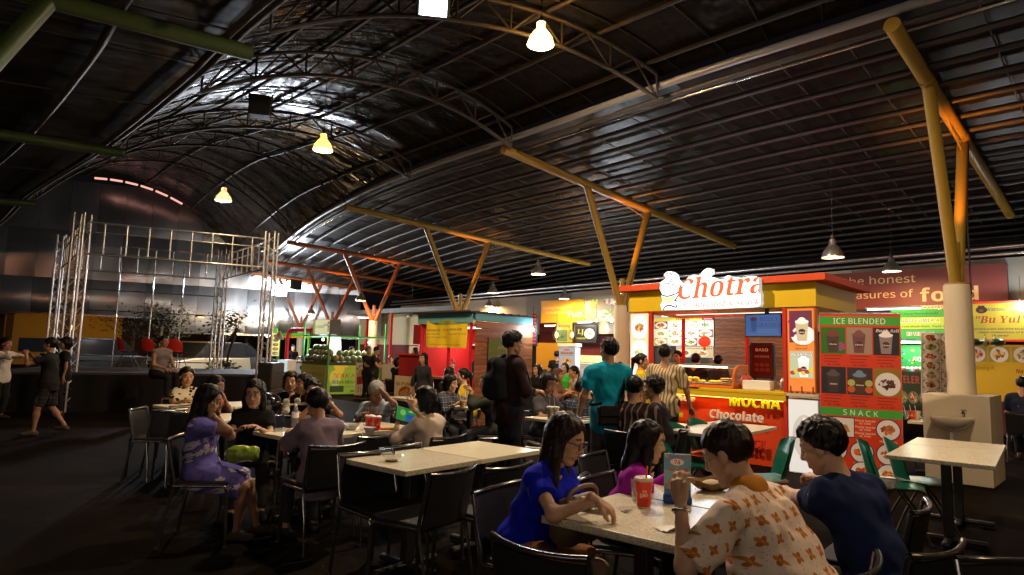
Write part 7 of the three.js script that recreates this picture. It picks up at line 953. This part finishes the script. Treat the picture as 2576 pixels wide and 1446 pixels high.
// ---------- beyond the hall: yard wall, cars, planting ----------
{
  const y = thing('yard_wall', 'yellow lit house wall across the yard', 'wall', [-33, 0, -42], .35); obj('wall', bx(13, 3.4, .2, 0, 1.7, 0), paint(.5, .36, .12), y); for (const x of [-3.4, -1.6, .4, 3.6]) obj('post', bx(.3, 3.2, .3, x, 1.6, 1.2), paint(.08, .06, .05), y); obj('dark_wall', bx(13, 3.4, .3, 13.1, 1.7, .1), paint(.03, .02, .018), y); obj('awning', bx(7, .1, 3, -3.2, 3.3, 1.5).rotateX(.04), paint(.05, .045, .035), y); obj('notice_board', bx(2.6, .9, .1, 2.0, 1.3, .16), paint(.02, .05, .2), y);
  const yl = thing('yard_lamp', 'small yellow lamp burning against the yard wall', 'lamp', atD(182, 823, 37.5).toArray()); obj('bulb', new THREE.SphereGeometry(.12, 14, 10), glow(0xffc45a, 14), yl); obj('arm', bar([0, 0, 0], [0, .5, -.6], .02), MAT.darkSteel, yl); pLight(0xffb848, 34, [0, 0, 0], 3, yl);
  const car = (px, d, yaw, paintM, label, lights) => {
    const q = atD(px, 900, d), t = thing('parked_car', label, 'car', [q.x, 0, q.z], yaw, 'cars parked in the yard');
    const prof = (w, pts, y) => { const s = new THREE.Shape(pts.map(p => new THREE.Vector2(...p))); return new THREE.ExtrudeGeometry(s, { depth: w, bevelEnabled: true, bevelSize: .05, bevelThickness: .05, bevelSegments: 2 }).translate(0, 0, -w / 2); };
    obj('body', prof(1.6, [[-2.1, .35], [2.0, .35], [2.1, .6], [2.0, .85], [1.0, .98], [-2.05, 1.0], [-2.15, .6]]), paintM, t); obj('cabin', prof(1.4, [[-2.0, .98], [1.0, .98], [.3, 1.6], [-1.7, 1.65]]), Mp({ color: lin(.02, .022, .025), roughness: .1 }), t); obj('roof', bx(1.9, .05, 1.4, -.7, 1.68, 0), paintM, t);
    for (const x of [-1.35, 1.35]) for (const z of [-.75, .75]) { const w = obj('wheel', cyl(.31, .31, .2, 0, 0, 0, 20).rotateX(Math.PI / 2).translate(x, .31, z), MAT.black, t); obj('rim', cyl(.19, .19, .21, 0, 0, 0, 14).rotateX(Math.PI / 2).translate(x, .31, z), MAT.alu, w); }
    for (const z of [-.6, .6]) { obj('headlight', rbx(.06, .15, .3, .02, 2.1, .72, z), Mp({ color: lin(.6, .6, .55), roughness: .1 }), t); obj('tail_light', rbx(.06, .2, .2, .02, -2.2, .8, z), paint(.4, .01, .01), t); }
    obj('bumper', rbx(.12, .18, 1.7, .05, 2.14, .45, 0), paintM, t); obj('grille', bx(.04, .16, .7, 2.13, .68, 0), MAT.chrome, t); obj('licence_plate', bx(.03, .12, .4, 2.21, .45, 0), MAT.black, t);
  };
  car(265, 27, 1.1, Mp({ color: lin(.012, .013, .016), roughness: .25, clearcoat: 1 }), 'dark car parked beyond the stage end nearest the lit wall');
  car(500, 27, -1.9, Mp({ color: lin(.5, .46, .36), roughness: .3, metalness: .4, clearcoat: 1 }), 'pale silver car parked beyond the stage');
  car(610, 33, .4, Mp({ color: lin(.03, .025, .03), roughness: .3, clearcoat: 1 }), 'dark car beyond the bamboo clump');
  pLight(0xffd090, 20, [atD(505, 880, 25).x + .6, 2.6, -25], 3, (() => { const q = atD(515, 800, 26), t = thing('yard_lamp', 'yellow lamp post arm above the pale silver car', 'lamp', [0, 0, 0]); obj('post', bar([q.x + .3, 0, -26.5], [q.x + .3, 3, -26.5], .04), MAT.yellowPaint, t); obj('head', rbx(.3, .08, .16, .02, q.x + .15, 2.72, -25.4), MAT.darkSteel, t); obj('bulb', rbx(.2, .03, .1, .01, q.x + .15, 2.66, -25.4), glow(0xffd090, 3), t); return t; })());
  // planting beyond the opening
  const leafM = [lin(.016, .026, .007), lin(.02, .03, .008), lin(.012, .02, .006)].map(c => Mp({ color: c, roughness: .7, transmission: .2, thickness: 0 }));
  const tree = (px, d, h, r, n, label, name, stems) => { const q = atD(px, 900, d), t = thing(name, label, name.includes('bamboo') ? 'bamboo' : 'tree', [q.x, 0, q.z]);
    for (let s = 0; s < stems; s++) { const dx = stems > 1 ? rr(-.25, .25) : 0; obj('trunk', tubeG([[dx * .5, 0, 0], [dx, h * .5, rr(-.1, .1)], [dx * 2, h * .95, 0]], stems > 1 ? .03 : .08, 14, 7), paint(.06, .045, .03), t); }
    for (let k = 0; k < 7; k++) { const a = k * .9, l = r * rr(.6, 1); obj('limb', bar([0, h * .55 + k * .06, 0], [Math.cos(a) * l, h * .75 + rr(0, .6), Math.sin(a) * l], .02, 5, .008), paint(.06, .045, .03), t); }
    const pos = [], idx = []; for (let i = 0; i < n; i++) { const a = rnd() * 6.28, b = Math.acos(rr(-1, 1)), q2 = r * Math.pow(rnd(), .45), L = Math.floor(rnd() * 5); const cx = Math.cos(a) * Math.sin(b) * q2 + Math.cos(L * 1.3) * r * .35, cy = h + Math.cos(b) * q2 * .55 + Math.sin(L * 2.1) * .3, cz = Math.sin(a) * Math.sin(b) * q2 + Math.sin(L * 1.3) * r * .35; const s1 = rr(.06, .14), u = V(rr(-1, 1), rr(-.6, .3), rr(-1, 1)).normalize(), w = u.clone().cross(V(rr(-1, 1), rr(-1, 1), rr(-1, 1))).normalize().multiplyScalar(s1 * .32); u.multiplyScalar(s1 * 1.4); const o = pos.length / 3; pos.push(cx, cy, cz, cx + u.x * .5 + w.x, cy + u.y * .5 + w.y, cz + u.z * .5 + w.z, cx + u.x, cy + u.y, cz + u.z, cx + u.x * .5 - w.x, cy + u.y * .5 - w.y, cz + u.z * .5 - w.z); idx.push(o, o + 1, o + 2, o, o + 2, o + 3); }
    const g = new THREE.BufferGeometry(); g.setAttribute('position', new THREE.Float32BufferAttribute(pos, 3)); g.setIndex(idx); g.computeVertexNormals(); obj('crown', g, leafM[Math.floor(rnd() * 3)], t); };
  tree(400, 25, 2.35, 1.1, 900, 'spreading tree behind the stage', 'tree', 1); tree(560, 23, 2.3, .6, 420, 'slim bamboo clump beyond the stage post', 'bamboo_clump', 4); tree(330, 34, 3.0, 1.6, 1100, 'dark tree further out in the yard', 'tree', 1); tree(620, 36, 3.2, 1.6, 1100, 'dark tree behind the bamboo', 'tree', 1); tree(565, 22, .55, .5, 500, 'low leafy shrub lit by the stage', 'shrub', 2);
}
// ---------- things on the tables and things people carry ----------
const TY = .752;
const onT = (x, y, h = TY) => onY(x, y, h).toArray();
function drinkCup(p, o, label, group) {
  const t = thing('drink_cup', label, 'cup', p, o.yaw || 0, group), r = o.r || .042, h = o.h || .13;
  obj('cup', lathe([[0, .002], [r * .76, .002], [r * .78, 0], [r, h], [r * 1.04, h + .004], [r * .97, h], [r * .75, .006], [0, .006]], 28), o.mat, t); { const g = t.children[t.children.length - 1].geometry, P = g.attributes.position, U = g.attributes.uv; for (let i = 0; i < P.count; i++) U.setY(i, Math.min(1, P.getY(i) / h)); }
  if (o.lid) obj('lid', lathe([[r * 1.07, h - .004], [r * 1.08, h + .008], [r * .96, h + .014], [r * .9, h + .01], [0, h + .011]], 28), Mp({ color: lin(.75, .7, .62), roughness: .3, transmission: .3 }), t);
  if (o.straw) for (const [dx, dz, l] of o.straws || [[-.015, 0, .07]]) obj('straw', bar([0, .03, 0], [dx * 1.6, h + l, dz], .0042, 8), o.straw, t);
  if (o.liq) obj('drink', cyl(r * .93, r * .76, h * o.lvl, 0, h * o.lvl / 2 + .008, 0, 22), o.liq, t);
  return t;
}
const cupTex2 = canvasTex(512, 256, (x, w, h) => { x.fillStyle = '#e8481c'; x.fillRect(0, 0, w, h); for (const k of [64, 192, 320, 448]) { txt(x, 'wa', k + 6, 92, 34, '#f6d8c0'); txt(x, 'gah', k, 128, 52, '#f6e6d8', { w: 'bold' }); } x.fillStyle = '#d8340f'; x.fillRect(0, 165, w, 80); x.fillStyle = '#e8d8b0'; x.fillRect(0, 245, w, 11); });
const orangeCup = Mp({ map: cupTex2, roughness: .3, transmission: .15 }), strawO = paint(.75, .14, .01), clearP = Mp({ color: lin(.9, .9, .88), transmission: .92, roughness: .08, thickness: 0 });
drinkCup(onT(1619, 1275), { mat: orangeCup, lid: true, straw: strawO, r: .044, h: .135, yaw: 2.2 }, 'orange takeaway cup with a white lid and an orange straw', 'orange takeaway cups');
drinkCup(onT(1605, 1258), { mat: clearP, r: .04, h: .1 }, 'empty clear plastic cup behind the orange cup');
// number stand
{ const tx = canvasTex(256, 400, (x, w, h) => { const g = x; g.fillStyle = '#6aa0c0'; g.fillRect(0, 0, w, h); g.fillStyle = '#8ab4c4'; g.fillRect(0, 150, w, 130); g.fillStyle = '#3a7ab8'; g.fillRect(0, 330, w, 70); g.fillStyle = '#e89a3a'; g.beginPath(); g.ellipse(26, 22, 20, 12, 0, 0, 7); g.fill(); txt(g, 'Warung Legend', 145, 24, 26, '#c8381c'); g.fillStyle = '#f0e8dc'; g.beginPath(); g.ellipse(125, 75, 66, 32, 0, 0, 7); g.fill(); txt(g, '74', 125, 76, 56, '#d0301c'); for (const k of [70, 140, 215]) dish(g, k, 142, 36, k, ['#c84a1c', '#e8b83a', '#7a8a2a', '#a8301a'], null); dish(g, 120, 285, 88, 9, FOODC[3], '#b89a6a'); });
  const p = onT(1704, 1264), t = thing('number_stand', 'blue table number stand showing 74 above pictures of food', 'table number', p, -.2); obj('base', rbx(.145, .035, .07, .006, 0, .018, 0), paint(.02, .07, .3, .3), t); obj('card', bx(.138, .222, .006, 0, .14, 0), Mp({ color: lin(.6, .7, .75), roughness: .2 }), t); obj('print', new THREE.PlaneGeometry(.136, .22).translate(0, .14, .0035), printM(tx, { roughness: .2 }), t); }
{ const g = sheet((u, v) => V((u - .5) * .1, .003 + .012 * Math.sin(u * 3.1) * v + .003 * Math.sin(v * 9), (v - .5) * .08), 12, 10, 1, 1), m = obj('paper_napkin', [g, g.clone().translate(0, .002, 0)], MAT.white); m.position.set(...onT(1682, 1332)); m.rotation.y = .5; tag(m, 'folded white paper napkin by the flowered shirt', 'napkin'); }
{ const t = thing('key_ring', 'small ring of keys under the reaching hand', 'keys', onT(1568, 1288), .6); obj('ring', new THREE.TorusGeometry(.012, .0015, 6, 18).rotateX(Math.PI / 2).translate(0, .004, 0), MAT.chrome, t); for (let i = 0; i < 2; i++) obj('key', [rbx(.045, .003, .008, .001, .03, .004 + i * .003, i * .008), cyl(.01, .01, .003, .01, .004 + i * .003, i * .008, 12)], MAT.chrome, t); }
// food in brown paper
{ const g = sheet((u, v) => { const a = u * 6.283, r = .03 + v * .075; return V(Math.cos(a) * r * 1.35, .004 + v * v * .05 + .008 * Math.sin(a * 5), Math.sin(a) * r); }, 30, 6, 1, 1); const t = thing('paper_wrap', 'brown paper wrap of rice before the flowered shirt', 'food wrap', onT(1792, 1232), .4); obj('wrap', [g, g.clone().scale(.98, 1, .98).translate(0, .003, 0)], paint(.22, .13, .05), t); const pil = new THREE.IcosahedronGeometry(.06, 2).scale(1.2, .5, .9).translate(0, .03, 0); obj('rice', pil, paint(.5, .4, .25), t); const s = thing('fork', 'metal fork resting on the brown paper wrap', 'fork', onT(1770, 1222, .79), .9); obj('handle', rbx(.15, .003, .01, .001, -.05, 0, 0), MAT.chrome, s); obj('tines', [bx(.04, .002, .003, .045, 0, -.006), bx(.04, .002, .003, .045, 0, 0), bx(.04, .002, .003, .045, 0, .006)], MAT.chrome, s); }
// handbag on the lap: body, flap, strap
{ const hp = A.blue.W(V(.02, .66, .3)); const t = thing('handbag', 'soft brown handbag on the lap of the person in blue', 'bag', [hp.x, hp.y - .06, hp.z], UY); const lm = Mt({ color: lin(.13, .075, .035), roughness: .6, bumpMap: TX.grime, bumpScale: .003 }); obj('body', netMesh([cap(V(-.14, .06, 0), V(.14, .06, 0), .075, .07), cap(V(-.12, .14, 0), V(.12, .14, 0), .05)], .012, .03, (x, y, z) => (vn3(x * 18, y * 14, z * 18) - .5) * .02), lm, t); obj('flap', netMesh([cap(V(-.12, .17, -.02), V(.12, .17, -.02), .04), cap(V(-.11, .12, .055), V(.11, .12, .055), .03)], .012, .03), lm, t); obj('strap', tubeG([[-.14, .13, 0], [-.12, .23, .01], [0, .26, .02], [.12, .23, .01], [.14, .13, 0]], .011), lm, t); }
// watch
{ const w = A.batik, q = w.wri[0], d = w.hdir[0]; const g = new THREE.TorusGeometry(.031, .007, 8, 24).applyQuaternion(new THREE.Quaternion().setFromUnitVectors(V(0, 0, 1), q.clone().sub(w.elb[0]).normalize())); const p = q.clone().lerp(w.elb[0], .12); const m = obj('wrist_watch', g.translate(p.x, p.y, p.z), Mt({ color: lin(.8, .78, .74), metalness: 1, roughness: .25 }), w.th); }
// ashtray
{ const t = thing('glass_ashtray', 'clear glass ashtray with a brown foot on the speckled table', 'ashtray', onT(985, 1160), 0); obj('bowl', lathe([[0, .012], [.035, .012], [.06, .03], [.075, .045], [.078, .044], [.06, .022], [.038, .004], [0, .004]], 32), Mp({ color: lin(.95, .95, .9), transmission: .85, roughness: .04, thickness: 0 }), t); obj('foot', cyl(.042, .044, .012, 0, .006, 0, 24), paint(.12, .05, .02, .3), t); obj('ash', cyl(.02, .03, .004, 0, .017, 0, 14), paint(.25, .24, .22), t); }
// table with the red cups
const redCup = Mp({ map: cupTex2, color: lin(.85, .6, .6), roughness: .35 });
drinkCup(onT(929, 1079), { mat: redCup, lid: true, straw: paint(.6, .08, .03), r: .045, h: .12, straws: [[-.012, 0, .09]] }, 'red paper cup with a straw nearer the grey-haired person', 'red paper cups');
drinkCup(onT(946, 1082), { mat: redCup, lid: true, straw: paint(.6, .08, .03), r: .045, h: .12, straws: [[.0, 0, .1]] }, 'red paper cup with a straw nearer the tablet', 'red paper cups');
const bowl = (p, r, h, label, mat) => { const t = thing('food_bowl', label, 'bowl', p); obj('bowl', lathe([[0, .0], [r * .5, 0], [r * .55, .006], [r * .92, h * .8], [r, h], [r * .96, h], [r * .86, h * .75], [r * .5, .012], [0, .01]], 26), mat, t); obj('spoon', bar([r * .2, .02, 0], [-r * 1.1, h + .03, 0], .004), MAT.chrome, t); };
bowl(onT(882, 1080), .085, .055, 'wide white scalloped bowl beside the mauve top', Mp({ color: lin(.65, .66, .64), roughness: .2, transmission: .3 })); bowl(onT(930, 1091), .06, .06, 'small white bowl in front of the red cups', MAT.white);
{ const t = thing('snack_packet', 'orange and green snack packet beside the red cups', 'packet', onT(975, 1080), .5); obj('packet', rbx(.14, .02, .07, .01, 0, .012, 0), paint(.6, .18, .02), t); obj('band', rbx(.05, .021, .071, .01, .05, .012, 0), paint(.2, .4, .04), t); }
{ const p = A.cream.W(A.cream.wri[0]); const tx = canvasTex(256, 160, (x, w, h) => { x.fillStyle = '#3a9a4a'; x.fillRect(0, 0, w, h); x.fillStyle = '#2a6ac0'; x.fillRect(120, 70, 136, 90); x.fillStyle = '#7ad06a'; x.beginPath(); x.arc(80, 60, 36, 0, 7); x.fill(); x.fillStyle = '#c8e0a0'; x.fillRect(150, 20, 60, 20); }); const t = thing('tablet', 'tablet with a green and blue game on its lit screen', 'tablet', atD(1020, 1062, 5.7).toArray(), .55); t.rotation.x = -.5; obj('case', rbx(.21, .135, .01, .006, 0, .067, 0), MAT.black, t); obj('screen', new THREE.PlaneGeometry(.195, .12).translate(0, .067, .006), litM(tx, .5, { roughness: .1 }), t); const l = new THREE.RectAreaLight(0x9fe0c0, 2, .19, .12); l.position.set(0, .067, .012); l.rotation.y = Math.PI; l.name = 'screen_light'; t.add(l); }
{ const a = A.phone, p = a.W(a.H(.05, -.02, .2)); const t = thing('mobile_phone', 'pale green phone held up before a face', 'phone', p.toArray(), .5); obj('body', rbx(.15, .075, .01, .005), paint(.4, .55, .42, .3), t); obj('camera_lens', cyl(.006, .006, .004, 0, 0, 0, 12).rotateX(Math.PI / 2).translate(-.055, .02, .007), MAT.black, t); }
{ const a = A.olive, p = a.W(a.H(0, -.05, .24)); const t = thing('compact_camera', 'small dark camera held in both hands', 'camera', p.toArray(), -1.45); obj('body', rbx(.1, .06, .028, .006), MAT.black, t); obj('lens', cyl(.018, .02, .02, 0, 0, 0, 16).rotateX(Math.PI / 2).translate(0, 0, .022), MAT.chrome, t); }
// glossy laminated card and dark menu holder on the cream table
{ const t = thing('menu_holder', 'dark menu holder with a glossy laminated sheet lying before it', 'menu holder', onT(692, 1078), .75); obj('holder', rbx(.2, .12, .02, .006, 0, .065, -.06).rotateX(-.1), Mp({ color: lin(.02, .022, .04), roughness: .15 }), t); obj('sheet', bx(.2, .003, .26, 0, .003, .1), Mp({ color: lin(.75, .76, .74), roughness: .12, clearcoat: 1, clearcoatRoughness: .06 }), t); }
{ const t = thing('water_bottle', 'clear water bottle behind the mauve top', 'bottle', onT(741, 1075)); obj('bottle', lathe([[0, 0], [.032, 0], [.033, .02], [.03, .06], [.033, .1], [.033, .14], [.014, .19], [.013, .205]], 20), clearP, t); obj('label', cyl(.0335, .0335, .05, 0, .12, 0, 20, true), MAT.white, t); obj('cap', cyl(.014, .014, .018, 0, .212, 0, 12), MAT.white, t); }
for (const [x, y, d, l] of [[720, 1022, 7.35, 'milky drink tied in a plastic bag with a yellow straw by the flowered blouse'], [748, 1018, 7.5, 'milky drink in a plastic bag with a yellow straw by the black t-shirt']]) { const q = atD(x, y, d), t = thing('bagged_drink', l, 'drink', [q.x, TY, q.z]); obj('bag', netMesh([cap(V(0, .05, 0), V(0, .09, 0), .05, .035), cap(V(0, .12, 0), V(0, .15, 0), .02, .04)], .012, .03, (a, b, c) => (vn3(a * 40, b * 40, c * 40) - .5) * .02), Mp({ color: lin(.55, .52, .4), roughness: .2, transmission: .35 }), t); obj('straw', bar([0, .08, 0], [.04, .24, 0], .004), yel, t); }
{ const t = thing('helmet', 'glossy black motorcycle helmet on the table behind the black-haired person', 'helmet', onT(672, 1040)); obj('shell', new THREE.SphereGeometry(.14, 24, 16).scale(1.1, .85, 1).translate(0, .12, 0), Mp({ color: lin(.008, .008, .009), roughness: .1, clearcoat: 1 }), t); obj('visor', new THREE.SphereGeometry(.143, 20, 8, .3, 1.8, 1.2, .5).scale(1.1, .85, 1).translate(0, .12, 0), Mp({ color: lin(.05, .05, .06), roughness: .05 }), t); }
{ const q = A.dress.W(V(-.02, .62, .3)); const g = netMesh([cap(V(-.06, .04, 0), V(.08, .05, 0), .07, .06)], .012, .03, (a, b, c) => (vn3(a * 22, b * 22, c * 22) - .5) * .035), m = obj('plastic_bag', g, Mp({ color: lin(.2, .3, .02), roughness: .3, transmission: .25 })); m.position.copy(q); tag(m, 'lime green plastic bag on the lap of the purple dress', 'bag'); }
const tea = Mp({ color: lin(.45, .2, .04), roughness: .1, transmission: .4 }), milk = Mp({ color: lin(.5, .42, .36), roughness: .3 });
drinkCup(onT(1162, 1024), { mat: clearP, r: .04, h: .13, straw: MAT.white, straws: [[-.03, 0, .1]], liq: tea, lvl: .6 }, 'plastic cup of iced tea with a white straw nearest the table edge', 'iced tea cups'); drinkCup(onT(1170, 1014), { mat: clearP, r: .04, h: .13, straw: MAT.white, straws: [[.0, 0, .12]], liq: tea, lvl: .7 }, 'fuller plastic cup of iced tea by the olive jacket', 'iced tea cups'); drinkCup(atD(1092, 985, 10.7).setY(TY).toArray(), { mat: clearP, r: .04, h: .14, straw: MAT.white, straws: [[-.01, 0, .12]], liq: tea, lvl: .5 }, 'plastic cup of iced tea on the table by the booth', 'iced tea cups');
for (const [x, l] of [[1385, 'milky drink in a plastic cup with a pink straw by the grey shirt'], [1397, 'second milky drink beside the one by the grey shirt']]) drinkCup(atD(x, 1040, 7.7).setY(TY).toArray(), { mat: clearP, r: .045, h: .14, lid: true, straw: paint(.6, .3, .3), straws: [[-.012, 0, .14]], liq: milk, lvl: .85 }, l, 'milky drinks');
for (const [x, m, l] of [[2278, clearP, 'clear cup with a straw behind the menu banner'], [2293, orangeCup, 'orange cup on the table behind the menu banner'], [2306, MAT.cream, 'paper cup on the table behind the menu banner']]) drinkCup(atD(x, 1012, 9.1).setY(TY).toArray(), { mat: m, r: .04, h: .12, straw: MAT.white, straws: [[-.02, 0, .08]] }, l, 'cups behind the menu banner');
{ const m = obj('metal_tray', rbx(.4, .012, .28, .005), MAT.chrome); m.position.set(...onT(1040, 996)).add(V(0, .008, 0)); m.rotation.y = UY; tag(m, 'shiny metal tray left on the table by the potato stall', 'tray'); }
// backpack, camera strap, shoulder bag, sneakers
{ const a = A.pack, t = thing('backpack', 'bulky black backpack on the standing person with spiky hair', 'backpack', a.th.position.toArray(), a.th.rotation.y); const m = clothMat([.01, .01, .014]); const b = a.chest; obj('bag', netMesh([cap(b.clone().add(V(-.08, -.2, -.17)), b.clone().add(V(-.07, .08, -.16)), .1, .085), cap(b.clone().add(V(.08, -.2, -.17)), b.clone().add(V(.07, .08, -.16)), .1, .085), cap(b.clone().add(V(0, -.18, -.23)), b.clone().add(V(0, -.08, -.22)), .085)], .018, .05, (x, y, z) => (vn3(x * 12, y * 12, z * 12) - .5) * .03), m, t); for (const k of [0, 1]) { const s = a.sh[k]; obj('strap', tubeG([b.clone().add(V((k ? -1 : 1) * .1, .1, -.14)), s.clone().lerp(a.neck, .4).add(V(0, .075, -.02)), s.clone().lerp(a.neck, .4).add(V(0, -.04, .11)), b.clone().add(V((k ? -1 : 1) * .12, -.2, .08)), b.clone().add(V((k ? -1 : 1) * .14, -.26, -.1))], .018, 30, 6), m, t); } const cs = thing('camera_strap', 'dark camera strap hanging from the neck of the backpacker', 'strap', a.th.position.toArray(), a.th.rotation.y); obj('strap', tubeG([a.neck.clone().add(V(.07, .02, -.02)), a.neck.clone().add(V(.08, -.08, .12)), a.chest.clone().add(V(.05, -.2, .24)), a.chest.clone().add(V(-.05, -.2, .24)), a.neck.clone().add(V(-.08, -.08, .12)), a.neck.clone().add(V(-.07, .02, -.02))], .011, 40, 6), MAT.black, cs); }
{ const a = A.teal, t = thing('shoulder_bag', 'black shoulder bag worn across the teal t-shirt', 'bag', a.th.position.toArray(), a.th.rotation.y); const m = clothMat([.012, .01, .012], { roughness: .6 }); const hp = a.hip; obj('bag', rbx(.23, .2, .08, .03, .13, hp.y + .0, -.19), m, t); obj('flap', rbx(.235, .11, .02, .01, .13, hp.y + .05, -.235), m, t); obj('strap', tubeG([V(.0, hp.y + .13, -.2), a.chest.clone().add(V(-.1, -.05, -.135)), a.sh[1].clone().lerp(a.neck, .35).add(V(0, .07, -.02)), a.sh[1].clone().lerp(a.neck, .3).add(V(0, -.03, .11)), a.chest.clone().add(V(.05, -.15, .13)), V(.22, hp.y + .1, .02), V(.2, hp.y + .12, -.17)], .016, 50, 6), m, t); }
{ const q = onY(1342, 1120, .05); const t = thing('sneaker', 'black sneaker with a white sole under the table', 'shoe', [q.x, .0, q.z], 1.2); obj('upper', netMesh([cap(V(0, .07, -.08), V(0, .055, .1), .045, .035), cap(V(0, .1, -.07), V(0, .08, -.01), .04)], .01, .03), MAT.black, t); obj('sole', rbx(.085, .03, .28, .012, 0, .017, .01), MAT.white, t); }
scene.traverse(o => { if (o.isMesh) { o.castShadow = true; o.receiveShadow = true; } });
renderer.render(scene, camera);
